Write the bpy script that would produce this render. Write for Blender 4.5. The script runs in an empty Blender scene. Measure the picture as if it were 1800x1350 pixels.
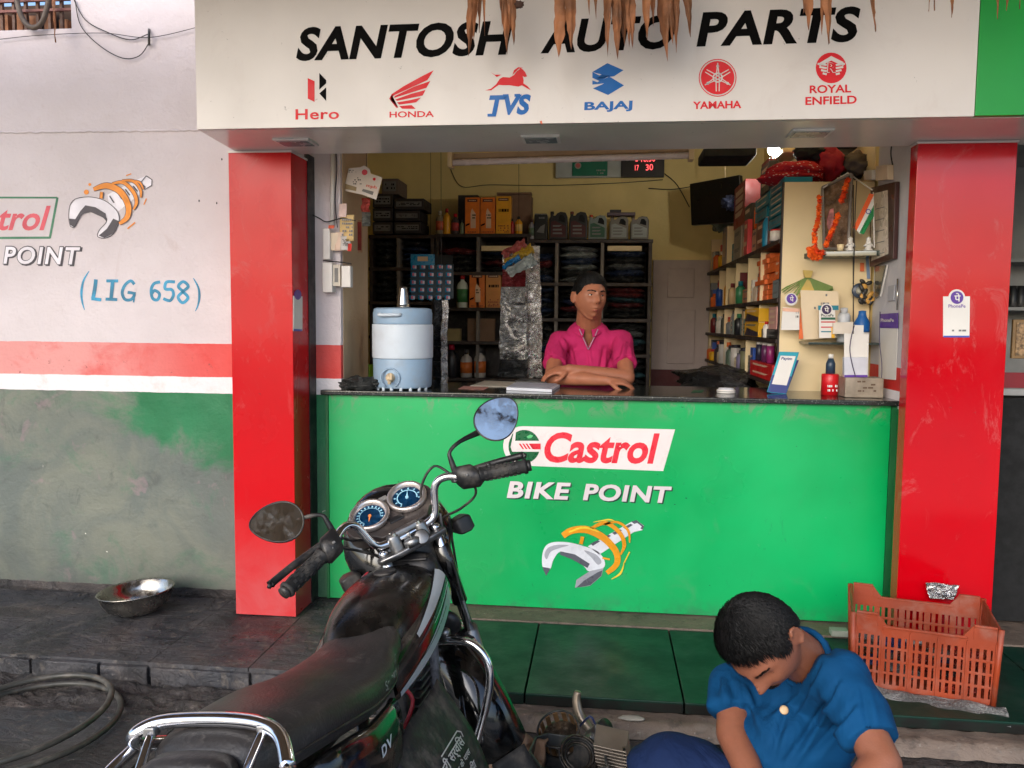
import bpy, bmesh, math, random
import numpy as np
from mathutils import Vector, Matrix, noise as mnoise
R = math.radians
rnd = random.Random(7)
SC = bpy.context.scene
COL = SC.collection

# ------------------------------------------------------------------ camera, world, sun, exposure
CF = 1434.36                                   # focal length in photograph pixels (1800 wide)
YAW, PIT, ROL = 0.1089055, 0.0770750, 0.00951475
CAM = Vector((0.0, -3.9, 1.4126))
_cy, _sy, _cp, _sp = math.cos(YAW), math.sin(YAW), math.cos(PIT), math.sin(PIT)
_f = Vector((-_sy * _cp, _cy * _cp, -_sp)); _r = Vector((_cy, _sy, 0)); _u = _r.cross(_f)
RT = _r * math.cos(ROL) + _u * math.sin(ROL); UP = -_r * math.sin(ROL) + _u * math.cos(ROL); FW = _f
cd = bpy.data.cameras.new('camera'); co = bpy.data.objects.new('camera', cd); COL.objects.link(co)
cm = Matrix((RT, UP, -FW)).transposed().to_4x4(); cm.translation = CAM; co.matrix_world = cm
cd.lens = CF / 1800 * 36; cd.sensor_width = 36; cd.clip_start = 0.05; cd.clip_end = 500
cd.dof.use_dof = False
SC.camera = co

SUN_EL, SUN_AZ = R(28), R(200)                 # direction towards the sun: azimuth measured from +Y clockwise
W = bpy.data.worlds.new('World'); SC.world = W; W.use_nodes = True
nt = W.node_tree; bg = nt.nodes['Background']
sky = nt.nodes.new('ShaderNodeTexSky'); sky.sky_type = 'NISHITA'; sky.sun_disc = False
sky.sun_elevation = SUN_EL; sky.sun_rotation = SUN_AZ; sky.air_density = 1.0; sky.dust_density = 2.6; sky.ozone_density = 3.0
nt.links.new(sky.outputs[0], bg.inputs[0]); bg.inputs[1].default_value = 0.15
sl = bpy.data.lights.new('sun', 'SUN'); so = bpy.data.objects.new('sun', sl); COL.objects.link(so)
sl.energy = 0.60; sl.angle = R(48); sl.color = (1.0, 0.97, 0.96)
sd = Vector((math.sin(SUN_AZ) * math.cos(SUN_EL), math.cos(SUN_AZ) * math.cos(SUN_EL), math.sin(SUN_EL)))
so.rotation_euler = sd.to_track_quat('Z', 'Y').to_euler(); so.location = sd * 30
SC.view_settings.view_transform = 'Standard'; SC.view_settings.look = 'None'
SC.view_settings.gamma = 1; SC.view_settings.use_curve_mapping = False
SC.view_settings.exposure = 1.18
SC.cycles.use_denoising = True
SC.cycles.max_bounces = 8; SC.cycles.diffuse_bounces = 5; SC.cycles.glossy_bounces = 4
SC.cycles.sample_clamp_indirect = 6

def ray(px, py):
    return RT * ((px - 900) / CF) + UP * ((675 - py) / CF) + FW
def at(px, py, Y=None, X=None, Z=None, D=None):
    """where the sight line through a photograph pixel meets a real plane of the place"""
    d = ray(px, py)
    if Y is not None: t = (Y - CAM.y) / d.y
    elif X is not None: t = (X - CAM.x) / d.x
    elif Z is not None: t = (Z - CAM.z) / d.z
    else: t = D
    return CAM + d * t

# ------------------------------------------------------------------ materials
def lin(c):
    return tuple(((v / 255) / 12.92 if v <= 10 else ((v / 255 + 0.055) / 1.055) ** 2.4) for v in c)
class NT:
    def __init__(s, name):
        s.m = bpy.data.materials.new(name); s.m.use_nodes = True; s.t = s.m.node_tree
        s.b = s.t.nodes['Principled BSDF']; s.tc = None
    def co(s):
        if not s.tc: s.tc = s.t.nodes.new('ShaderNodeTexCoord')
        return s.tc.outputs['Object']
    def set(s, sock, v):
        if isinstance(v, bpy.types.NodeSocket): s.t.links.new(v, sock)
        elif isinstance(v, (tuple, list)) and len(v) == 3 and sock.type == 'RGBA': sock.default_value = (*v, 1)
        else: sock.default_value = v
    def noise(s, scale, detail=4, rough=.55, dist=0, vec=None, st=None):
        n = s.t.nodes.new('ShaderNodeTexNoise'); n.inputs['Scale'].default_value = scale; n.inputs['Detail'].default_value = detail
        n.inputs['Roughness'].default_value = rough; n.inputs['Distortion'].default_value = dist
        v = vec or s.co()
        if st:
            mp = s.t.nodes.new('ShaderNodeMapping'); s.t.links.new(v, mp.inputs[0]); mp.inputs['Scale'].default_value = st; v = mp.outputs[0]
        s.t.links.new(v, n.inputs['Vector']); return n.outputs['Fac']
    def vor(s, scale, feature='F1', vec=None, st=None):
        n = s.t.nodes.new('ShaderNodeTexVoronoi'); n.feature = feature; n.inputs['Scale'].default_value = scale
        v = vec or s.co()
        if st:
            mp = s.t.nodes.new('ShaderNodeMapping'); s.t.links.new(v, mp.inputs[0]); mp.inputs['Scale'].default_value = st; v = mp.outputs[0]
        s.t.links.new(v, n.inputs['Vector']); return n.outputs[0]
    def ramp(s, v, a, b, lo=0., hi=1.):
        n = s.t.nodes.new('ShaderNodeMapRange'); n.interpolation_type = 'SMOOTHSTEP'
        s.set(n.inputs[0], v); n.inputs[1].default_value = a; n.inputs[2].default_value = b; n.inputs[3].default_value = lo; n.inputs[4].default_value = hi
        return n.outputs[0]
    def math(s, op, a, b=0., c=0.):
        n = s.t.nodes.new('ShaderNodeMath'); n.operation = op; s.set(n.inputs[0], a); s.set(n.inputs[1], b); s.set(n.inputs[2], c); return n.outputs[0]
    def mix(s, f, a, b):
        n = s.t.nodes.new('ShaderNodeMix'); n.data_type = 'RGBA'
        s.set(n.inputs[0], f); s.set(n.inputs[6], a); s.set(n.inputs[7], b); return n.outputs[2]
    def xyz(s):
        n = s.t.nodes.new('ShaderNodeSeparateXYZ'); s.t.links.new(s.co(), n.inputs[0]); return n.outputs
    def bump(s, h, dist=.01, strength=1., prev=None):
        n = s.t.nodes.new('ShaderNodeBump'); s.t.links.new(h, n.inputs['Height']); n.inputs['Distance'].default_value = dist; n.inputs['Strength'].default_value = strength
        if prev: s.t.links.new(prev, n.inputs['Normal'])
        s.t.links.new(n.outputs[0], s.b.inputs['Normal']); return n.outputs[0]
    def p(s, **k):
        for a, v in k.items():
            s.set(s.b.inputs[{'col': 'Base Color', 'rough': 'Roughness', 'metal': 'Metallic', 'coat': 'Coat Weight', 'spec': 'Specular IOR Level', 'sss': 'Subsurface Weight',
                              'em': 'Emission Color', 'es': 'Emission Strength', 'alpha': 'Alpha', 'tr': 'Transmission Weight', 'sheen': 'Sheen Weight', 'crough': 'Coat Roughness'}[a]], v)
        return s
MC = {}
def pm(name, col, rough=.5, metal=0, var=.12, vs=6, bump=0, bs=60, coat=0, spec=.5, dust=0, rv=.08, **k):
    """simple material: colour with mottling, roughness variation, optional bump and dust"""
    if name in MC: return MC[name]
    n = NT(name); c = lin(col)
    a = tuple(x * (1 - var) for x in c); b = tuple(min(1, x * (1 + var)) for x in c)
    f = n.ramp(n.noise(vs, 5), .3, .7)
    cc = n.mix(f, a, b)
    if dust:
        d = n.ramp(n.noise(vs * 2.3, 6, .65), .45, .75, 0, dust)
        cc = n.mix(d, cc, lin((150, 140, 128)))
        rr = n.math('ADD', n.ramp(n.noise(vs * 3), .3, .7, rough - rv, rough + rv), n.math('MULTIPLY', d, .4))
    else:
        rr = n.ramp(n.noise(vs * 3), .3, .7, max(.02, rough - rv), min(1, rough + rv))
    n.p(col=cc, rough=rr, metal=metal, coat=coat, spec=spec, **k)
    if bump: n.bump(n.noise(bs, 3), bump)
    MC[name] = n.m; return n.m
def em(name, col, s):
    if name in MC: return MC[name]
    n = NT(name); n.p(col=(.8, .8, .8), em=lin(col), es=s); MC[name] = n.m; return n.m

# ------------------------------------------------------------------ geometry
class G:
    def __init__(s): s.v = []; s.f = []
    def add(s, v, f):
        o = len(s.v); s.v += [Vector(p) for p in v]; s.f += [tuple(i + o for i in q) for q in f]; return s
    def box(s, x0, x1, y0, y1, z0, z1):
        return s.add([(x0, y0, z0), (x1, y0, z0), (x1, y1, z0), (x0, y1, z0), (x0, y0, z1), (x1, y0, z1), (x1, y1, z1), (x0, y1, z1)],
                     [(0, 3, 2, 1), (4, 5, 6, 7), (0, 1, 5, 4), (1, 2, 6, 5), (2, 3, 7, 6), (3, 0, 4, 7)])
    def obox(s, c, sx, sy, sz, m=None):
        m = m or Matrix.Identity(3); c = Vector(c); v = []
        for z in (-1, 1):
            for x, y in ((-1, -1), (1, -1), (1, 1), (-1, 1)): v.append(c + m @ Vector((x * sx / 2, y * sy / 2, z * sz / 2)))
        return s.add(v, [(0, 3, 2, 1), (4, 5, 6, 7), (0, 1, 5, 4), (1, 2, 6, 5), (2, 3, 7, 6), (3, 0, 4, 7)])
    def tube(s, pts, r, seg=8, closed=False, smooth=0, caps=True):
        pts = [Vector(p) for p in pts]; rr = list(r) if isinstance(r, (list, tuple)) else [r] * len(pts)
        if smooth: pts, rr = catmull(pts, rr, smooth, closed)
        n = len(pts); ring = []; prev = None
        for i in range(n):
            a = pts[(i - 1) % n] if (closed or i > 0) else pts[0]; b = pts[(i + 1) % n] if (closed or i < n - 1) else pts[-1]
            t = (b - a).normalized()
            if prev is None: prev = t.orthogonal().normalized()
            prev = (prev - t * prev.dot(t)); prev = prev.normalized() if prev.length > 1e-6 else t.orthogonal().normalized()
            q = t.cross(prev)
            ring.append([pts[i] + (prev * math.cos(2 * math.pi * k / seg) + q * math.sin(2 * math.pi * k / seg)) * rr[i] for k in range(seg)])
        v = [p for rg in ring for p in rg]; f = []
        for i in range(n if closed else n - 1):
            j = (i + 1) % n
            for k in range(seg): f.append((i * seg + k, i * seg + (k + 1) % seg, j * seg + (k + 1) % seg, j * seg + k))
        if caps and not closed: f += [tuple(reversed(range(seg))), tuple((n - 1) * seg + k for k in range(seg))]
        return s.add(v, f)
    def lathe(s, prof, o=(0, 0, 0), m=None, seg=24, caps=True):
        m = m or Matrix.Identity(3); o = Vector(o); v = []; f = []
        for r, z in prof:
            for k in range(seg): a = 2 * math.pi * k / seg; v.append(o + m @ Vector((r * math.cos(a), r * math.sin(a), z)))
        for i in range(len(prof) - 1):
            for k in range(seg): f.append((i * seg + k, i * seg + (k + 1) % seg, (i + 1) * seg + (k + 1) % seg, (i + 1) * seg + k))
        if caps and prof[0][0] > 1e-5: f.append(tuple(reversed(range(seg))))
        if caps and prof[-1][0] > 1e-5: f.append(tuple((len(prof) - 1) * seg + k for k in range(seg)))
        return s.add(v, f)
    def ell(s, c, r, m=None, seg=16, rings=10):
        if not isinstance(r, (tuple, list)): r = (r, r, r)
        m = m or Matrix.Identity(3); c = Vector(c); v = [c + m @ Vector((0, 0, -r[2]))]; f = []
        for i in range(1, rings):
            a = -math.pi / 2 + math.pi * i / rings
            for k in range(seg): b = 2 * math.pi * k / seg; v.append(c + m @ Vector((r[0] * math.cos(a) * math.cos(b), r[1] * math.cos(a) * math.sin(b), r[2] * math.sin(a))))
        v.append(c + m @ Vector((0, 0, r[2]))); L = len(v) - 1
        for k in range(seg): f.append((0, 1 + (k + 1) % seg, 1 + k)); f.append((L, L - seg + k, L - seg + (k + 1) % seg))
        for i in range(rings - 2):
            for k in range(seg): a = 1 + i * seg; f.append((a + k, a + (k + 1) % seg, a + seg + (k + 1) % seg, a + seg + k))
        return s.add(v, f)
    def grid(s, fn, nu, nv):
        v = [fn(i / nu, j / nv) for j in range(nv + 1) for i in range(nu + 1)]
        f = [(j * (nu + 1) + i, j * (nu + 1) + i + 1, (j + 1) * (nu + 1) + i + 1, (j + 1) * (nu + 1) + i) for j in range(nv) for i in range(nu)]
        return s.add(v, f)
    def poly(s, pts): return s.add(pts, [tuple(range(len(pts)))])
    def prism(s, pts, vec):
        n = len(pts); vec = Vector(vec); pts = [Vector(p) for p in pts]
        return s.add(pts + [p + vec for p in pts], [tuple(reversed(range(n))), tuple(range(n, 2 * n))] + [(i, (i + 1) % n, n + (i + 1) % n, n + i) for i in range(n)])
    def loft(s, rings, caps=True, closed=True):
        n = len(rings[0]); v = [p for r in rings for p in r]; f = []
        for i in range(len(rings) - 1):
            for k in range(n if closed else n - 1): f.append((i * n + k, i * n + (k + 1) % n, (i + 1) * n + (k + 1) % n, (i + 1) * n + k))
        if caps: f += [tuple(reversed(range(n))), tuple((len(rings) - 1) * n + k for k in range(n))]
        return s.add(v, f)
def catmull(pts, rr, sub, closed=False):
    n = len(pts); o = []; q = []
    for i in range(n if closed else n - 1):
        g = (lambda k: k % n) if closed else (lambda k: max(0, min(n - 1, k)))
        a, b, c, d = (pts[g(i + k)] for k in (-1, 0, 1, 2)); ra, rb = rr[g(i)], rr[g(i + 1)]
        for k in range(sub):
            t = k / sub
            o.append(0.5 * ((2 * b) + (c - a) * t + (2 * a - 5 * b + 4 * c - d) * t * t + (3 * b - a - 3 * c + d) * t ** 3)); q.append(ra + (rb - ra) * t)
    if not closed: o.append(pts[-1]); q.append(rr[-1])
    return o, q
OFF = {}
def mk(name, g, mat, parent=None, smooth=False, bevel=0, sub=0, kind=None, label=None, seg=2, fix=True, solid=0):
    off = OFF.get(parent.name, Vector((0, 0, 0))) if parent else Vector((0, 0, 0))
    me = bpy.data.meshes.new(name)
    me.from_pydata([tuple(p - off) for p in g.v], [], g.f)
    if fix:
        bm = bmesh.new(); bm.from_mesh(me); bmesh.ops.recalc_face_normals(bm, faces=bm.faces); bm.to_mesh(me); bm.free()
    if mat: me.materials.append(mat)
    o = bpy.data.objects.new(name, me); COL.objects.link(o)
    if parent: o.parent = parent; OFF[o.name] = off
    if smooth:
        for p in me.polygons: p.use_smooth = True
    if solid: md = o.modifiers.new('so', 'SOLIDIFY'); md.thickness = solid; md.offset = 0
    if bevel:
        md = o.modifiers.new('bv', 'BEVEL'); md.width = bevel; md.segments = seg; md.limit_method = 'ANGLE'; md.angle_limit = R(35)
        if not smooth:
            for p in me.polygons: p.use_smooth = True
            me.shade_smooth() if hasattr(me, 'shade_smooth') else None
            w = o.modifiers.new('wn', 'WEIGHTED_NORMAL'); w.keep_sharp = False
    if sub: md = o.modifiers.new('ss', 'SUBSURF'); md.levels = sub; md.render_levels = sub
    if kind: o['kind'] = kind
    if label: o['label'] = label
    return o
def thing(name, loc, label, cat, group=None):
    o = bpy.data.objects.new(name, None); COL.objects.link(o); o.location = loc; o.empty_display_size = .05
    OFF[o.name] = Vector(loc); o['label'] = label; o['category'] = cat
    if group: o['group'] = group
    return o
def tag(o, label, cat, group=None):
    """a thing that is one mesh: move its origin to its own middle and label it"""
    n = len(o.data.vertices); c = sum((v.co for v in o.data.vertices), Vector()) / n; c.z = min(v.co.z for v in o.data.vertices)
    o.data.transform(Matrix.Translation(-c)); o.location = c
    o['label'] = label; o['category'] = cat
    if group: o['group'] = group
    return o
def struct(o): o['kind'] = 'structure'; return o
def copy_tree(o, parent=None):
    c = o.copy(); COL.objects.link(c)
    if parent: c.parent = parent
    for ch in [x for x in bpy.data.objects if x.parent == o]: copy_tree(ch, c)
    return c

# flat print on a plane (paint, vinyl and paper printing)
def text_pts(s, bold=0., sp=1.):
    cu = bpy.data.curves.new('t', 'FONT'); cu.body = s; cu.offset = bold; cu.space_character = sp; cu.resolution_u = 4
    o = bpy.data.objects.new('t', cu); COL.objects.link(o); bpy.context.view_layer.update()
    me = bpy.data.meshes.new_from_object(o.evaluated_get(bpy.context.evaluated_depsgraph_get()))
    v = [(p.co.x, p.co.y) for p in me.vertices]; f = [tuple(p.vertices) for p in me.polygons]
    bpy.data.objects.remove(o); bpy.data.curves.remove(cu); bpy.data.meshes.remove(me)
    return v, f
def text(s, P0, P1, P2, mat, parent, out=(0, -.0015, 0), bold=.012, sp=1., name='lettering'):
    v, f = text_pts(s, bold, sp)
    x0 = min(a for a, b in v); x1 = max(a for a, b in v); y0 = min(b for a, b in v); y1 = max(b for a, b in v)
    P0, P1, P2 = map(Vector, (P0, P1, P2)); out = Vector(out)
    g = G(); g.add([P0 + (P1 - P0) * ((a - x0) / (x1 - x0)) + (P2 - P0) * ((b - y0) / (y1 - y0)) + out for a, b in v], f)
    return mk(name, g, mat, parent, fix=False)
def tpx(s, a, b, c, Y, mat, parent, lay=1, **k):
    return text(s, at(*a, Y=Y), at(*b, Y=Y), at(*c, Y=Y), mat, parent, out=(0, -.0012 * lay, 0), **k)
def ppx(pols, Y, mat, parent, lay=1, name='print_mark'):
    g = G()
    for p in pols:
        if len(p) > 2: g.poly([at(x, y, Y=Y) + Vector((0, -.0012 * lay, 0)) for x, y in p])
    o = mk(name, g, mat, parent, fix=False)
    bm = bmesh.new(); bm.from_mesh(o.data); bmesh.ops.triangulate(bm, faces=bm.faces, ngon_method='EAR_CLIP'); bm.to_mesh(o.data); bm.free()
    return o
def circ(cx, cy, rx, ry=None, n=28, a0=0, a1=360):
    ry = ry or rx; m = n if a1 - a0 >= 360 else n + 1
    return [(cx + rx * math.cos(R(a0 + (a1 - a0) * k / n)), cy + ry * math.sin(R(a0 + (a1 - a0) * k / n))) for k in range(m)]
def ribbon(pts, w, sub=6, closed=False):
    """pixel polyline -> list of quads (flat brush stroke)"""
    P = [Vector((x, y, 0)) for x, y in pts]; ww = list(w) if isinstance(w, (list, tuple)) else [w] * len(P)
    if sub > 1: P, ww = catmull(P, ww, sub, closed)
    n = len(P); L = []; Q = []
    for i in range(n):
        a = P[(i - 1) % n if closed else max(0, i - 1)]; b = P[(i + 1) % n if closed else min(n - 1, i + 1)]
        t = (b - a).normalized(); nn = Vector((-t.y, t.x, 0)) * ww[i] / 2; L.append(P[i] + nn); Q.append(P[i] - nn)
    return [[tuple(L[i].xy), tuple(L[(i + 1) % n].xy), tuple(Q[(i + 1) % n].xy), tuple(Q[i].xy)] for i in range(n if closed else n - 1)]
def ring(cx, cy, r0, r1, n=36): return ribbon(circ(cx, cy, (r0 + r1) / 2, n=n), abs(r1 - r0), 1, True)
def zf(ox, oy, s): return lambda *pts: [(ox + x / s, oy + y / s) for x, y in pts]
# ------------------------------------------------------------------ paint, stone and wall materials
YW = -.02                                       # face of the plastered side wall
zr1 = at(200, 602, Y=YW).z; zr0 = at(200, 660, Y=YW).z; zg = at(200, 688, Y=YW).z
def wall_paint(name, wear=1.):
    n = NT(name); x, y, z = n.xyz()
    if wear >= 1: x = n.math('ADD', x, -3.0)      # the wall's own origin stands at x = -3
    white = n.mix(n.ramp(n.noise(1.6, 5), .35, .7), lin((210, 199, 200)), lin((221, 210, 212)))
    white = n.mix(n.ramp(n.noise(9, 8, .7, .6), .58, .74, 0, .45), white, lin((205, 190, 188)))
    sm = n.ramp(n.noise(3.2, 6, .7, 1.2, st=(1, 1, .5)), .60, .72, 0, .35 * wear)
    white = n.mix(sm, white, lin((196, 176, 172)))
    wx = n.ramp(x, -2.75, -1.85, 1., 0.)          # the paint is more worn away from the pillar
    red = n.mix(n.math('MULTIPLY', n.ramp(n.noise(5, 6, .6, .5), .24, .56, .25, .9), n.math('ADD', n.math('MULTIPLY', wx, .95), .22)), lin((214, 44, 38)), lin((222, 150, 145)))
    red = n.mix(n.ramp(n.noise(22, 5, .7), .64, .72), red, lin((150, 70, 66)))
    band = n.mix(n.ramp(n.noise(7, 6, .7), .5, .75, 0, .6), lin((232, 226, 228)), lin((205, 190, 180)))
    g = n.mix(n.ramp(n.noise(4, 5), .3, .7), lin((32, 106, 66)), lin((44, 122, 80)))
    gw = n.mix(n.ramp(n.noise(2.2, 7, .62, .8), .35, .65), lin((100, 106, 102)), lin((122, 124, 112)))
    gw = n.mix(n.ramp(n.noise(3.3, 7, .68, .5), .53, .70, 0, .6), gw, lin((62, 112, 86)))
    gw = n.mix(n.ramp(n.noise(5.5, 7, .7, 1.), .52, .72, 0, .6), gw, lin((76, 78, 78)))
    gw = n.mix(n.ramp(n.noise(6, 6, .6, .4), .60, .68, 0, .5), gw, lin((146, 122, 128)))
    depth = n.ramp(z, zg - .55, zg - .02, 1., 0.)
    k = n.math('ADD', n.math('ADD', n.math('MULTIPLY', n.noise(2.1, 7, .62, .6), 1.3), n.math('MULTIPLY', depth, .75)), n.math('MULTIPLY', wx, .42))
    worn = n.ramp(k, .86, 1.12, 0, .97 * wear)
    g = n.mix(worn, g, gw)
    low = n.ramp(n.math('ADD', z, n.math('MULTIPLY', n.noise(3, 5), .5)), .22, .62, 1., 0.)
    g = n.mix(n.math('MULTIPLY', low, .7 * wear), g, lin((72, 76, 70)))
    chips = n.ramp(n.noise(26, 3, .5, .3), .735, .75); chips = n.math('MULTIPLY', chips, n.ramp(n.noise(2.7, 2), .5, .56))
    g = n.mix(chips, g, lin((215, 212, 200)))
    scr = n.ramp(n.noise(7, 5, .7, .8, st=(1, 1, .3)), .66, .70, 0, .35); g = n.mix(scr, g, lin((190, 190, 184)))
    wob = n.math('MULTIPLY', n.math('SUBTRACT', n.noise(14, 3), .5), .008)
    zz = n.math('ADD', z, wob)
    c = n.mix(n.math('GREATER_THAN', zz, zg), g, band)
    c = n.mix(n.math('GREATER_THAN', zz, zr0), c, red)
    c = n.mix(n.math('GREATER_THAN', zz, zr1), c, white)
    n.p(col=c, rough=n.ramp(n.noise(3), .3, .7, .45, .7), spec=.35)
    b1 = n.bump(n.noise(5, 6, .6), .02, .7); n.bump(n.noise(60, 4, .6), .004, .6, b1)
    return n.m
M_wall = wall_paint('wall_paint')
M_jamb = wall_paint('jamb_paint', .25)
def stone(name, a, b, wet=.5, bumpd=.006, green=None, extra=None):
    n = NT(name)
    c = n.mix(n.ramp(n.noise(3.2, 8, .66, .5), .3, .7), lin(a), lin(b))
    c = n.mix(n.ramp(n.noise(14, 7, .7, .6), .5, .72, 0, .7), c, lin((34, 34, 34)))
    if extra: c = n.mix(n.ramp(n.noise(1.7, 5, .6, .8), .5, .68, 0, .75), c, lin(extra))
    c = n.mix(n.ramp(n.noise(70, 2), .68, .72, 0, .5), c, lin((150, 145, 140)))
    w = n.ramp(n.noise(2.6, 6, .65, .5), .4, .62)
    pud = n.math('MULTIPLY', n.ramp(n.noise(1.5, 5, .6, .7), .50, .60), min(1., wet * 2.6))
    c = n.mix(n.math('MULTIPLY', pud, .6), c, lin((20, 22, 24)))
    fp = n.ramp(n.noise(11, 6, .75, 1.2), .55, .64, 0, .5); c = n.mix(fp, c, lin((116, 108, 100)))
    n.p(col=c, rough=n.math('SUBTRACT', n.ramp(w, 0, 1, .66, .66 - wet), n.math('MULTIPLY', pud, .14)), spec=.5)
    b1 = n.bump(n.noise(9, 7, .68, .9, st=(1, 2.2, 1)), bumpd * 2.2, 1.); n.bump(n.noise(50, 5, .7), bumpd * .5, .7, b1)
    return n.m
M_slab = stone('wet_slab_stone', (44, 47, 54), (78, 76, 78), .42, .014, extra=(92, 82, 76))
M_ground = stone('ground_stone', (44, 50, 54), (68, 69, 70), .34, .006, extra=(60, 58, 54))
M_mortar = stone('broken_mortar', (58, 56, 56), (96, 88, 84), .42, .03, extra=(48, 46, 44))
M_brown = stone('brown_cement', (98, 86, 76), (122, 106, 94), .1, .004)
M_road = stone('road_surface', (158, 152, 144), (184, 176, 166), .05, .004)
def green_tile():
    n = NT('green_stone'); c = n.mix(n.ramp(n.noise(2.4, 7, .6, .6), .3, .7), lin((4, 40, 30)), lin((8, 52, 40)))
    c = n.mix(n.ramp(n.noise(6, 8, .7, .4), .5, .7, 0, .6), c, lin((40, 58, 52)))
    c = n.mix(n.ramp(n.noise(10, 6, .75, 1.5, st=(.35, 1.6, 1)), .70, .72, 0, .3), c, lin((130, 150, 140)))
    x, y, z = n.xyz(); c = n.mix(n.math('MULTIPLY', n.ramp(z, -.012, -.003, 1, 0), n.ramp(n.noise(9, 6, .7), .35, .6, .55, 1)), c, lin((26, 26, 24)))
    n.p(col=c, rough=n.ramp(n.noise(5, 5), .3, .7, .3, .55), spec=.3); n.bump(n.noise(30, 4), .0015); return n.m
M_green_tile = green_tile()
def acp(name, col, rough=.22, dustz=None, smudge=0, bend=.004, sp_=.5):
    """painted aluminium sheet: nearly flat, gently wavy, glossy"""
    n = NT(name); x, y, z = n.xyz(); c0 = lin(col)
    c = n.mix(n.ramp(n.noise(1.4, 4), .3, .7), tuple(v * .93 for v in c0), tuple(min(1, v * 1.05) for v in c0))
    r = n.ramp(n.noise(2.5, 5), .3, .7, rough - .04, rough + .06)
    if smudge:
        d = n.ramp(n.noise(4.5, 8, .72, 1.4, st=(1, 1, .6)), .54, .70, 0, smudge); c = n.mix(d, c, lin((185, 165, 160))); r = n.math('ADD', r, n.math('MULTIPLY', d, .35))
        s = n.ramp(n.noise(34, 4, .7, .6), .69, .72, 0, .5); c = n.mix(s, c, lin((70, 58, 52)))
    if dustz:
        k = n.math('MULTIPLY', n.ramp(z, 0, dustz, 1, 0), n.ramp(n.noise(3.2, 7, .66, .5), .25, .65, .25, 1.)); k = n.math('MULTIPLY', k, .35)
        c = n.mix(k, c, lin((188, 140, 140))); r = n.math('ADD', r, n.math('MULTIPLY', k, .35))
    n.p(col=c, rough=r, spec=sp_); b1 = n.bump(n.noise(.9, 2), bend * 6, .5); return n.m
M_red_sheet = acp('red_sheet', (196, 0, 16), .25, .6, .12, bend=.006, sp_=.22)
M_red_sheet2 = acp('red_sheet_glossy', (190, 0, 16), .13, None, .2, bend=.006)
M_sign = acp('cream_sheet', (214, 206, 200), .32, None, .12)
M_soffit = acp('soffit_sheet', (246, 238, 230), .2, None, .12)
M_green_sheet = acp('green_sign_sheet', (0, 150, 48), .3)
def panel_green():
    n = NT('green_vinyl'); x, y, z = n.xyz()
    c = n.mix(n.ramp(n.noise(1.1, 4), .3, .7), lin((0, 152, 78)), lin((0, 176, 96)))
    c = n.mix(n.ramp(n.noise(40, 3, .6, .4), .72, .735, 0, .8), c, lin((10, 70, 50)))
    c = n.mix(n.ramp(n.noise(3.4, 6, .7, .5), .56, .76, 0, .35), c, lin((96, 150, 110)))
    c = n.mix(n.ramp(n.noise(8, 7, .8, 1.5, st=(1, 1, .4)), .62, .70, 0, .55), c, lin((22, 104, 66)))
    c = n.mix(n.ramp(n.noise(13, 6, .75, .4), .64, .70, 0, .5), c, lin((104, 170, 130)))
    c = n.mix(n.math('MULTIPLY', n.ramp(z, .93, 1.03, 0, 1), n.ramp(n.noise(7, 5, .7, 1), .5, .62, 0, .6)), c, lin((120, 130, 110)))
    c = n.mix(n.math('MULTIPLY', n.ramp(z, .0, .12, 1, 0), n.ramp(n.noise(6, 6, .75), .42, .66, 0, .6)), c, lin((60, 110, 84)))
    n.p(col=c, rough=n.ramp(n.noise(2), .3, .7, .26, .4)); n.bump(n.noise(1.6, 3), .02, .35); return n.m
M_green_vinyl = panel_green()
M_black = pm('black_plastic', (22, 22, 24), .45, var=.2, dust=.3, bump=.0006)
M_dark = pm('dark_gap', (12, 12, 12), .8)
M_steel = pm('bright_steel', (190, 188, 182), .22, 1, var=.12, rv=.1)
M_chrome = pm('chrome', (225, 225, 228), .09, 1, var=.05, rv=.05, dust=.12)
M_alu = pm('cast_aluminium', (150, 150, 150), .42, 1, var=.2, bump=.0008, dust=.3)
M_wire = pm('dark_wire', (34, 28, 26), .6)
M_white = pm('white_plastic', (222, 218, 212), .45, var=.06, vs=4, dust=.25)
M_inkblack = pm('ink_black', (7, 6, 6), .6, spec=.06, var=.05)
M_inkred = pm('ink_red', (215, 10, 28), .45, var=.05, spec=.3)
M_inkblue = pm('ink_blue', (0, 96, 172), .45, var=.05, spec=.3)
M_leaf = pm('dry_leaf', (150, 96, 60), .7, var=.45, vs=9, bump=.004, bs=40, dust=.2)
M_wood = pm('old_wood', (96, 62, 42), .6, var=.3, vs=8, dust=.4)

# ------------------------------------------------------------------ ground, platform
GZ = -.09
g = G().box(-9, 9, -3.349, 3.6, -.3, GZ - .012); struct(mk('ground', g, M_mortar))
g = G().box(-60, 60, -60, -3.35, -.3, GZ - .01); struct(mk('road', g, M_road))
gs = struct(thing_e := bpy.data.objects.new('paving', None)); COL.objects.link(gs); OFF['paving'] = Vector((0, 0, 0))
a = at(358, 1234, Z=GZ); b = at(302, 1279, Z=GZ); sx = (a.x + b.x) / 2
jx = [-4.6, -3.5, -2.62, sx, sx + .9, sx + 1.75, sx + 2.65, sx + 3.5, sx + 4.4]
jy = [-3.34, -2.9, -2.35, -1.72, -1.07]
for i in range(len(jx) - 1):
    for j in range(len(jy) - 1):
        dz = rnd.uniform(-.004, .004)
        mk('paving_stone', G().box(jx[i] + .005, jx[i + 1] - .005, jy[j] + .005, jy[j + 1] - .005, GZ - .05, GZ + dz), M_ground, gs, bevel=.004)
pl = bpy.data.objects.new('platform', None); COL.objects.link(pl); struct(pl); OFF['platform'] = Vector((0, 0, 0))
mk('bedding', G().box(-6, 3.6, -.79, 3.6, -.2, -.062), M_mortar, pl)
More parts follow.
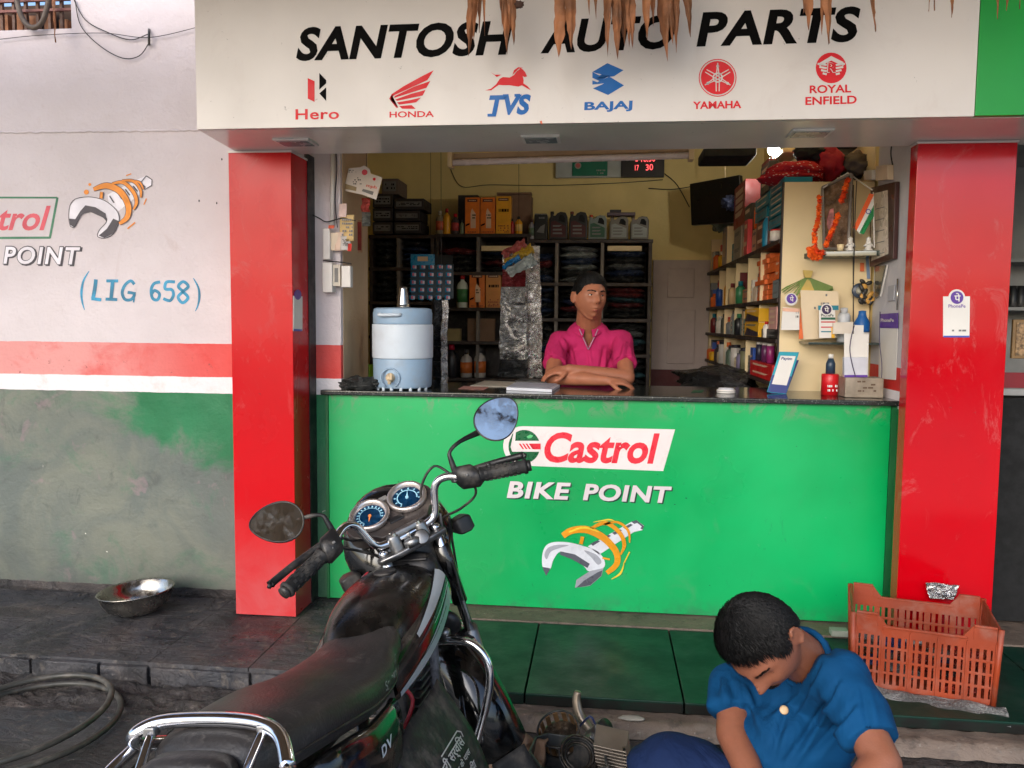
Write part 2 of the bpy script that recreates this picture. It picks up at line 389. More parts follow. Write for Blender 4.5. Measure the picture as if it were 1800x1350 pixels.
lx = [-4.6, -3.35, -2.62, -1.83, -1.40, -.9]
for i in range(len(lx) - 1):
    f = -.825 + rnd.uniform(-.008, .008)
    mk('platform_slab', G().box(lx[i] + .001, lx[i + 1] - .001, f, .35, -.062, rnd.uniform(-.002, .001)), M_slab, pl, bevel=.0025)
rx = [-.9, -.268, .33, 1.02, 1.75, 2.6]
for i in range(len(rx) - 1):
    mk('platform_slab', G().box(rx[i] + .003, rx[i + 1] - .003, -.905, -.172, -.045, rnd.uniform(-.0015, .001)), M_green_tile, pl, bevel=.004)
mk('cement_strip', G().box(-.9, 2.6, -.169, .3, -.045, .006), M_brown, pl, bevel=.003)
mk('ledge', G().grid(lambda u, v: Vector((-.92 + 3.5 * u, -.9 - .115 * v - .012 * mnoise.noise((u * 22, v, 0)), -.046 - .05 * max(0, v - .72) / .28 + .006 * mnoise.noise((u * 60, v * 4, 1)))), 200, 8), M_brown, pl, smooth=True)
kx = [at(p, 1160, Y=-.83).x for p in (-120, 57, 177, 264, 442, 560)]
for i in range(len(kx) - 1):
    mk('kerb_stone', G().box(kx[i] + .006, kx[i + 1] - .006, -.845 + rnd.uniform(-.004, .004), -.8, -.115, -.012 + rnd.uniform(-.006, .002)), M_slab, pl, bevel=.005)
def rough_strip(u, v):
    x = -4.6 + 3.9 * u; y = -.835 - .26 * v
    n1 = mnoise.fractal((x * 7, y * 11, 0), 1, 2, 5); n2 = mnoise.fractal((x * 30, y * 40, 3), 1, 2, 3)
    e = min(1, (1 - v) * 3.2)
    return Vector((x, y, GZ - .012 + (.012 + .022 * n1 + .006 * n2) * e + .012 * (1 - v)))
mk('broken_edge', G().grid(rough_strip, 360, 30), M_mortar, pl, smooth=True)

# ------------------------------------------------------------------ side wall
PX0, PX1, PY = -1.714, -1.417, -.262           # red pillar beside the wall
RX0, RX1 = 1.298, 1.691
ZS = 2.178                                     # underside of the sign box
wx1 = at(125, 20, Y=YW).x; wz0 = at(60, 52, Y=YW).z
wl = thing('side_wall', (-3, .1, 0), 'pale painted plaster wall with a worn green base and a red stripe, left of the shop', 'wall')
mk('plaster', G().box(-9, -1.43, YW, .4, -.1, wz0), M_wall, wl)
mk('plaster', G().box(wx1, -1.43, YW, .4, wz0, 4.2), M_wall, wl)
mk('plaster_crack', G().grid(lambda u, v: at(350 * u, 233 - 4 * u, Y=YW) + Vector((0, -.001 - .007 * math.sin(v * math.pi) * (.6 + .4 * mnoise.noise((u * 40, 0, 0))), (v - .5) * .012 + .006 * mnoise.noise((u * 30, 0, 5)))), 160, 6), M_wall, wl, smooth=True)
mk('plaster_foot', G().grid(lambda u, v: Vector((-4.5 + 2.8 * u, YW - .04 * v * (1 + .5 * mnoise.noise((u * 12, v, 2))), .035 * (1 - v) ** 2 + .004 * mnoise.noise((u * 40, v * 3, 0)))), 140, 6), M_mortar, wl, smooth=True)
# painted advert on the wall (flat print)
zw = zf(0, 300, 4.5); M_pg = pm('paint_dark_green', (72, 130, 98), .6); M_pr = pm('paint_faded_red', (222, 92, 104), .6)
M_pgrey = pm('paint_grey', (84, 78, 84), .6); M_pblue = pm('paint_blue', (48, 142, 180), .55, var=.35, vs=14); M_po = pm('paint_orange', (238, 146, 52), .6, var=.12, vs=20)
M_pw = pm('paint_white', (240, 234, 240), .6)
ppx(ribbon(zw((-420, 212), (455, 214)), 3.2, 1) + ribbon(zw((456, 212), (395, 535)), 4, 1) + ribbon(zw((-480, 535), (397, 530)), 4, 1), YW, M_pg, wl)
v0, v1, v2 = zw((-415, 472), (345, 474), (-360, 276)); tpx('Castrol', v0, v1, v2, YW, M_pr, wl, bold=.02)
for s, c, d, m in (('BIKE POINT', (-100, 0), 1, M_pgrey), ('BIKE POINT', (-103, -3), 2, M_pw)):
    pass
a0, a1, a2 = zw((30, 752), (632, 760), (52, 598)); tpx('POINT', a0, a1, a2, YW, M_pgrey, wl, 1, bold=.045, sp=1.12)
a0, a1, a2 = zw((24, 744), (620, 750), (46, 592)); tpx('POINT', a0, a1, a2, YW, M_pgrey, wl, 2, bold=.05, sp=1.12)
a0, a1, a2 = zw((30, 738), (614, 744), (52, 600)); tpx('POINT', a0, a1, a2, YW, M_pw, wl, 3, bold=.022, sp=1.16)
a0, a1, a2 = zw((-640, 738), (-60, 740), (-615, 598)); tpx('BIKE', a0, a1, a2, YW, M_pgrey, wl, 2, bold=.05)
B = lambda pts, w, lay=1, m=M_pblue, sub=6: ppx(ribbon(zw(*pts), [x / 4.5 for x in w] if isinstance(w, list) else w / 4.5, sub), YW, m, wl, lay)
B([(705, 795), (662, 870), (645, 960), (652, 1040), (670, 1102)], [6, 16, 20, 14, 5])
B([(1530, 850), (1568, 920), (1578, 990), (1568, 1060), (1546, 1112)], [6, 16, 20, 14, 5])
B([(760, 860), (750, 940), (735, 1015)], 30); B([(725, 1012), (803, 1022)], 26, 2)
B([(842, 872), (936, 872)], 24); B([(893, 875), (880, 1015)], 28, 2); B([(838, 1016), (930, 1020)], 24, 3)
B([(1064, 900), (1035, 872), (990, 905), (968, 965), (990, 1018), (1040, 1018), (1062, 975), (1010, 962)], 24, 1); B([(1066, 960), (1058, 1042)], [22, 8], 2)
B([(1268, 880), (1218, 895), (1196, 950), (1210, 1012), (1248, 1020), (1262, 975), (1225, 948), (1200, 975)], 24)
B([(1385, 880), (1318, 882), (1308, 935), (1360, 942), (1372, 985), (1345, 1028), (1292, 1012)], 24)
ppx(ribbon(zw((1450, 878), (1490, 915), (1450, 955), (1410, 1000), (1445, 1045), (1488, 1005), (1450, 958), (1412, 915)), 24 / 4.5, 6, True), YW, M_pblue, wl)
# wrench with a coil, painted
O = lambda *pts: zw(*pts)
wr = O((560, 440), (548, 380), (556, 280), (600, 225), (700, 208), (800, 225), (870, 262), (935, 330), (945, 400), (900, 500), (830, 535), (775, 520), (790, 470), (840, 415), (845, 375), (800, 340), (720, 325), (655, 345), (620, 400), (590, 450))
ppx([wr], YW, M_pw, wl, 2); ppx(ribbon(wr + wr[:1], 1.3, 3, False), YW, M_pgrey, wl, 3)
ppx([O((552, 380), (600, 385), (640, 320), (680, 275), (760, 290), (840, 340), (848, 405), (820, 372), (720, 328), (655, 345), (590, 450), (560, 430)), O((900, 380), (945, 400), (905, 495), (830, 532), (785, 515), (850, 460))], YW, M_pgrey, wl, 4)
ppx([O((850, 190), (930, 150), (1110, 60), (1160, 40), (1205, 75), (1200, 120), (1150, 150), (1000, 270), (940, 320), (860, 250))], YW, M_pw, wl, 1)
ppx(ribbon(O((1160, 42), (1205, 72), (1202, 118), (1150, 148), (1112, 100), (1160, 42)), 1.5, 1) + sum([ribbon(O((870 + 62 * i, 200 - 26 * i), (905 + 62 * i, 255 - 30 * i)), 2.2, 1) for i in range(5)], []), YW, M_pgrey, wl, 3)
for i, (pp, w) in enumerate([(((745, 150), (850, 120), (960, 170), (1020, 280), (1010, 370), (950, 420)), [26, 46, 48, 44, 40, 22]), (((890, 105), (980, 95), (1060, 170), (1085, 250), (1060, 310)), [14, 26, 28, 26, 12]), (((970, 80), (1060, 85), (1115, 150), (1120, 215)), [12, 22, 22, 10]), (((1050, 80), (1110, 95), (1140, 150)), [10, 16, 10]), (((810, 170), (805, 220)), 22)]):
    ppx(ribbon(O(*pp), [x / 4.5 + 2 for x in w] if isinstance(w, list) else w / 4.5 + 2, 6), YW, M_pgrey, wl, 4)
    ppx(ribbon(O(*pp), [x / 4.5 for x in w] if isinstance(w, list) else w / 4.5, 6), YW, M_po, wl, 5)
ppx([circ(*O((685, 170))[0], 4.4), circ(*O((712, 110))[0], 2.6)] + ribbon(O((1000, 40), (1040, 25)), 2, 1) + ribbon(O((1140, 270), (1160, 220)), 2, 1) + ribbon(O((1010, 460), (1070, 410)), 2.5, 1), YW, M_po, wl, 2)
# chipped marks and fixings near the pillar
for (x, y) in ((390, 280), (350, 353), (381, 357)):
    mk('wall_plug', G().ell(at(x, y, Y=YW), (.0035, .003, .006), seg=8, rings=5), M_dark, wl)

# barred opening, top left
wi = thing('window_grille', at(50, 20, Y=.1), 'barred wooden opening full of old boards at the top left corner', 'window')
zt = 3.0; xl = -4.2
mk('niche', G().box(xl, wx1, .12, .16, wz0, zt), pm('niche_wall', (70, 52, 40), .9), wi)
for i in range(6):
    x = at(4 + 21 * i, 10, Y=.03).x; mk('bar', G().box(x - .007, x + .007, .02, .035, wz0, zt), M_wood, wi)
for y in (2, 20): z = at(60, y, Y=.02).z; mk('rail', G().box(xl, wx1, .005, .019, z - .006, z + .006), pm('rail_red', (120, 70, 60), .6), wi)
for i in range(5):
    x = at(2 + 26 * i, 40, Y=.08).x; mk('board', G().box(x, x + .045, .07, .1, wz0, wz0 + rnd.uniform(.05, .14)), pm('board_wood', (150, 100, 66), .7, var=.3), wi)
hs = mk('hose', G().tube([at(x, y, Y=-.05) for x, y in ((24, -30), (36, 25), (55, 48), (76, 35), (92, -30))], .013, 10, smooth=6), pm('hose_brown', (92, 78, 66), .6, dust=.4), None, smooth=True)
tag(hs, 'thick brown hose looped in front of the barred opening', 'hose')
def wire(pts, r=.0022, label=None, m=None, Y=None, name='wire', cat='wire', group=None, smooth=6):
    o = mk(name, G().tube([at(x, y, Y=Y) if Y is not None else Vector((x, y)) for x, y in pts], r, 6, smooth=smooth), m or M_wire, None, smooth=True)
    if label: tag(o, label, cat, group)
    return o
wire([(130, 0), (150, 35), (185, 55), (228, 70), (260, 60)], label='upper dark wire sagging from the barred opening to the wall hook', Y=YW - .01)
wire([(132, 0), (142, 45), (175, 80), (215, 102), (245, 98), (262, 75)], label='lower dark wire hanging in a loop below the wall hook', Y=YW - .012)
wire([(0, 69), (70, 62), (180, 58), (262, 66), (350, 47)], label='thin wire stretched along the top of the side wall', Y=YW - .014, r=.0016)
hk = mk('wall_hook', G().tube([at(262, 52, Y=YW), at(262, 58, Y=YW - .03), at(262, 74, Y=YW - .03), at(262, 78, Y=YW)], .006, 8), M_black, None, smooth=True); tag(hk, 'small black hook on the side wall holding the wires', 'hook')

# ------------------------------------------------------------------ shop building shell
XL, XR, YB, ZC = -2.45, 1.362, 3.45, 3.0
M_yel = pm('yellow_plaster', (224, 202, 136), .75, var=.08, vs=2, bump=.003, bs=30)
M_cream = pm('cream_board', (226, 204, 160), .55, var=.05, vs=3)
sh = thing('shop_building', (0, 2, 0), 'open-fronted shop room with yellow plaster walls behind the green counter', 'shop')
mk('back_wall', G().box(XL, XR + .1, YB, YB + .1, 0, ZC), M_yel, sh)
mk('left_wall', G().box(XL - .1, XL, .4, YB + .1, 0, ZC), M_yel, sh)
mk('right_wall', G().box(XR, XR + .1, .0, YB, 0, ZC), M_yel, sh)
mk('floor', G().box(XL, XR, .35, YB, -.05, .003), M_slab, sh)
mk('ceiling', G().box(XL - .1, XR + .1, -.05, YB + .1, ZC, ZC + .1), pm('ceiling_white', (200, 192, 176), .8), sh)
mk('lintel', G().box(-1.7, 1.75, -.15, .2, 2.36, ZC), M_yel, sh)
mk('front_wall', G().box(XL - .1, -1.29, .40, .48, 0, ZC), M_yel, sh)
jb = mk('door_jamb', G().box(-1.43, -1.283, .03, .486, 0, 2.36), M_jamb, sh, bevel=.006)
n = NT('reveal_paint'); x, y, z = n.xyz()
c = n.mix(n.math('GREATER_THAN', z, zr0 - .01), lin((235, 228, 230)), lin((205, 40, 36))); c = n.mix(n.math('GREATER_THAN', z, zr1 - .07), c, n.mix(n.ramp(n.noise(3, 5), .4, .7), lin((198, 196, 200)), lin((212, 208, 208))))
c = n.mix(n.math('GREATER_THAN', z, zg - .01), lin((12, 120, 56)), c)
n.p(col=c, rough=.6); n.bump(n.noise(20, 5), .004)
mk('door_jamb', G().box(1.3625, 1.46, -.07, .44, 0, 2.36), n.m, sh, bevel=.004)
mk('jamb_lining', G().box(1.355, 1.3635, -.02, .41, 0, 2.3), n.m, sh, bevel=.002)
mk('reveal_board', G().box(-1.2835, -1.279, .06, .486, 0, 2.36), pm('beige_plaster', (196, 170, 138), .7, var=.07, vs=3, bump=.002), sh)
mk('shutter_edge', G().box(-1.43, -1.412, -.06, .03, 0, 2.2), M_black, sh)
mk('shutter_edge', G().box(1.346, 1.356, -.17, -.075, 0, 2.17), M_black, sh)
mk('upper_wall', G().box(-1.7, 9, .0, .35, 2.4, 4.2), M_yel, sh)
# wall cable seen across the back wall
wire([(790, 285), (793, 300), (812, 328), (860, 325), (960, 326), (1080, 322), (1165, 316)], r=.003, label='thin grey cable strung across the yellow back wall', Y=YB - .01)
wire([(1168, 305), (1190, 325), (1212, 364)], r=.004, label='black cable running down from the wall clock to the television', Y=YB - .02)
wire([(1140, 331), (1180, 333), (1215, 328)], r=.004, label='short black cable reaching the back of the television', Y=YB - .03)

# back door
M_door = pm('grey_door_paint', (176, 160, 156), .6, var=.05, dust=.2)
yd = YB - .05; dr = thing('panel_door', at(1200, 690, Y=yd), 'pale grey panelled door in the back wall, right of the racks', 'door')
d0, d1 = at(1146, 570, Y=yd), at(1246, 570, Y=yd); dt = at(1200, 457, Y=yd).z; db = 0.02
mk('door_leaf', G().box(d0.x, d1.x, yd, YB - .002, db, dt), M_door, dr, bevel=.004)
for (x0, y0, x1, y1) in ((1174, 472, 1220, 523), (1174, 545, 1220, 640)):
    A = at(x0, y0, Y=yd - .01); Bq = at(x1, y1, Y=yd - .01)
    mk('door_panel', G().box(A.x, Bq.x, yd - .012, yd + .001, Bq.z, A.z), M_door, dr, bevel=.008)
mk('kick_board', G().box(d0.x, d1.x + .1, yd - .02, yd - .001, .0, at(1200, 650, Y=yd).z), pm('maroon_paint', (84, 20, 22), .6), dr)

# ------------------------------------------------------------------ red pillars
def pillar(x0, x1, label, m, y1):
    t = thing('pillar', ((x0 + x1) / 2, PY, 0), label, 'pillar', 'red pillars either side of the shop opening')
    mk('cladding', G().box(x0, x1, PY, y1, .004, ZS - .004), m, t, bevel=.0025)
    mk('top_trim', G().box(x0 - .004, x1 + .004, PY - .004, y1, ZS - .012, ZS - .003), M_sign, t)
    return t
p1 = pillar(PX0, PX1, 'glossy red clad pillar between the side wall and the counter', M_red_sheet, -.03)
p2 = pillar(RX0, RX1, 'wide glossy red clad pillar with a payment card, behind the orange crate', M_red_sheet2, -.18)
mk('edge_strip', G().box(PX1 - .002, PX1 + .003, -.05, -.025, 0, ZS - .02), M_black, p1)

# ------------------------------------------------------------------ sign box
YS = -.67
sx0 = at(346, 229, Y=YS).x; sx1 = at(1713, 199, Y=YS).x
sg = thing('shop_sign', (0, YS, ZS), 'large cream sign board over the shop with black shop name and six coloured makers emblems', 'sign')
mk('sign_face', G().box(sx0, sx1, YS, YS + .03, ZS, 3.15), M_sign, sg, bevel=.002)
mk('green_face', G().box(sx1 + .002, 2.9, YS, YS + .03, ZS + .002, 3.15), M_green_sheet, sg, bevel=.002)
# soffit: skewed left end as in the place
g = G().prism([(sx0, YS + .03, ZS), (2.9, YS + .03, ZS), (2.9, -.16, ZS), (at(402, 262, Z=ZS).x, -.16, ZS)], (0, 0, .02)); mk('soffit', g, M_soffit, sg)
mk('end_face', G().prism([(sx0 + .001, YS + .03, ZS + .02), (sx0 + .12, -.03, ZS + .02), (sx0 + .14, -.03, ZS + .02), (sx0 + .02, YS + .03, ZS + .02)], (0, 0, .95)), M_sign, sg)
M_lamp = pm('dull_lamp_glass', (150, 156, 160), .25)
for (q0, q1) in (((478, 243), (540, 252)), ((915, 237), (982, 249)), ((1394, 226), (1464, 239))):
    A = at(q0[0], q0[1], Z=ZS); C2 = at(q1[0], q1[1], Z=ZS)
    f = mk('soffit_light', G().box(A.x, C2.x - .01, C2.y, A.y if A.y > C2.y else C2.y + .12, ZS - .008, ZS + .001) if False else G().box(A.x, A.x + .16, min(A.y, C2.y), min(A.y, C2.y) + .13, ZS - .009, ZS), M_white, sg, bevel=.002)
    mk('lens', G().box(A.x + .014, A.x + .146, min(A.y, C2.y) + .014, min(A.y, C2.y) + .116, ZS - .0115, ZS - .009), M_lamp, f)
def T(s, a, b, c, m, lay=1, **k): return tpx(s, a, b, c, YS, m, sg, lay, **k)
T('SANTOSH', (519, 108), (889, 97), (531, 48), M_inkblack, bold=.035, sp=1.04)
T('AUTO', (950, 95), (1180, 86), (962, 35), M_inkblack, bold=.035, sp=1.04)
T('PARTS', (1224, 83), (1503, 74), (1236, 21), M_inkblack, bold=.035, sp=1.06)
Z2 = zf(500, 0, 3.3333); Z3 = zf(1000, 0, 2.25); P = lambda pols, m, lay=1: ppx(pols, YS, m, sg, lay)
# emblem 1
P([Z2((137, 458), (177, 476), (177, 598), (137, 578))], M_inkred); P([Z2((205, 428), (245, 470), (245, 488), (205, 525)), Z2((205, 548), (245, 512), (245, 592))], M_inkblack)
T('Hero', *Z2((65, 702), (320, 698), (65, 640)), M_inkred, bold=.018, sp=1.06)
# emblem 2: wing
wing = [((875, 412), (838, 470), (640, 560), (622, 590), (655, 632), (668, 632), (614, 580), (628, 552), (700, 505), (800, 450)),
        ((855, 475), (832, 515), (642, 575), (648, 562), (760, 508)), ((828, 527), (810, 560), (660, 592), (648, 584), (742, 550)), ((800, 572), (772, 600), (672, 614), (660, 600), (730, 588)), ((745, 616), (770, 638), (690, 638), (672, 622))]
P([Z2(*w) for w in wing], M_inkred)
T('HONDA', *Z2((616, 690), (876, 686), (616, 654)), M_inkred, bold=.02)
# emblem 3: horse
hb = Z2((1176, 530), (1210, 520), (1240, 495), (1262, 462), (1280, 452), (1320, 455), (1345, 440), (1362, 418), (1385, 400), (1398, 408), (1412, 425), (1422, 448), (1408, 452), (1396, 446), (1402, 470), (1400, 488), (1424, 505), (1446, 530), (1425, 520), (1392, 500), (1370, 508), (1320, 500), (1280, 500), (1256, 498), (1236, 512), (1212, 530))
P([hb, Z2((1335, 440), (1345, 412), (1370, 394), (1400, 398), (1372, 404), (1352, 424)), Z2((1208, 422), (1232, 438), (1272, 438), (1244, 452))], M_inkred)
T('TVS', *Z2((1180, 678), (1425, 672), (1205, 558)), M_inkblue, bold=.045)
P(sum([ribbon(Z2((x, y), (x + w, y - 1)), 5, 1) for x, y, w in ((1190, 676, 50), (1280, 562, 34), (1348, 560, 34))], []), M_inkblue, 2)
# emblem 4
P([Z3((93, 285), (152, 250), (216, 278), (178, 302), (150, 305), (122, 318), (108, 308), (132, 296)), Z3((93, 318), (112, 325), (160, 303), (185, 318), (218, 338), (155, 376), (95, 350), (140, 330), (122, 332), (93, 335))], M_inkblue)
P([Z3((93, 285), (120, 298), (150, 290), (160, 300), (122, 322), (93, 308))], M_inkblue, 1)
T('BAJAJ', *Z3((60, 446), (250, 440), (62, 404)), M_inkblue, bold=.035, sp=1.02)
# emblem 5
cx, cy = Z3((588, 308))[0]; P(ring(cx, cy, 31.6, 33.2), M_inkred); P([circ(cx, cy, 29.5)], M_inkred, 2)
for k in range(3):
    a = R(90 + 120 * k); dx, dy = math.cos(a), -math.sin(a); nx, ny = -dy, dx
    for sgn in (-1, 1): P(ribbon([(cx + dx * 26, cy + dy * 26), (cx - dx * 3 + nx * 3 * sgn, cy - dy * 3 + ny * 3 * sgn), (cx - dx * 24 + nx * 2.5 * sgn, cy - dy * 24 + ny * 2.5 * sgn)], 1.6, 1), M_sign, 3)
    P([circ(cx + dx * 20, cy + dy * 20, 2.6, n=8)], M_sign, 3)
P(ring(cx, cy, 6.5, 9), M_sign, 3)
T('YAMAHA', *Z3((490, 432), (682, 428), (490, 402)), M_inkred, bold=.03)
# emblem 6
cx, cy = Z3((1037, 269))[0]; P([circ(cx, cy, 27)], M_inkred); P([Z3((990, 250), (1037, 222), (1085, 246), (1085, 262), (1037, 240), (990, 264))], M_sign, 2)
for s in (-1, 1): P(sum([ribbon([(cx + s * 8, cy - 5 + 5.5 * i), (cx + s * (24 - 3 * i), cy - 7 + 5.5 * i)], 3.4, 1) for i in range(4)], []), M_sign, 2)
T('R', (cx - 8, cy + 9), (cx + 8, cy + 9), (cx - 7, cy - 9), M_sign, 4, bold=.05); T('R', (cx - 6.5, cy + 8), (cx + 7, cy + 8), (cx - 5.5, cy - 8), M_inkred, 5, bold=.02)
T('ROYAL', *Z3((952, 370), (1116, 366), (952, 338)), M_inkred, bold=.025); T('ENFIELD', *Z3((935, 416), (1138, 410), (935, 384)), M_inkred, bold=.025)
P([Z2((1495, 712), (1508, 706), (1512, 730), (1500, 722))], pm('orange_scrap', (224, 110, 70), .6))

# ------------------------------------------------------------------ counter
CX0, CX1, ZT = -1.34, 1.328, 1.066
ct = thing('shop_counter', (0, .3, 0), 'bright green shop counter with an oil maker advert and a dark stone top', 'counter')
mk('front_panel', G().box(CX0, CX1, 0, .02, .012, ZT - .026), M_green_vinyl, ct, bevel=.002)
mk('side_panel', G().box(CX1 - .02, CX1 - .001, .021, .6, .012, ZT - .026), M_wood, ct)
mk('side_panel', G().box(CX0 + .001, CX0 + .02, .021, .6, .012, ZT - .026), M_wood, ct)
mk('edge_strip', G().box(CX0 - .014, CX0 - .001, -.004, .02, .01, ZT - .028), pm('green_strip', (16, 96, 50), .5), ct)
mk('edge_strip', G().box(CX1 + .001, CX1 + .03, -.004, .05, .01, ZT - .028), pm('green_strip', (16, 96, 50), .5), ct)
n = NT('dark_granite'); c = n.mix(n.ramp(n.noise(6, 6), .3, .7), lin((26, 28, 28)), lin((46, 50, 48))); c = n.mix(n.ramp(n.noise(160, 2), .62, .66), c, lin((110, 112, 108)))
n.p(col=c, rough=.12, spec=.6); M_gran = n.m
mk('counter_top', G().box(CX0 - .03, CX1 + .03, -.035, .62, ZT - .024, ZT), M_gran, ct, bevel=.005)
Z4 = zf(840, 700, 3.75); PC = lambda pols, m, lay=1: ppx(pols, 0, m, ct, lay)
M_cw = pm('print_pale', (226, 216, 214), .3, var=.04); M_cr = pm('print_red', (222, 40, 58), .3, var=.04); M_cg = pm('print_deep_green', (0, 92, 50), .3, var=.2, vs=20); M_ch = pm('print_light_green', (90, 190, 120), .3)
PC([Z4(*[(295 + 128 * math.cos(R(a)), 314 + 130 * math.sin(R(a))) for a in range(90, 271, 12)], (1300, 205), (1222, 480))], M_cw)
PC([Z4(*[(306 + 104 * math.cos(R(a)), 318 + 110 * math.sin(R(a))) for a in range(0, 360, 12)])], M_cg, 2)
PC([Z4((236, 220), (252, 212), (246, 280), (415, 280), (415, 352), (228, 352), (208, 330))], M_cw, 3)
PC([Z4((226, 236), (234, 228), (216, 320), (228, 356), (258, 400), (235, 385), (210, 345), (206, 300))], M_cg, 4)
PC([Z4((322, 252), (345, 238), (365, 246), (352, 262), (330, 264))], M_ch, 4)
PC([Z4((345, 298), (414, 298), (414, 336), (368, 336))] + [Z4((270 + 22 * i, 298), (282 + 22 * i, 298), (306 + 22 * i, 334), (294 + 22 * i, 334)) for i in range(4)], M_cr, 4)
tpx('Castrol', *Z4((418, 424), (1152, 434), (462, 222)), 0, M_cr, ct, 2, bold=.03)
M_letw = pm('letter_white', (214, 204, 206), .35, var=.05); M_lets = pm('letter_shadow', (10, 60, 44), .4)
for dx, dy, m, l in ((9, 9, M_lets, 1), (5, 5, M_lets, 2), (0, 0, M_letw, 3)):
    tpx('BIKE', *Z4((190 + dx, 656 + dy), (590 + dx, 668 + dy), (214 + dx, 546 + dy)), 0, m, ct, l, bold=.035, sp=1.1)
    tpx('POINT', *Z4((692 + dx, 672 + dy), (1256 + dx, 692 + dy), (714 + dx, 562 + dy)), 0, m, ct, l, bold=.035, sp=1.08)
M_s1 = pm('print_silver_light', (214, 216, 222), .3); M_s2 = pm('print_silver_mid', (158, 160, 168), .3); M_s3 = pm('print_silver_dark', (86, 88, 98), .3); M_y1 = pm('print_amber', (224, 150, 30), .3); M_y2 = pm('print_yellow', (240, 206, 60), .3)
def smp(p, sub=4): P_, _ = catmull([Vector((x, y, 0)) for x, y in p], [0] * len(p), sub, True); return [tuple(q.xy) for q in P_]
PC([smp(Z4((430, 1120), (424, 1040), (446, 975), (500, 948), (600, 950), (700, 975), (790, 1010), (835, 1070), (825, 1120), (735, 1140), (700, 1108), (620, 1040), (545, 1010), (500, 1060), (476, 1125)))], M_s1, 2)
PC([smp(Z4((440, 1030), (462, 985), (520, 965), (600, 968), (540, 985), (480, 1010), (455, 1060))), smp(Z4((700, 1000), (780, 1030), (815, 1075), (790, 1095), (750, 1050)))], M_s2, 4)
PC([Z4((424, 1110), (478, 1120), (450, 1170)), Z4((545, 1008), (640, 1028), (738, 1090), (722, 1118), (620, 1060), (540, 1030))], M_s3, 3)
PC([Z4((738, 1138), (828, 1118), (815, 1170), (740, 1235), (640, 1248), (650, 1195))], M_s2, 3); PC([Z4((790, 1145), (822, 1132), (812, 1168), (742, 1230), (650, 1246), (700, 1200))], M_s3, 4)
PC([Z4((725, 975), (1010, 815), (1045, 802), (1095, 840), (1085, 868), (1030, 880), (800, 1030))], M_s1, 2)
for i in range(4):
    x = 740 + 72 * i; y = 958 - 36 * i; PC([Z4((x, y), (x + 50, y - 24), (x + 66, y - 16), (x + 18, y + 14))], M_s3, 3)
PC([Z4((1010, 812), (1045, 802), (1095, 842), (1084, 866))], M_s3, 3); PC([Z4((1030, 828), (1050, 820), (1080, 845), (1070, 856))], M_s1, 4)
for pts, w, m in ((((560, 905), (620, 870), (720, 865), (830, 920), (910, 1010), (915, 1090), (850, 1150)), [40, 44, 48, 46, 42, 38, 30], M_y1), (((600, 880), (700, 850), (800, 880)), [10, 14, 4], M_y2),
                  (((740, 860), (840, 820), (930, 880), (965, 960), (940, 1030)), [18, 26, 28, 26, 10], M_y1), (((830, 830), (920, 815), (990, 870), (1000, 950)), [12, 16, 18, 8], M_y1), (((680, 960), (690, 910)), 24, M_y1),
                  (((960, 1090), (1000, 1010)), 8, M_y2), (((880, 1190), (940, 1150), (965, 1080)), [4, 14, 4], M_y2), (((760, 815), (860, 798), (900, 806)), [3, 10, 3], M_y2), (((820, 1050), (870, 1060)), 12, M_y1)):
    PC(ribbon(Z4(*pts), [v / 3.75 for v in w] if isinstance(w, list) else w / 3.75, 5), m, 5 if m == M_y1 else 6)

# ------------------------------------------------------------------ roof over the forecourt (seen only in the mirrors and gloss)
cn = thing('canopy_roof', (0, -2.6, 3.1), 'corrugated sheet canopy roof over the forecourt on steel rafters', 'canopy')
mk('roof_sheet', G().grid(lambda u, v: Vector((-7 + 14 * u, -.7 - 3.3 * v, 3.14 + .35 * v + .012 * math.sin(u * 2 * math.pi * 160))), 1280, 2), pm('roof_tin', (150, 130, 108), .5, .3, dust=.4), cn, smooth=True)
for i in range(5): x = -5 + 2.5 * i; mk('rafter', G().box(x - .03, x + .03, -4.0, -.64, 3.02, 3.08), M_wood, cn)
for i in range(3): y = -1.2 - 1.3 * i; mk('purlin', G().box(-7, 7, y - .025, y + .025, 3.081, 3.125), M_wood, cn)

# building across the street, behind the camera (seen in mirrors and gloss)
ob = thing('street_building', (0, -19, 0), 'long low pale wall of shuttered stalls across the street behind the camera', 'building')
mk('wall', G().box(-16, 16, -22, -19, GZ, 1.75), pm('far_wall', (176, 166, 152), .8, var=.15, vs=1), ob); mk('parapet', G().box(-16.1, 16.1, -22.1, -18.9, 1.75, 1.9), pm('far_trim', (140, 120, 104), .8), ob)
for i in range(10): x = -14.6 + 3.1 * i; mk('shutter', G().box(x, x + 2.2, -18.98, -18.9, GZ, 1.4), pm('far_shutter', (70, 82, 84), .6), ob); mk('awning', G().prism([(x - .1, -18.99, 1.7), (x - .1, -18.0, 1.5), (x - .1, -18.0, 1.53), (x - .1, -18.99, 1.73)], (2.5, 0, 0)), pm('far_awning', (120, 60, 50), .7), ob)
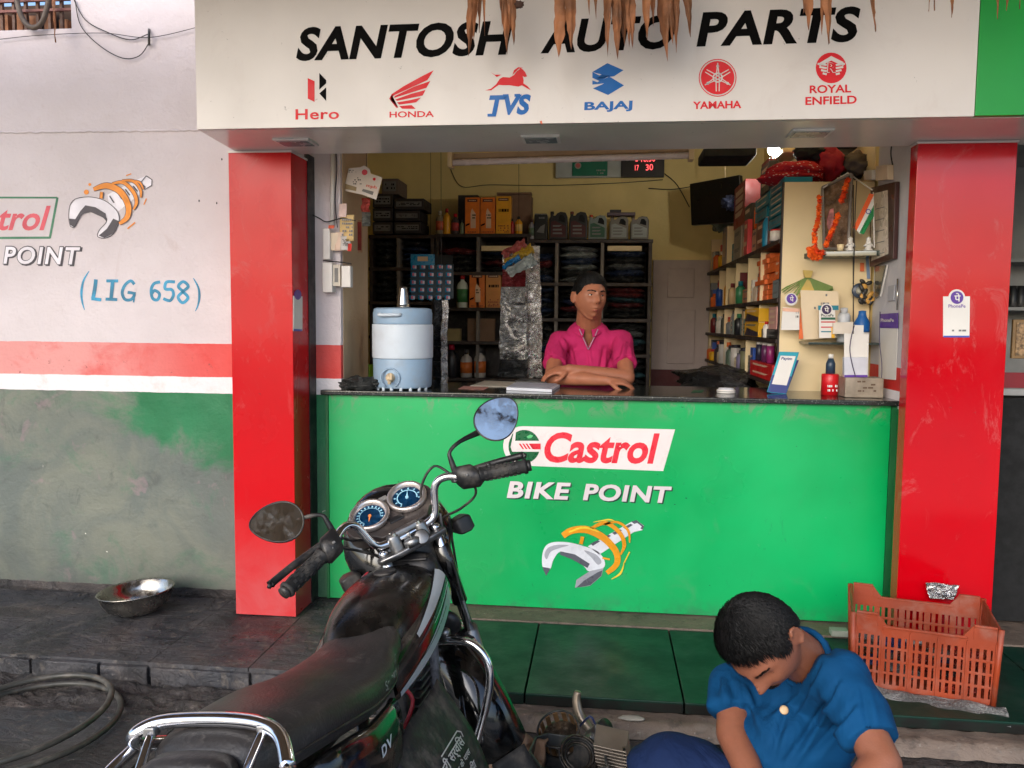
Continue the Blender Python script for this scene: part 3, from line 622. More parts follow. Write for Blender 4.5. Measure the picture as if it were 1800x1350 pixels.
# ------------------------------------------------------------------ neighbouring shop at the right edge
nb = thing('neighbour_shop', (2.4, 1, 0), 'dim neighbouring shop room beyond the right red pillar', 'shop')
M_nb = pm('grey_plaster', (150, 150, 148), .8)
mk('back_wall', G().box(1.5, 4, 1.6, 1.7, 0, 3), M_nb, nb); mk('side_wall', G().box(1.462, 1.5, .44, 1.6, 0, 3), M_nb, nb); mk('side_wall', G().box(4, 4.1, -.1, 1.7, 0, 3), M_nb, nb)
mk('floor', G().box(1.7, 4, -.1, 1.6, -.05, .0), M_dark, nb); mk('ceiling', G().box(1.5, 4.1, -.1, 1.7, 2.4, 2.5), M_nb, nb)
mk('front_counter', G().box(1.74, 3.9, .1, .6, .02, at(1790, 700, Y=.1).z), M_dark, nb)
mk('red_band', G().box(1.735, 3.9, .09, .099, at(1790, 682, Y=.09).z, at(1790, 655, Y=.09).z), pm('dull_red', (120, 16, 26), .5), nb)
mk('white_band', G().box(1.735, 3.9, .085, .1, at(1790, 695, Y=.09).z, at(1790, 684, Y=.09).z), M_nb, nb)
for y in (455, 540): z = at(1790, y, Y=1.3).z; mk('shelf', G().box(1.51, 3.9, 1.28, 1.6, z - .02, z), M_nb, nb)
for i in range(5):
    z = at(1790, 540, Y=1.3).z; x = at(1778 + 14 * i, 520, Y=1.35).x
    tag(mk('storage_tin', G().lathe([(.03, 0), (.032, .01), (.032, .1), (.02, .115), (.02, .13)], (x + .02, 1.38, z + .001), seg=14), M_black, smooth=True), f'dark tin on the neighbouring shelf beyond the right pillar, {["first", "second", "third", "fourth", "fifth"][i]} from the left', 'tin', 'tins on the neighbouring shelf')
A = at(1776, 630, Y=.3); Bq = at(1830, 562, Y=.3)
po = thing('wall_picture', (A + Bq) / 2, 'small ornate framed picture hanging beyond the right red pillar', 'picture')
mk('frame', G().box(A.x, Bq.x, .29, .31, A.z, Bq.z), pm('frame_gold', (140, 110, 70), .5), po, bevel=.004)
mk('print', G().box(A.x + .015, Bq.x - .015, .285, .2895, A.z + .015, Bq.z - .015), pm('busy_print', (150, 120, 84), .5, var=.7, vs=60), po)
# ------------------------------------------------------------------ things inside the shop
def bpx(name, x0, y0, x1, y1, Y, dep, mat, parent=None, bevel=.002, zb=None, **k):
    """box whose front face fills the photograph rectangle on the plane y = Y"""
    xm, ym = (x0 + x1) / 2, (y0 + y1) / 2
    X0, X1 = at(x0, ym, Y=Y).x, at(x1, ym, Y=Y).x; z1 = at(xm, y0, Y=Y).z; z0 = zb if zb is not None else at(xm, y1, Y=Y).z
    return mk(name, G().box(X0, X1, Y, Y + dep, z0, z1), mat, parent, bevel=bevel, **k)
def marks(parent, x0, y0, x1, y1, Y, mat, rows=3, name='print_mark', lay=1, dens=.7):
    """illegible small print: short bars"""
    L = []
    for r in range(rows):
        y = y0 + (y1 - y0) * (r + .5) / rows; h = (y1 - y0) / rows * .26; x = x0 + rnd.uniform(0, .1) * (x1 - x0)
        while x < x1:
            w = rnd.uniform(.05, .2) * (x1 - x0)
            if rnd.random() < dens: L.append([(x, y - h), (min(x1, x + w), y - h), (min(x1, x + w), y + h), (x, y + h)])
            x += w + .04 * (x1 - x0)
    o = ppx(L, Y, mat, parent, lay, name); o['kind'] = 'stuff'; return o
ORD = ['first', 'second', 'third', 'fourth', 'fifth', 'sixth', 'seventh', 'eighth', 'ninth', 'tenth', 'eleventh', 'twelfth'] + ['thirteenth', 'fourteenth', 'fifteenth', 'sixteenth', 'seventeenth', 'eighteenth', 'nineteenth', 'twentieth'] + ['last'] * 9
M_rack = pm('rack_dark_wood', (48, 34, 28), .55, var=.25, dust=.2)
M_post = pm('rack_post_grey', (112, 104, 98), .5, dust=.2)
YR = 3.02                                        # front of the racks
def rack(label, x0, x1, ytop, posts, shelves, zfull=0.0):
    a = at(x0, ytop, Y=YR); b = at(x1, ytop, Y=YR)
    t = thing('storage_rack', ((a.x + b.x) / 2, YR, 0), label, 'rack')
    mk('back_board', G().box(a.x, b.x, YB - .03, YB - .012, .0, a.z), M_rack, t)
    for p in posts: x = at(p, 500, Y=YR).x; mk('post', G().box(x - .014, x + .014, YR, YB - .03, .004, a.z - .03), M_post if p not in (posts[0], posts[-1]) else M_rack, t, bevel=.002)
    for i, s in enumerate(shelves):
        z = at((x0 + x1) / 2, s, Y=YR).z; mk('shelf', G().box(a.x - .01, b.x + .01, YR - .008, YB - .03, z - .028, z), M_rack, t, bevel=.002)
    return t
rack('dark left rack stacked with black cartons behind the water cooler', 650, 764, 412, [652, 700, 760], [413, 470, 530, 590, 650])
rack('middle rack with orange boxes behind the foil strips', 766, 932, 410, [768, 840, 928], [411, 478, 541, 600, 665])
rack('right rack of plastic-wrapped packets behind the man in pink', 934, 1146, 420, [936, 978, 1058, 1142], [421, 497, 560, 622, 680])
# shiny packets in the racks
def film(name, col, m=.0):
    n = NT(name); c0 = lin(col)
    c = n.mix(n.ramp(n.noise(7, 5, .7, 1.), .45, .7), c0, tuple(min(1, v * 1.8 + .05) for v in c0))
    n.p(col=c, rough=n.ramp(n.noise(9), .3, .7, .12, .34), metal=m, spec=.7); n.bump(n.noise(14, 5, .7, 1.6, st=(1, 1, 3.5)), .05, 1.); return n.m
FIL = [film('film_black', (34, 36, 38)), film('film_navy', (30, 54, 96)), film('film_grey', (130, 134, 136), .2), film('film_maroon', (120, 34, 40)), film('film_teal', (40, 90, 104)), film('film_clear', (176, 184, 182), .3)]
FN = ['black', 'navy blue', 'grey', 'maroon', 'dark teal', 'pale clear']
def packet(x0, x1, z, h, y, m, seed):
    w = x1 - x0; sl = rnd.uniform(-.022, .022); dr = rnd.uniform(0, .03)
    def fn(u, v, s):
        e = math.sin(math.pi * min(1, max(0, u))) ** .35 * math.sin(math.pi * min(1, max(0, v))) ** .35
        nz = mnoise.noise((u * 5 + seed, v * 4, seed * .7)) * .35
        return Vector((x0 + w * u + .008 * mnoise.noise((v * 6, seed, 1)), y + .3 * v + .012 * mnoise.noise((u * 7, seed, 2)), z + h / 2 + sl * (u - .5) + dr * (v - .4) * (1 if v < .4 else 0) + s * h / 2 * e * (1 + nz) + .010 * mnoise.noise((u * 6, v * 3, seed))))
    g = G(); g.grid(lambda u, v: fn(u, v, 1), 12, 6); g.grid(lambda u, v: fn(u, v, -1), 12, 6)
    return g
def cell(cx0, cx1, ybot, ytop, n, where, pal):
    A = at(cx0, ybot, Y=YR + .02); Bq = at(cx1, ytop, Y=YR + .02); hh = (Bq.z - A.z) / n
    for i in range(n):
        c = rnd.choice(pal); x0 = A.x + rnd.uniform(.004, .03); x1 = Bq.x - rnd.uniform(.004, .03)
        o = mk('wrapped_packet', packet(x0, x1, A.z + hh * i, hh * 1.15, YR + .01 + rnd.uniform(0, .03), None, rnd.uniform(0, 99)), FIL[c], None, smooth=True)
        tag(o, f'{FN[c]} wrapped packet, {ORD[i]} from the bottom {where}', 'packet', 'plastic-wrapped packets on the racks')
cell(980, 1055, 496, 432, 6, 'in the top middle cell, right rack', [0, 1, 2, 5, 3])
cell(1061, 1139, 496, 440, 5, 'in the top right cell, right rack', [0, 4, 5, 2, 1])
cell(938, 976, 496, 445, 4, 'in the top narrow cell, right rack', [1, 1, 3, 0])
cell(1061, 1139, 559, 505, 6, 'in the cell right of the man\'s head', [3, 0, 4, 0, 3])
cell(980, 1055, 559, 505, 5, 'behind the man\'s head', [0, 3, 0, 1])
cell(938, 976, 559, 505, 6, 'in the narrow cell left of his head', [0, 0, 1])
cell(1061, 1139, 621, 570, 4, 'above the pink right shoulder', [0, 0, 2, 4])
cell(1061, 1139, 679, 632, 4, 'right of the pink sleeve', [0, 0, 4])
cell(938, 976, 621, 570, 4, 'beside the narrow foil strip', [0, 0, 1])
cell(842, 926, 477, 440, 4, 'in the top right cell, middle rack', [0, 3, 3, 1])
cell(770, 838, 477, 436, 4, 'in the top left cell, middle rack', [0, 3, 0])
cell(704, 758, 529, 480, 6, 'behind the blue sachet board', [0, 0, 0, 1])
cell(654, 698, 529, 422, 9, 'in the far left tall cell', [0, 0, 0, 0])
cell(704, 758, 469, 424, 5, 'above the blue sachet board', [0, 0, 1])
for (x0, x1, nm) in ((1068, 1128, 'rolled beige sheet'), (846, 905, 'flat beige card')):
    tag(bpx('rolled_sheet', x0, 432, x1, 441, YR - .005, .3, M_cream), f'{nm} lying on top of the packets in the {"right" if x0 > 1000 else "middle"} rack', 'sheet')
# cartons on the left rack
M_carton = pm('carton_brown', (120, 92, 72), .75, var=.1); M_cdark = pm('carton_dark', (44, 38, 38), .6, var=.2); M_lab = pm('grey_label', (112, 110, 108), .5)
for (x0, y0, x1, y1, dy, m, s) in ((671, 314, 700, 342, 0, pm('carton_grey', (104, 90, 82), .7), 'grey-brown carton on top of the black carton stack'), (655, 340, 690, 365, .0, M_cdark, 'dark carton second from the top of the left stack'),
        (655, 366, 690, 389, .0, M_cdark, 'dark carton third from the top of the left stack'), (655, 390, 690, 412, .0, M_cdark, 'bottom dark carton of the left stack'),
        (693, 349, 745, 369, 0, M_cdark, 'wide black carton topmost of the right stack'), (693, 370, 738, 389, 0, M_cdark, 'wide black carton in the middle of the right stack'), (693, 390, 740, 411, 0, M_cdark, 'wide black carton lowest of the right stack')):
    t = thing('carton', at((x0 + x1) / 2, y1, Y=YR - .05), s, 'carton'); bpx('box', x0, y0, x1, y1 - .6, YR - .05, .32, m, t, bevel=.004)
    bpx('label', x0 + 3, y0 + 5, x1 - 4, y1 - 6, YR - .052, .0015, M_lab, t, bevel=0); marks(t, x0 + 5, y0 + 7, x1 - 6, y1 - 8, YR - .0525, M_inkblack, 2)
# bottles
def bottle(px, pyb, pyt, wpx, Y, mats, label, cat='bottle', shape=0, name='bottle', group=None, lab=None):
    b = at(px, pyb, Y=Y); z1 = at(px, pyt, Y=Y).z; h = z1 - b.z; w = wpx / CF * (at(px, pyb, Y=Y) - CAM).dot(FW) / 2
    c = Vector((b.x, Y + w, b.z + .0005)); t = thing(name, c, label, cat, group)
    if shape == 0: prof = [(w * .92, 0), (w, .03 * h), (w, .62 * h), (w * .82, .72 * h), (w * .36, .80 * h), (w * .34, .86 * h)]; cap = [(w * .44, .84 * h), (w * .44, h), (w * .3, h * 1.0)]
    elif shape == 1: prof = [(w * .96, 0), (w, .02 * h), (w, .84 * h), (w * .8, .9 * h)]; cap = [(w * .62, .88 * h), (w * .62, .99 * h), (w * .5, h)]
    else: prof = [(w, 0), (w, .9 * h)]; cap = [(w * .97, .9 * h), (w * .97, h), (w * .9, h)]
    mk('body', G().lathe(prof, c, seg=20), mats[0], t, smooth=True, bevel=0); mk('cap', G().lathe(cap, c, seg=14), mats[1], t, smooth=True)
    if len(mats) > 2: mk('label_band', G().lathe([(w * 1.015, .16 * h), (w * 1.015, .55 * h)], c, seg=20), mats[2], t, smooth=True, fix=False)
    return t
def jerry(x0, y0, x1, y1, Y, body, lab, capm, label, dep=.1):
    """flat-sided oil can with a handle hole, shoulder and cap"""
    b0 = at(x0, y1, Y=Y); b1 = at(x1, y1, Y=Y); zt = at((x0 + x1) / 2, y0, Y=Y).z; w = b1.x - b0.x; h = zt - b0.z; z = b0.z + .0005
    t = thing('oil_can', ((b0.x + b1.x) / 2, Y, z), label, 'oil can', 'oil cans on the rack top')
    X = lambda u: b0.x + w * u; Zz = lambda v: z + h * v
    outline = [(0, 0), (1, 0), (1, .80), (.9, .95), (.62, .98), (.42, .92), (.34, .84), (.22, .84), (.22, .9), (.06, .9), (.06, .82), (0, .72)]
    mk('body', G().prism([(X(u), Y, Zz(v)) for u, v in outline], (0, dep, 0)), body, t, bevel=.006)
    mk('handle_recess', G().prism([(X(u), Y - .001, Zz(v)) for u, v in [(.50, .66), (.86, .58), (.86, .74), (.74, .86), (.58, .86)]], (0, dep + .002, 0)), M_dark, t)
    mk('cap', G().lathe([(w * .1, 0), (w * .1, h * .1), (w * .08, h * .11)], (X(.14), Y + dep / 2, Zz(.9)), seg=12), capm, t, smooth=True)
    mk('label_panel', G().poly([(X(u), Y - .0015, Zz(v)) for u, v in [(.1, .08), (.9, .08), (.9, .46), (.6, .56), (.3, .66), (.1, .62)]]), lab, t, fix=False)
    g = G()
    for r in range(3): g.poly([(X(u), Y - .0025, Zz(v)) for u, v in [(.2, .18 + r * .13), (.2 + rnd.uniform(.3, .55), .18 + r * .13), (.7, .24 + r * .13), (.2, .24 + r * .13)]])
    mk('print_mark', g, M_lab, t, fix=False)['kind'] = 'stuff'
    return t
C_ = lambda *c: pm('plastic_%d_%d_%d' % c, c, .4, var=.08)
Yq = YR - .0
bottle(772, 411, 370, 15, YR, [C_(140, 124, 96), C_(190, 180, 160), C_(200, 90, 60)], 'tan spray bottle at the left end of the middle rack top')
bottle(784, 411, 366, 13, YR, [C_(216, 150, 20), C_(150, 20, 24)], 'yellow squeeze bottle with a dark red cap on the middle rack top')
bottle(799, 411, 375, 14, YR, [C_(60, 50, 52), C_(200, 20, 34), C_(170, 60, 60)], 'dark bottle with a bright red cap beside the orange boxes')
bottle(811, 411, 386, 8, YR, [C_(110, 120, 90), C_(60, 60, 60)], 'slim green-grey bottle squeezed against the orange boxes')
M_or = pm('orange_print', (226, 118, 36), .4, var=.1, vs=14); M_ye = pm('amber_print', (230, 162, 34), .4, var=.08, vs=14); M_pale = pm('pale_print', (226, 190, 160), .4)
def obox(x0, y0, x1, y1, Y, m, label, kind=0, group='tall printed oil boxes'):
    t = thing('oil_box', at((x0 + x1) / 2, y1, Y=Y), label, 'box', group)
    bpx('box', x0, y0, x1, y1 - .4, Y, .09, m, t, bevel=.002)
    bpx('header', x0 + 4, y0 + 3, x1 - 4, y0 + 8, Y - .0015, .001, pm('header_brown', (90, 40, 26), .4), t, bevel=0); marks(t, x0 + 6, y0 + 4, x1 - 6, y0 + 7, Y - .0018, M_pale, 1, dens=.9)
    xm = (x0 + x1) / 2 + 1; h = y1 - y0
    if kind == 0:
        ppx([[(xm - 4, y1 - 10), (xm + 5, y1 - 10), (xm + 5, y0 + h * .45), (xm + 1, y0 + h * .36), (xm - 1, y0 + h * .30), (xm - 3, y0 + h * .36), (xm - 4, y0 + h * .45)]], Y, M_pale, t, 1)
        marks(t, xm - 3, y0 + h * .45, xm + 5, y0 + h * .6, Y, M_inkblack, 2, lay=2)
        ppx([[(x0 + 1, y1 - 16), (x0 + 8, y1 - 19), (x0 + 8, y1 - 16), (x0 + 1, y1 - 13)]], Y, M_inkblack, t, 2)
    else:
        marks(t, x0 + 4, y0 + h * .3, x1 - 3, y0 + h * .45, Y, M_inkblack, 1, dens=1); marks(t, x0 + 3, y1 - 16, x1 - 4, y1 - 4, Y, pm('print_rust', (150, 60, 30), .4), 3)
    marks(t, x0 + 2, y1 - 5, x1 - 3, y1 - 1.5, Y, pm('print_rust', (150, 60, 30), .4), 1)
    return t
obox(817.5, 347, 843, 411, YR, M_or, 'tall orange oil box, first from the left on the rack top')
obox(844.5, 347, 870, 411, YR, M_or, 'tall orange oil box, middle one on the rack top')
obox(872, 345, 898, 411, YR, M_ye, 'tall amber oil box with dark lettering at the right of the rack top row', 1)
tag(bpx('dark_carton', 805, 343, 840, 410, YR + .12, .2, M_cdark), 'dark carton standing behind the two orange oil boxes', 'carton')
t = thing('brown_carton', at(898, 380, Y=YR + .12), 'open brown cardboard carton behind the amber oil box', 'carton')
bpx('box', 873, 342, 933, 410.5, YR + .12, .22, M_carton, t, bevel=.003); bpx('flap', 873, 338, 934, 341.5, YR + .1, .1, M_carton, t)
bottle(911, 411, 380, 13, YR - .01, [C_(230, 160, 20), C_(40, 40, 40), C_(240, 200, 120)], 'small yellow oil bottle in front of the brown carton')
bottle(900, 411, 384, 7, YR, [C_(160, 24, 24), C_(40, 40, 40)], 'small red bottle squeezed beside the amber oil box')
# cans on the right rack
bottle(934, 420, 384, 12, YR, [C_(150, 146, 150), C_(90, 50, 40), C_(90, 110, 90)], 'silver bottle at the left end of the right rack top')
t = thing('black_tin', at(950, 420, Y=YR), 'square black tin with a green and white picture on the right rack top', 'tin'); bpx('body', 939, 377, 962, 420.6, YR, .1, C_(24, 26, 26), t, bevel=.004); marks(t, 943, 380, 958, 386, YR, M_lab, 1); ppx([[(943, 408), (950, 398), (958, 394), (956, 410)]], YR, M_lab, t); bpx('lid', 940, 375, 961, 377, YR + .01, .08, M_steel, t)
M_ldark = pm('label_dark_red', (70, 16, 24), .4); M_lgrn = pm('label_green', (30, 84, 60), .4, var=.2); M_lgr = pm('label_grey', (140, 146, 140), .4, var=.1)
jerry(965, 371, 997, 420.6, YR, C_(30, 28, 30), M_ldark, C_(30, 22, 24), 'black oil can with a dark label, left of the two black cans')
jerry(1000, 371, 1032, 420.6, YR, C_(28, 27, 30), M_ldark, C_(110, 40, 40), 'black oil can with a dark label, right of the two black cans')
jerry(1034, 377, 1066, 420.6, YR, C_(118, 128, 124), M_lgrn, C_(190, 70, 40), 'grey-green oil can with an orange cap on the right rack')
jerry(1071, 379, 1104, 420.6, YR, C_(112, 106, 96), M_lgr, C_(80, 60, 50), 'bronze grey oil can under the shallow tray')
jerry(1108, 379, 1140, 420.6, YR, C_(104, 100, 92), M_lgr, C_(80, 60, 50), 'bronze grey oil can at the right end of the rack')
tag(bpx('tray', 1067, 373, 1117, 379, YR + .01, .12, C_(96, 80, 88), bevel=.006), 'shallow plum tray laid across two bronze oil cans', 'tray')
tag(bpx('small_box', 1072, 368.5, 1092, 372.8, YR + .03, .08, C_(40, 34, 44), bevel=.003), 'small dark box on top of the shallow tray', 'box')
# second row of the middle rack
bottle(811, 541, 481, 20, YR, [C_(196, 204, 196), C_(190, 40, 50), C_(60, 120, 70)], 'white oil bottle with a green picture, left of the lower orange boxes')
obox(825, 480, 852, 541, YR, M_or, 'lower orange oil box with a bottle picture, beside the white bottle')
obox(854, 480, 880, 541, YR, pm('orange_pale', (206, 134, 60), .4, var=.1), 'faded orange oil box beside the wide foil strip', 1)
for (x, y0, s) in ((818, 615, 'left'), (842, 612, 'right')):
    bottle(x, 664, y0, 21, YR, [C_(176, 170, 166), C_(60, 58, 60), pm('orange_label', (206, 110, 50), .4, var=.15)], f'clear bottle with an orange label low in the rack, {s} one of the pair')
bottle(792, 664, 606, 22, YR, [C_(34, 34, 40), C_(190, 26, 60)], 'black bottle with a red cap low in the rack behind the film strip')
tag(bpx('paper_bag', 786, 578, 808, 610, YR, .1, pm('paper_brown', (146, 130, 90), .8), zb=at(797, 600, Y=YR).z), 'crumpled brown paper bag on the third shelf of the middle rack', 'bag')
tag(bpx('cardboard_piece', 822, 560, 870, 588, YR + .05, .02, M_carton, zb=at(846, 600, Y=YR).z), 'loose piece of cardboard leaning in the middle rack', 'cardboard')

# -------------------------------------------------- blue sachet board
YBd = 1.35; M_sblue = pm('sachet_blue', (0, 118, 158), .3, var=.15, vs=20); M_spink = pm('sachet_pale', (206, 190, 200), .35); M_sk = pm('sachet_pink', (200, 90, 110), .35)
sb = thing('sachet_board', at(757, 530, Y=YBd), 'hanging display board of small blue sachets above the water cooler', 'display board')
bpx('header_card', 722, 447, 764, 466, YBd, .004, M_sblue, sb, bevel=0); bpx('header_label', 734, 451, 752, 459, YBd - .002, .001, pm('tan_label', (196, 160, 120), .4), sb, bevel=0)
bpx('dark_card', 764, 448, 796, 466, YBd + .004, .004, M_dark, sb, bevel=0); bpx('backing', 722, 464, 797, 524, YBd + .01, .004, pm('board_dark', (20, 44, 58), .5), sb, bevel=0)
for r in range(5):
    for c in range(5):
        x = 720.5 - r * .7 + c * 15.4; y = 464 + r * 13.4
        q = at(x + 7, y + 5.5, Y=YBd); w = .0345; h = .03
        def pk(u, v, q=q, sd=r * 5 + c): return Vector((q.x + (u - .5) * w, YBd - .004 - .007 * math.sin(math.pi * u) * (.4 + .6 * v), q.z + (.5 - v) * h))
        s_ = mk('sachet', G().grid(pk, 4, 3), M_sblue, sb, smooth=True, fix=False)
        A = (x + 5, y + 2.5); L = [[(A[0] + a, A[1] + b_), (A[0] + a + 3.2, A[1] + b_), (A[0] + a + 3.2, A[1] + b_ + 5), (A[0] + a, A[1] + b_ + 5)] for a, b_ in ((0, 0), (3.6, .5))]
        ppx(L[:1], YBd - .012, M_sk, s_); ppx(L[1:], YBd - .012, M_spink, s_)
wire([(757, 250), (757, 447)], r=.0015, label='string holding up the blue sachet board', Y=YBd, smooth=1, name='string', cat='string')
# -------------------------------------------------- foil strips
def foil(name, x0, x1, y0, y1, Y, mat, label, taper=0., seed=0, bands=None, amp=.02, cat='foil strip', step=34):
    A = at(x0, y0, Y=Y); Bq = at(x1, y1, Y=Y); t = thing(name, Vector(((A.x + Bq.x) / 2, Y, A.z)), label, cat)
    n = max(1, round((y1 - y0) / step))
    for i in range(n):
        za = A.z + (Bq.z - A.z) * i / n; zb_ = A.z + (Bq.z - A.z) * (i + .985) / n
        def fn(u, v, i=i, za=za, zb_=zb_):
            k = (i + v) / n; w = (Bq.x - A.x) / 2 * (1 + taper * (k - .5)); cx = (A.x + Bq.x) / 2 + .014 * mnoise.noise((k * 4, seed, 0))
            e = 1 + .07 * mnoise.noise((k * 18, seed + (u > .5), 3))
            return Vector((cx + (u - .5) * 2 * w * e, Y - amp * math.sin(math.pi * v) * (.5 + .5 * math.sin(math.pi * u)) + amp * .9 * mnoise.noise((u * 3 + seed, k * 16, seed)) + amp * .35 * mnoise.noise((u * 9, k * 40, seed)), za + (zb_ - za) * v))
        mk('pouch', G().grid(fn, 18, 14), mat if not bands or i not in bands else bands[i], t, smooth=True, fix=False)
    return t
n = NT('foil_silver'); n.p(col=n.mix(n.ramp(n.noise(5), .4, .6), (.55, .53, .52), (.78, .76, .75)), rough=.2, metal=1.); n.bump(n.noise(26, 4, .7, 1.4), .03, .9); M_foil = n.m
n = NT('foil_printed'); n.p(col=n.mix(n.ramp(n.noise(9, 5, .7, 1), .5, .6), lin((130, 130, 130)), lin((226, 222, 216))), rough=.24, metal=.85); n.bump(n.noise(20, 4, .7, 1.4), .03, .9); M_foil2 = n.m
YF = 1.0
foil('foil_strip', 881, 924, 440, 664, YF, M_foil2, 'wide hanging strip of silver foil pouches with a dark red band', .3, 3, {1: film('film_redband', (110, 22, 28), .3), 6: FIL[0]})
foil('foil_strip', 920, 950, 432, 664, YF + .06, M_foil, 'narrow crinkled silver foil strip right of the wide one', .5, 9)
for i, (a, b, c, m, s) in enumerate((((884, 448), (925, 428), 20, film('film_red', (170, 80, 76)), 'red'), ((888, 462), (936, 436), 18, film('film_yellow', (190, 150, 40)), 'yellow'), ((884, 470), (914, 452), 12, film('film_blue', (20, 110, 170)), 'blue'), ((893, 480), (940, 455), 22, FIL[5], 'pale clear'))):
    P0, P1 = at(*a, Y=YF - .03 - .02 * i), at(*b, Y=YF - .03 - .02 * i); d = (P1 - P0); up = Vector((-d.z, 0, d.x)).normalized() * (c / 2 / CF * 5)
    o = mk('folded_packet', G().grid(lambda u, v: P0 + d * u + up * (v - .5) * 2 * (.6 + .4 * u) + Vector((.01 * mnoise.noise((u * 6, v * 6, i + 5)), -.02 * math.sin(math.pi * v) + .03 * mnoise.noise((u * 6, v * 4, i)), .02 * mnoise.noise((u * 5, v * 4, i + 9)))), 18, 10), m, None, smooth=True, fix=False)
    tag(o, f'{s} folded packet tucked into the top of the wide foil strip', 'packet')
ft = foil('film_strip', 762, 782, 527, 690, .50, film('film_stripblack', (24, 26, 32), .2), 'black and silver strip of film pouches hanging right of the water cooler', 0, 5, None, .02, 'film strip', 28)
foil('film_edge', 776, 787, 527, 690, .48, M_foil, 'crinkled silver edge of film pouches beside the black strip', .2, 12, None, .02, 'film strip', 28)
wire([(775, 250), (776, 527)], r=.0015, label='string holding the black film strip beside the cooler', Y=.5, smooth=1, name='string', cat='string')
wire([(912, 250), (912, 432)], r=.0015, label='string holding the wide foil strips', Y=YF, smooth=1, name='string', cat='string')

# -------------------------------------------------- water cooler, cup
YCc = .2; wc = at(703, 684, Z=ZT); wc = Vector((wc.x, wc.y + .06, ZT)); rw = .1535
cw = thing('water_cooler', wc, 'large pale blue and white water cooler jug with a tap on the counter', 'water cooler')
k = (at(703, 600, Y=wc.y) - CAM).dot(FW) / CF
Zp = lambda y: at(703, y, Y=wc.y - .1).z
M_cb = pm('cooler_blue', (146, 172, 196), .45, var=.07, vs=5, dust=.3); M_cwh = pm('cooler_white', (206, 216, 226), .45, var=.04, vs=3, dust=.2)
z1, z2, z3 = Zp(631), Zp(570), Zp(543); rw = 52.5 * k
mk('base_section', G().lathe([(rw * .94, ZT + .008), (rw * .97, ZT + .02), (rw * .985, z1)], (wc.x, wc.y, 0), seg=48), M_cb, cw, smooth=True, bevel=.003)
mk('middle_section', G().lathe([(rw * 1.0, z1 + .001), (rw * 1.012, z1 + .012), (rw * 1.012, z2 - .012), (rw * 1.0, z2)], (wc.x, wc.y, 0), seg=48), M_cwh, cw, smooth=True, bevel=.003)
lid = mk('lid', G().lathe([(rw * .97, z2 + .001), (rw * .98, z2 + .01), (rw * .985, z3 - .02), (rw * .965, z3 - .012), (rw * .96, z3), (rw * .86, z3 + .006), (0, z3 + .008)], (wc.x, wc.y, 0), seg=48), M_cb, cw, smooth=True, bevel=.002)
hx = at(683, 552, Y=wc.y - rw); mk('handle', G().tube([hx + Vector((-.045, .012, 0)), hx + Vector((-.04, -.012, -.004)), hx + Vector((.05, -.008, -.004)), hx + Vector((.055, .02, 0))], .008, 8, smooth=4), M_cwh, lid, smooth=True)
for i in range(8):
    a = R(200 + 20 * i); mk('foot', G().lathe([(.008, ZT), (.009, ZT + .014)], (wc.x + rw * .9 * math.cos(a), wc.y + rw * .9 * math.sin(a), 0), seg=8), M_cwh, cw)
tx = at(686, 664, Y=wc.y - rw * .98); g = G(); Rm = Matrix.Rotation(R(90), 3, 'X')
mk('tap_niche', G().tube([tx + Vector((.047 * math.cos(R(a)), -.002 + .02 * (1 - math.sin(R(a))) * .0, .047 * math.sin(R(a)) - .002)) for a in range(-60, 241, 15)], .005, 6), M_cb, cw, smooth=True)
tp = mk('tap', G().lathe([(.022, 0), (.024, .008), (.017, .012), (.014, .045), (.0, .046)], tx + Vector((0, .008, 0)), Rm, seg=16), pm('tap_cream', (206, 184, 150), .5), cw, smooth=True)
mk('spout', G().tube([tx + Vector((0, -.025, 0)), tx + Vector((.004, -.03, -.03))], .009, 8), pm('tap_cream', (206, 184, 150), .5), tp, smooth=True); mk('tap_lever', G().obox(tx + Vector((.014, -.04, .008)), .012, .008, .034), pm('tap_cream', (206, 184, 150), .5), tp, bevel=.003)
cup_z = z3 + .0085; cpt = at(709, 540, Y=wc.y); kz = at(709, 504, Y=wc.y).z
cup = mk('steel_cup', G().lathe([(.034, cup_z), (.033, cup_z + .006)] + [(.033 - (.014) * t / 10 + (.0006 if t % 2 else 0), cup_z + .006 + (kz - cup_z - .008) * t / 10) for t in range(11)] + [(.0, kz)], (cpt.x, wc.y, 0), seg=28), M_steel, None, smooth=True); tag(cup, 'tall steel tumbler upside down on the water cooler lid', 'cup')

# -------------------------------------------------- left jamb fittings
YJ = .03
con = mk('conduit', G().tube([at(585, 262, Y=YJ - .012), at(584, 398, Y=YJ - .012)], .012, 10), M_white, None, smooth=True); tag(con, 'white vertical wiring conduit on the left door jamb', 'conduit')
wire([(590, 262), (592, 300), (589, 350), (593, 400)], r=.003, label='grey cable running down beside the white conduit', Y=YJ - .02)
t = thing('meter_box', at(577, 440, Y=YJ - .03), 'upper white plastic fuse box on the left door jamb', 'fuse box'); bpx('case', 567, 401, 580, 456, YJ - .05, .049, M_white, t, bevel=.004); bpx('cover', 581, 409, 600, 440, YJ - .035, .034, pm('cream_plastic', (226, 206, 180), .5), t, bevel=.003)
t = thing('switch_board', at(590, 515, Y=YJ - .03), 'lower white switch box with two sockets on the left door jamb', 'switch box'); bpx('case', 566, 461, 584, 514, YJ - .06, .059, M_white, t, bevel=.004)
f = bpx('socket_plate', 585, 465, 598, 503, YJ - .05, .049, pm('plate_ivory', (206, 196, 180), .45), t, bevel=.002); bpx('socket_holes', 588, 471, 594, 496, YJ - .052, .002, M_lab, f, bevel=0); bpx('switch_plate', 600, 467, 616, 505, YJ - .055, .04, M_white, t, bevel=.003)
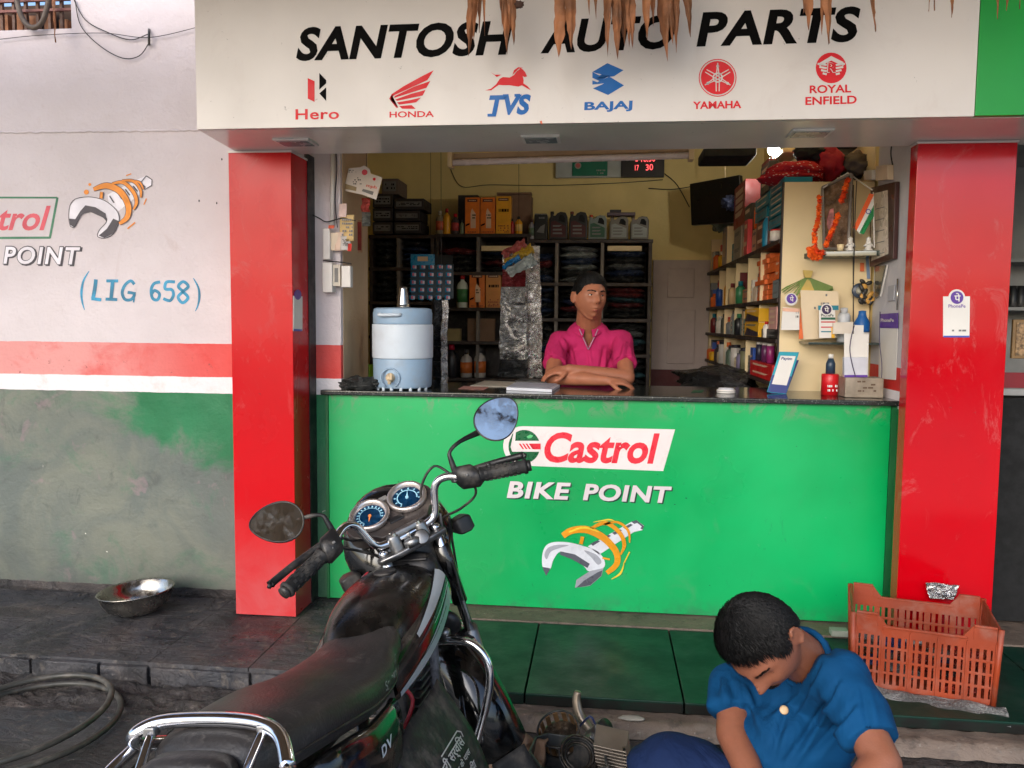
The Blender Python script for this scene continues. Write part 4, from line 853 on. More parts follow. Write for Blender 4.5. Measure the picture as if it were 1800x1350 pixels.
wire([(568, 458), (585, 460), (600, 461), (618, 464)], r=.003, label='black wire above the lower switch box', Y=YJ - .055)
wire([(541, 373), (560, 383), (575, 390), (600, 384), (625, 388)], r=.003, label='knotted black wire across the left door jamb', Y=YJ - .03)
for i, (x0, y0, x1, y1, c, s) in enumerate(((596, 358, 610, 382, (216, 190, 180), 'small pinned paper tag high on the left door jamb'), (597, 378, 623, 424, (206, 176, 120), 'yellowed paper sheet pinned on the jamb beside the cables'), (589, 408, 606, 441, (222, 196, 176), 'peach paper slip pinned above the lower switch box'), (599, 415, 616, 440, (196, 190, 186), 'printed white note pinned beside the peach slip'), (612, 428, 618, 442, (200, 60, 50), 'tiny red sticker below the printed white note'), (578, 396, 588, 402, (214, 100, 70), 'orange thread tuft tied on the conduit'))):
    t = thing('paper_note', at((x0 + x1) / 2, (y0 + y1) / 2, Y=YJ - .02), s, 'note'); Yk = YJ - .025 - .004 * i
    A = at(x0, y0, Y=Yk); Bq = at(x1, y1, Y=Yk); mk('sheet', G().grid(lambda u, v: Vector((A.x + (Bq.x - A.x) * u, Yk - .01 * v * v + .003 * math.sin(u * 5 + i), A.z + (Bq.z - A.z) * v)), 8, 6), pm('paper_%d' % i, c, .75), t, smooth=True, fix=False, solid=.0006)
    if i in (1, 3): marks(t, x0 + 3, y0 + 5, x1 - 3, y1 - 8, Yk - .014, M_lab if i == 1 else M_inkblack, 5)
t = thing('incense_packet', at(631, 390, Y=.3), 'tall thin red packet hanging beside the left rack', 'packet'); bpx('pack', 625, 390, 635, 440, .3, .006, pm('packet_red', (150, 50, 40), .4, var=.3, vs=20), t, bevel=.001); bpx('backing', 622, 386, 637, 444, .308, .002, pm('packet_tan', (180, 140, 100), .6), t)
# hanging card
YH = .1; hc = thing('hanging_card', at(640, 300, Y=YH), 'tilted white card sign hanging from a string over the left end', 'card'); M_card = pm('card_white', (222, 212, 204), .6, var=.05)
pts = [(604, 335), (613, 296), (633, 294), (640, 291), (650, 297), (651, 305), (672, 312), (661, 351), (647, 346), (637, 342)]
mk('board', G().prism([at(x, y, Y=YH) for x, y in pts], (0, .004, 0)), M_card, hc)
ppx([[(606, 332), (607, 323), (627, 329), (626, 336)]], YH, pm('card_olive', (150, 130, 96), .6), hc); ppx([[(636, 336), (638, 332), (657, 337), (655, 343)]], YH, M_lab, hc)
ppx([circ(641, 303, 5)], YH, pm('card_pink', (206, 60, 80), .5), hc); ppx([circ(658, 315, 2.6)], YH, M_inkred, hc, 1)
marks(hc, 612, 298, 626, 304, YH, M_inkblack, 2); marks(hc, 620, 311, 636, 325, YH, M_inkblack, 4, dens=.5)
tpx('mph', (643, 330), (661, 334), (645, 323), YH, pm('card_orange', (214, 70, 40), .5), hc, 2, bold=.02)
foil('sachet_strip', 636, 651, 348, 398, YH + .01, film('film_greyred', (120, 120, 112), .3), 'short strip of grey sachets hanging below the tilted card', 0, 4, {0: film('film_red2', (170, 60, 50))}, .01, 'sachet strip', 25)
wire([(644, 262), (644, 292)], r=.0015, label='string from which the tilted white card hangs', Y=YH, smooth=1, name='string', cat='string')
# -------------------------------------------------- tube light, bulb, clock, television
YT = .22; tl = thing('tube_light', at(1005, 280, Y=YT), 'long unlit fluorescent tube in its holder under the shop lintel', 'tube light')
M_tube = pm('tube_glass', (226, 208, 196), .25, var=.02); A, Bq = at(792, 286, Y=YT), at(1215, 273, Y=YT)
mk('tube', G().tube([A, Bq], .016, 14), M_tube, tl, smooth=True); mk('batten', G().tube([A + Vector((0, .03, .035)), Bq + Vector((0, .03, .035))], .018, 4), pm('batten_tan', (170, 140, 104), .5), tl)
for q in (A, Bq): mk('end_cap', G().box(q.x - .012, q.x + .012, YT - .022, YT + .05, q.z - .024, q.z + .07), pm('cap_tan', (210, 180, 130), .5), tl, bevel=.004)
lb = at(1360, 263, Y=1.05); t = thing('light_bulb', lb, 'small glowing white lamp bulb under the lintel on the right', 'bulb'); mk('globe', G().ell(lb, .034), em('bulb_glow', (255, 255, 250), 14), t, smooth=True); mk('holder', G().lathe([(.02, .02), (.02, .1)], lb, seg=12), M_white, t, smooth=True); mk('rod', G().tube([lb + Vector((0, 0, .1)), Vector((lb.x, lb.y, ZC))], .006, 6), M_white, t)
ll = bpy.data.lights.new('bulb_light', 'POINT'); ll.energy = 29; ll.shadow_soft_size = .03; ll.color = (1, .95, .86); lo = bpy.data.objects.new('bulb_light', ll); COL.objects.link(lo); lo.location = lb + Vector((0, .0, -.035)); 
YK = YB - .06; wc_ = thing('wall_clock', at(1080, 300, Y=YK), 'digital wall clock panel with red digits and a green advert', 'clock')
bpx('backing', 977, 262, 1092, 312, YK + .01, .03, pm('clock_pale', (170, 176, 172), .5), wc_, bevel=.003); bpx('green_panel', 1006, 262, 1068, 309, YK, .012, pm('clock_green', (0, 112, 84), .4, var=.1), wc_, bevel=.002)
ppx([circ(1016, 291, 6)], YK, M_lgr, wc_); ppx([circ(1016, 291, 4)], YK, pm('rose', (180, 90, 90), .4), wc_, 2); marks(wc_, 1048, 297, 1064, 307, YK, M_lgr, 2)
bpx('display', 1092, 256, 1168, 311, YK - .005, .045, C_(16, 12, 12), wc_, bevel=.003); M_led = em('led_red', (255, 30, 50), .8)
tpx('1', (1117, 284), (1121, 284), (1117, 274), YK - .005, M_led, wc_, 1); tpx('18:30', (1127, 285), (1152, 284), (1127, 273), YK - .005, M_led, wc_, 1); tpx('17', (1116, 300), (1123, 300), (1116, 290), YK - .005, M_led, wc_, 1); tpx('30', (1135, 300), (1148, 299), (1135, 289), YK - .005, M_led, wc_, 1)
YV = 2.75; tv = thing('television', at(1260, 360, Y=YV), 'black flat television tilted on the back wall above the right shelves', 'television')
q = [at(1212, 323, Y=YV), at(1300, 307, Y=YV - .45), at(1302, 390, Y=YV - .45), at(1215, 396, Y=YV)]
mk('screen', G().prism(q, (.03, .04, 0)), pm('tv_black', (10, 10, 12), .35, var=.1), tv, bevel=.006); mk('bracket', G().tube([(q[0] + q[2]) / 2 + Vector((.03, .03, 0)), Vector(((q[0] + q[2]).x / 2 + .1, YB, q[0].z - .1))], .02, 8), M_black, tv)
wire([(1273, 250), (1275, 312)], r=.004, label='cream cable dropping from the ceiling onto the television', Y=2.3, m=M_cream)
tag(bpx('ceiling_box', 1238, 256, 1330, 273, .8, .3, M_dark, bevel=.01, zb=at(1280, 275, Y=.8).z), 'black box fixed under the ceiling left of the glowing bulb', 'box')
tag(bpx('air_duct', 1376, 258, 1412, 268, .8, .3, M_cream, bevel=.01), 'cream box under the ceiling right of the glowing bulb', 'box')
tag(bpx('ceiling_speaker', 1466, 252, 1508, 262, .7, .2, M_black, bevel=.01), 'dark speaker under the ceiling near the right jamb', 'speaker')
# ------------------------------------------------------------------ right shelf unit
XS = .91; YP = .45
zA, zB, zCc, zD = at(1372, 421, X=XS).z, at(1372, 524, X=XS).z, at(1372, 597, X=XS).z, 1.10
ztop = at(1375, 320, Y=YP).z
su = thing('shelf_unit', (1.1, 1.8, 0), 'cream shelf unit with dark shelf edges along the right wall full of small stock', 'shelf')
mk('end_panel', G().box(XS, XR - .008, YP, YP + .02, 0.01, ztop), M_cream, su, bevel=.002)
mk('side_panel', G().box(XS + .02, XR - .008, 3.38, 3.4, 0.01, ztop), M_cream, su)
mk('back_panel', G().box(XR - .008, XR - .002, YP + .02, 3.38, 0.01, 2.6), M_cream, su)
for z in (zA, zB, zCc, zD, .6): mk('shelf', G().box(XS - .012, XR - .01, YP + .021, 3.379, z - .022, z), M_rack, su, bevel=.002)
def yx(px, py=500, X=XS): return at(px, py, X=X).y
OCC = []
for pxs, (za, zb_) in (((1264, 1276, 1293, 1314, 1336), (zB, zA - .023)), ((1262, 1275, 1292.5, 1313, 1336), (zCc, zB - .023)), ((1276, 1314), (zD, zCc - .023)), ((1276,), (zA, zA + .28))):
    for p in pxs:
        y = yx(p); mk('divider', G().box(XS, XR - .01, y - .008, y + .008, za + .001, zb_ - .001), M_cream, su, bevel=.001)
mk('edge_trim', G().box(XS - .006, XS + .002, YP - .002, YP + .02, 0.01, ztop), M_rack, su)
# corner wall to the right of the end panel
mk('corner_trim', G().tube([at(1500, 325, Y=YP - .004), at(1500, 640, Y=YP - .004)], .003, 6), M_rack, su)
def xbox(name, p0, p1, z0, h, dep, mat, label, cat='box', group=None, rows=2, x=None, lab=True):
    """a packet on the unit; p0 (far) < p1 (near) are photograph columns at the shelf front"""
    x = XS + .012 + rnd.uniform(0, .015) if x is None else x
    ya, yb = yx(p1), yx(p0); OCC.append((ya, yb, z0)); t = thing(name, (x, (ya + yb) / 2, z0), label, cat, group)
    mk('box', G().box(x, x + dep, ya + .003, yb - .003, z0 + .001, z0 + h), mat, t, bevel=.002)
    if lab and h > .03:
        y0, y1 = ya + (yb - ya) * .15, yb - (yb - ya) * .15
        g = G()
        for r in range(rows): zz = z0 + h * (.25 + .5 * r / max(1, rows - 1)); g.poly([(x - .0012, y1, zz), (x - .0012, y0 + rnd.uniform(0, .4) * (y1 - y0), zz), (x - .0012, y0, zz + h * .12), (x - .0012, y1, zz + h * .12)])
        mk('print_mark', g, M_lab if rnd.random() < .4 else M_pale, t, fix=False)['kind'] = 'stuff'
    return t
def xbot(px, z0, h, r, mats, label, x=None, shape=0, group=None):
    x = x or XS + .012 + r; y = yx(px); OCC.append((y - r, y + r, z0)); t = thing('bottle', (x, y, z0), label, 'bottle', group)
    prof = [(r * .95, .001), (r, .01), (r, h * .66), (r * .7, h * .78), (r * .4, h * .84)] if shape == 0 else [(r, .001), (r, h * .86), (r * .8, h * .88)]
    mk('body', G().lathe(prof, (x, y, z0), seg=14), mats[0], t, smooth=True); mk('cap', G().lathe([(r * .5, h * .83), (r * .5, h), (0, h)] if shape == 0 else [(r * .9, h * .86), (r * .9, h), (0, h)], (x, y, z0), seg=12), mats[1], t, smooth=True)
    if len(mats) > 2: mk('label_band', G().lathe([(r * 1.02, h * .15), (r * 1.02, h * .55)], (x, y, z0), seg=14), mats[2], t, smooth=True, fix=False)
    return t
RED, TEAL, ORG, WHT, YEL, BLU, GRN, TAN = C_(196, 30, 30), C_(0, 118, 138), pm('box_orange', (224, 104, 40), .45, var=.1, vs=16), C_(214, 206, 196), C_(226, 170, 24), C_(30, 70, 150), C_(50, 120, 80), C_(190, 160, 120)
# top row: on shelf A
Z = lambda px, py: at(px, py, X=XS + .02).z
t = xbox('carton', 1281, 1299, zA + .23, Z(1290, 334) - zA - .23, .2, C_(150, 22, 24), 'red printed carton standing highest at the far end of the right shelves', 'carton', rows=4)
xbox('carton', 1284, 1296, zA + .002, .226, .16, C_(150, 136, 124), 'grey-beige carton under the red printed carton', 'carton')
xbox('packet', 1300, 1311, zA + .13, .2, .1, C_(64, 58, 56), 'white upright packet behind the red folded cloth', 'packet')
xbox('folder', 1326, 1338, zA + .31, .20, .05, C_(120, 16, 20), 'bright red folder standing above the teal boxes', 'folder')
xbox('packet', 1331, 1346, zA + .31, .16, .05, C_(64, 62, 62), 'white packet leaning in front of the red folder', 'packet', x=XS)
for i, (a, b, z, h, m, s) in enumerate(((1322, 1345, .235, .07, TEAL, 'long teal box lying on top of the left teal pile'), (1322, 1342, .17, .06, TEAL, 'teal box in the middle of the left teal pile'), (1346, 1371, .26, .055, TEAL, 'topmost teal box of the near pile'), (1346, 1371, .20, .055, TEAL, 'second teal box of the near pile'), (1346, 1371, .14, .055, TEAL, 'third teal box of the near pile'), (1346, 1371, .08, .055, TEAL, 'lowest teal box of the near pile'))):
    xbox('teal_box', a, b, zA + z, h, .14, m, s, 'box', 'teal boxes on the right shelves', x=XS + .005)
xbox('crate_box', 1346, 1371, zA + .002, .074, .14, C_(60, 60, 70), 'dark box supporting the near pile of teal boxes')
xbox('crate_box', 1322, 1343, zA + .002, .165, .14, C_(110, 60, 50), 'brown box supporting the left pile of teal boxes')
xbot(1318, zA + .15, .13, .03, [ORG, C_(230, 190, 120)], 'orange jar on the top shelf beside the teal boxes', shape=1); xbox('stand_box', 1314, 1321, zA + .002, .146, .1, TAN, 'tan box under the orange jar')
xbot(1340, zA + .002, .2, .03, [C_(20, 130, 170), WHT], 'teal bottle with a white cap in front of the brown box', x=XS - .01 + .03)
xbot(1306, zA + .002, .17, .03, [C_(120, 130, 120), RED], 'grey-green bottle with a red cap on the top shelf'); xbot(1312, zA + .002, .13, .025, [WHT, C_(40, 150, 130)], 'small white bottle with a green cap on the top shelf')
xbox('striped_packet', 1308, 1314, zA + .001, .22, .03, C_(206, 60, 70), 'tall red striped packet between bottles on the top shelf', 'packet', x=XS - .01)
for i, px in enumerate((1267, 1272)):
    xbox('white_carton', px - 4, px + 3.5, zA + .002, .3 - .05 * i, .12, C_(180, 160, 160), f'pale mauve printed carton, {"far" if not i else "near"} one at the far end of the top shelf', 'carton', rows=6)
xbot(1284, zA + .002, .13, .03, [C_(150, 150, 140), TAN], 'stubby grey bottle near the far end of the top shelf'); xbot(1299, zA + .002, .1, .028, [C_(170, 120, 90), C_(100, 60, 40)], 'small brown jar on the top shelf')
xbot(1362, zA + .002, .001 + .06, .03, [WHT, RED], 'low white tub at the near end of the top shelf', x=XS - .005, shape=1)
bg_ = thing('plastic_bag', (XS + .02, yx(1262), zA + .28), 'crumpled pale green plastic bag under the television', 'bag')
def blob(c, r, amp=.25, fr=3, seg=28, rings=18, seed=0, sq=None):
    g = G().ell((0, 0, 0), 1, seg=seg, rings=rings); c = Vector(c)
    for i, v in enumerate(g.v):
        k = 1 + amp * mnoise.fractal(v * fr + Vector((seed, 0, 0)), 1, 2, 3); w = v * k
        g.v[i] = c + Vector((w.x * r[0], w.y * r[1], w.z * r[2]))
    return g
mk('bag', blob((XS + .02, yx(1262), zA + .36), (.08, .1, .07), .5, 3, seed=4), film('bag_green', (140, 150, 130)), bg_, smooth=True); mk('bag_fold', blob((XS + .02, yx(1276), zA + .45), (.06, .12, .05), .5, 3, seed=9), film('bag_blue', (100, 110, 150)), bg_, smooth=True)
# second row: orange boxes
nst = 0
for col, (a, b) in enumerate(((1327, 1344), (1346, 1364))):
    for i in range(9 if col == 0 else 8):
        h = (zA - .03 - zB) / (9.2 if col == 0 else 9.4); nst += 1
        j = rnd.uniform(-.015, .015)
        t = xbox('orange_box', a, b, zB + .001 + h * i, h * .95, .12, ORG, f'flat orange box, {ORD[i]} from the bottom of the {"far" if col == 0 else "near"} orange pile', 'box', 'flat orange boxes piled on the right shelves', rows=1, x=XS + .01 + j)
xbox('orange_box', 1364, 1372, zB + .1, .1, .1, ORG, 'orange carton squeezed against the end panel', 'box', x=XS - .006); xbox('white_box', 1360, 1372, zB + .002, .095, .1, C_(120, 130, 130), 'grey printed box under the orange carton by the end panel', x=XS - .006)
xbot(1270, zB + .002, .2, .035, [C_(220, 150, 30), YEL], 'amber bottle at the far end of the second shelf'); xbox('yellow_carton', 1265, 1274, zB + .002, .17, .12, YEL, 'yellow carton at the far end of the second shelf', 'carton', x=XS + .05)
xbox('packet', 1300, 1312, zB + .002, .09, .1, C_(190, 120, 90), 'low brown packet in the middle of the second shelf', 'packet'); xbot(1320, zB + .002, .12, .03, [C_(170, 150, 130), C_(40, 40, 50)], 'small tan bottle left of the orange pile')
xbot(1258, zB + .002, .16, .03, [C_(90, 140, 120), C_(200, 160, 60)], 'pale green bottle at the far wall on the second shelf')
xbot(1350, zCc - .0 + .002, .001 + .09, .02, [WHT, RED], 'small white tube with a red cap on the third shelf', x=XS + .0)
# third row
for i, (a, b, h, m, s) in enumerate(((1312, 1337, .085, YEL, 'lower'), (1312, 1337, .08, YEL, 'upper'))):
    xbox('yellow_box', a, b, zCc + .002 + .088 * i, h, .13, m, f'{s} yellow box with a dark picture on the third shelf', 'box', rows=2, x=XS - .004)
    ya, yb = yx(b), yx(a); mk('dark_picture', G().poly([(XS - .0065, yb - .02, zCc + .006 + .088 * i), (XS - .0065, ya + .01, zCc + .006 + .088 * i), (XS - .0065, ya + .01, zCc + .03 + .088 * i), (XS - .0065, yb - .1, zCc + .055 + .088 * i)]), C_(50, 40, 60), bpy.data.objects.get('yellow_box' if i == 0 else 'yellow_box.001'), fix=False)
xbox('packet', 1354, 1368, zCc + .05, .12, .05, C_(214, 160, 150), 'pink printed packet at the near end of the third shelf', 'packet', rows=3, x=XS - .003); xbox('black_box', 1342, 1371, zCc + .002, .05, .12, C_(36, 34, 34), 'black box under the pink printed packet', x=XS - .003)
for i, (px, c, cc) in enumerate(((1266, (90, 90, 80), (60, 60, 60)), (1282, (150, 148, 140), (90, 90, 90)), (1288, (120, 150, 150), (60, 100, 120)), (1300, (110, 120, 120), (60, 60, 70)))):
    xbot(px, zCc + .002, .15 + .02 * (i % 2), .03, [C_(*c), C_(*cc)], f'{["olive", "pale grey", "sea green", "slate"][i]} bottle on the third shelf, {ORD[i]} from the far end')
# fourth row, on shelf D and counter level
ROW = [(1262, .14, (70, 60, 60), 'charcoal'), (1270, .17, (190, 186, 180), 'white'), (1283, .15, (84, 100, 84), 'moss green'), (1292, .16, (196, 190, 184), 'cream'), (1302, .13, (120, 112, 140), 'lilac grey'), (1309, .15, (110, 110, 84), 'olive brown')]
for i, (px, h, c, s) in enumerate(ROW): xbot(px, zD + .002, h, .035, [C_(*c), C_(40, 40, 50)], f'{s} bottle with a dark cap on the lowest shelf, {ORD[i]} from the far end', x=XS + .02, shape=i % 2)
xbox('red_tub', 1326, 1366, zD + .002, .09, .14, RED, 'long red tub at the near end of the lowest shelf', 'tub', x=XS - .01, rows=2)
for i, px in enumerate((1333, 1343, 1352)): xbot(px, zD + .093, .11, .022, [C_(40 + 50 * i, 40, 60 + 20 * i), WHT], f'small {["black", "plum", "mauve"][i]} bottle standing in the red tub', x=XS + .02, shape=1)
xbox('flat_lid', 1336, 1371, zD + .21, .02, .12, YEL, 'flat yellow lid lying above the red tub', 'lid', lab=False, x=XS - .005)
def black_heap():
    g = blob((.72, 1.45, ZT - .02), (.26, .42, .085), .3, 1.6, 40, 20, 3); return g
o = mk('black_bag', black_heap(), film('bag_black', (18, 18, 20)), None, smooth=True); tag(o, 'low heap of black plastic bags behind the counter on the right', 'bag')
mk_s = mk('bag_stand', G().box(.45, .9, .95, 1.9, .004, ZT - .1), M_rack, None); tag(mk_s, 'low dark cabinet behind the counter under the black bags', 'cabinet')
PAL = [('red', RED), ('teal', TEAL), ('orange', ORG), ('white', WHT), ('yellow', YEL), ('blue', BLU), ('green', GRN), ('tan', TAN), ('grey', C_(120, 122, 124)), ('maroon', C_(110, 30, 36)), ('cream', C_(200, 184, 150)), ('black', C_(34, 34, 38))]
for rown, z0, hmax, y1_ in (('top', zA, .20, 3.3), ('second', zB, .22, 3.3), ('third', zCc, .16, 3.3), ('lowest', zD, .17, 3.3)):
    y = .52; k = 0
    while y < y1_ and k < 19:
        w = rnd.uniform(.05, .12); h = rnd.uniform(.45, 1) * hmax; nm, m = rnd.choice(PAL); x = XS + rnd.uniform(.004, .03)
        if any(a < y + w and b > y and abs(q - z0) < .09 for a, b, q in OCC): y += .02; continue
        if k % 3 == 2:
            r = min(.032, w / 2); t = thing('bottle', (x, y + w / 2, z0), f'{nm} bottle among the mixed stock, {rown} shelf of the right unit, {ORD[k]} from the doorway', 'bottle'); c = Vector((x, y + w / 2, z0 + .001)); mk('body', G().lathe([(r, 0), (r, h * .68), (r * .5, h * .8)], c, seg=12), m, t, smooth=True); mk('cap', G().lathe([(r * .5, h * .8), (r * .5, h), (0, h)], c, seg=10), rnd.choice(PAL)[1], t, smooth=True)
        else:
            t = thing('stock_box', (x, y, z0), f'{nm} box among the mixed stock, {rown} shelf of the right unit, {ORD[k]} from the doorway', 'box'); mk('box', G().box(x, x + .12, y, y + w, z0 + .001, z0 + h), m, t, bevel=.002)
            g = G()
            for r in range(3): zz = z0 + h * (.2 + .22 * r); g.poly([(x - .0012, y + w * .85, zz), (x - .0012, y + w * rnd.uniform(.15, .5), zz), (x - .0012, y + w * .15, zz + h * .07), (x - .0012, y + w * .85, zz + h * .07)])
            mk('print_mark', g, rnd.choice([M_lab, M_pale, M_inkblack]), t, fix=False)['kind'] = 'stuff'
        y += w + rnd.uniform(.004, .03); k += 1
# things on top of the unit
n = NT('red_print_cloth'); c = n.mix(n.ramp(n.vor(38, st=(1, 1, 2.4)), .18, .26), lin((214, 200, 190)), lin((176, 18, 36))); n.p(col=c, rough=.8); n.bump(n.noise(18, 4), .02, .6); M_rcl = n.m
def on_top(name, cpx, dims, z, mat, label, cat, seed, amp=.3):
    c = at(*cpx, Y=YP + .22); o = mk(name, blob((c.x, YP + .22, c.z), dims, amp, 2.2, 36, 22, seed), mat, None, smooth=True); return tag(o, label, cat)
on_top('cloth_bundle', (1397, 301), (.15, .14, .045), 0, M_rcl, 'upper fold of white-flecked red cloth on top of the cream unit', 'cloth', 2, .18)
on_top('cloth_bundle', (1390, 314), (.17, .15, .035), 0, M_rcl, 'lower fold of white-flecked red cloth on top of the cream unit', 'cloth', 6, .18)
on_top('cloth_bag', (1458, 290), (.075, .1, .09), 0, pm('crimson_cloth', (164, 22, 44), .75, var=.25, bump=.01, bs=20), 'bulging crimson cloth bag beside the red flecked cloth', 'bag', 8, .3)
on_top('grey_bundle', (1508, 292), (.12, .1, .06), 0, pm('grey_bundle', (96, 84, 76), .85, var=.3, bump=.01, bs=20), 'grey-brown bundle at the right end above the cream unit', 'bundle', 12, .4)
on_top('dark_bundle', (1424, 268), (.08, .08, .05), 0, M_dark, 'small dark bundle under the lintel behind the red bag', 'bundle', 14, .3)
M_glass = NT('dark_glass'); M_glass.p(col=(.03, .045, .04), rough=.08, spec=.7); M_glass = M_glass.m
# upper corner shelf, shrine picture, garland
zs1 = at(1450, 455, Y=YP).z
ps = [at(1398, 449, Z=zs1), at(1408, 455, Z=zs1)]
sh1 = mk('glass_shelf', G().prism([(1.02, YP - .002, zs1), (1.06, YP - .13, zs1), (1.30, YP - .20, zs1), (1.353, YP - .20, zs1), (1.353, YP - .002, zs1)], (0, 0, .026)), M_glass, None, bevel=.002); tag(sh1, 'upper dark glass corner shelf carrying the garlanded picture', 'shelf')
zs1 += .0265
yy = .36; fr = thing('shrine_picture', at(1480, 440, Y=yy), 'framed shrine picture leaning on the upper glass shelf with a marigold garland', 'picture')
q = [at(1450, 437, Y=.40), at(1492, 438, Y=.30), at(1498, 306, Y=.33), at(1447, 330, Y=.43)]
mk('picture', G().prism(q, (.01, .012, 0)), pm('picture_murky', (120, 96, 76), .25, var=.6, vs=16), fr)
for a, b in ((0, 1), (1, 2), (2, 3), (3, 0)): mk('frame', G().tube([q[a] + Vector((-.006, -.008, 0)), q[b] + Vector((-.006, -.008, 0))], .008, 4), pm('frame_grey', (130, 122, 114), .45, var=.3), fr)
fi = mk('figure_print', blob(at(1462, 388, Y=.38), (.022, .006, .06), .2, 3, 18, 12, 5), pm('figure_pink', (196, 120, 120), .6, var=.5, vs=30), fr, smooth=True)
def garland(pts, Y, label, r=.012):
    P, _ = catmull([at(x, y, Y=Y) for x, y in pts], [0] * len(pts), 8); t = thing('marigold_garland', P[0], label, 'garland'); mk('thread', G().tube(P, .0015, 5), M_wire, t)
    L = 0; last = P[0]; M_mg = [pm('marigold', (236, 96, 10), .8, var=.25, vs=40), pm('marigold_deep', (216, 66, 8), .8, var=.25, vs=40)]
    me = {}
    for p in P:
        if (p - last).length < r * 1.25 and p is not P[0]: continue
        last = p
        g = G()
        for k in range(26):
            d = Vector((rnd.gauss(0, 1), rnd.gauss(0, 1), rnd.gauss(0, 1))).normalized(); e = d.orthogonal().normalized(); f = d.cross(e); c = p + d * r * .55
            g.add([c + e * r * .4, c + d * r * .75 + e * r * .2, c + d * r * .8 - e * r * .3 + f * r * .2, c - e * r * .35 + f * r * .35, c + f * r * .5], [(0, 1, 2, 3), (0, 1, 4)])
        g.ell(p, r * .75, seg=8, rings=6); mk('flower', g, rnd.choice(M_mg), t, fix=False)
    return t
garland([(1441, 347), (1440, 372), (1437, 395), (1432, 410), (1433, 425), (1431, 445)], .26, 'left hanging strand of the marigold garland')
garland([(1491, 318), (1486, 330), (1483, 345), (1478, 357)], .27, 'upper right strand of the marigold garland beside the picture frame', .013)
garland([(1474, 378), (1469, 392), (1462, 408), (1457, 420), (1452, 432)], .26, 'middle strand of the marigold garland crossing the picture')
o = garland([(1424, 440), (1430, 452), (1440, 452), (1444, 442), (1432, 444)], .235, 'loose marigold clump at the shelf corner', .016)
# flag and figurines
FLp = [(1543, 340), (1527, 345), (1502, 402), (1513, 404), (1541, 345)]
fl = thing('flag', at(1520, 370, Y=.2), 'small tricolour paper flag beside the shrine picture', 'flag')
def fq(pts, m, lay): mk('stripe', G().poly([at(x, y, Y=.24) + Vector((0, -.001 * lay, 0)) for x, y in pts]), m, fl, fix=False)
fq([(1528, 340), (1537, 342), (1506, 405), (1500, 400)], pm('flag_saffron', (230, 96, 40), .7), 1); fq([(1536, 342), (1536, 362), (1512, 412), (1506, 405)], pm('flag_white', (224, 220, 216), .7), 1); fq([(1536, 360), (1536, 380), (1518, 412), (1510, 410)], pm('flag_green', (20, 124, 66), .7), 1)
g = G(); g.add([at(x, y, Y=.24) + Vector((0, -.003, 0)) for x, y in sum([[tuple(p) for p in qd] for qd in ring(1526, 372, 3.2, 4.6, 14)], [])], [(4 * i, 4 * i + 1, 4 * i + 2, 4 * i + 3) for i in range(14)]); mk('wheel_emblem', g, C_(40, 60, 150), fl, fix=False)
mk('flag_stick', G().tube([at(1535, 338, Y=.245), at(1537, 436, Y=.245)], .0025, 6), M_white, fl)
for i, (x, y0, y1, w, s) in enumerate(((1494, 408, 440, 12, 'white marble figurine left of the small flag'), (1526, 408, 440, 12, 'white marble figurine below the small flag'), (1477, 420, 440, 10, 'small cream candle pot beside the garland'))):
    b = at(x, 440, Y=.29); h = .055 if i < 2 else .03; t = thing('figurine' if i < 2 else 'candle_pot', (b.x, .29, zs1), s, 'figurine' if i < 2 else 'pot')
    if i < 2: mk('body', G().lathe([(.02, 0), (.022, .006), (.012, .014), (.017, .03), (.011, .042), (.010, .052), (.012, .06), (0, .07)], (b.x, .29, zs1), seg=14), M_white, t, smooth=True); mk('arm', G().tube([(b.x - .022, .285, zs1 + .022), (b.x, .27, zs1 + .036), (b.x + .022, .285, zs1 + .02)], .005, 6, smooth=3), M_white, t, smooth=True)
    else: mk('body', G().lathe([(.014, 0), (.017, .03), (.014, .032), (.013, .026)], (b.x, .29, zs1), seg=14), M_cream, t, smooth=True)
rb = mk('picture_string', G().tube([at(1447, 330, Y=.40), at(1490, 304, Y=.40), at(1533, 334, Y=.25)], .004, 5), M_white, None); tag(rb, 'white cord rising to a point above the shrine picture', 'string')
wire([(1506, 318), (1503, 380), (1502, 442), (1500, 500)], r=.002, label='thin dark cable hanging in front of the upper glass shelf', Y=.2)
# lower glass shelf with papers, cards, cans
zs2 = at(1450, 601, Y=.32).z
mk_ = mk('glass_shelf', G().box(1.01, 1.353, YP - .2, YP - .002, zs2 - .012, zs2), M_glass, None, bevel=.002); tag(mk_, 'lower dark glass shelf holding cards, a tin and a blue canister', 'shelf')
def card(name, q, Y, m, label, cat='card', thick=.004, **k):
    t = thing(name, at(*q[0], Y=Y), label, cat); mk('sheet', G().prism([at(x, y, Y=Y) for x, y in q], (0, thick, 0)), m, t); return t
M_pap = pm('paper_white', (222, 218, 212), .6, var=.04); M_vio = pm('violet_print', (92, 52, 148), .45, var=.05); M_papc = pm('paper_cream', (220, 200, 168), .7, var=.05)
t = card('paper_folder', [(1407, 510), (1473, 512), (1478, 594), (1411, 597)], .36, M_papc, 'tall cream paper folder standing on the lower glass shelf', 'folder'); marks(t, 1430, 515, 1460, 545, .36, M_lab, 4, dens=.4)
mk('orange_spine', G().prism([at(x, y, Y=.35) for x, y in ((1407, 540), (1412, 595), (1404, 596))], (0, .003, 0)), ORG, t)
t = card('payment_card', [(1376, 540), (1405, 543), (1405, 580), (1373, 580)], .34, M_pap, 'white payment card with a round violet emblem on the cream panel', 'card')
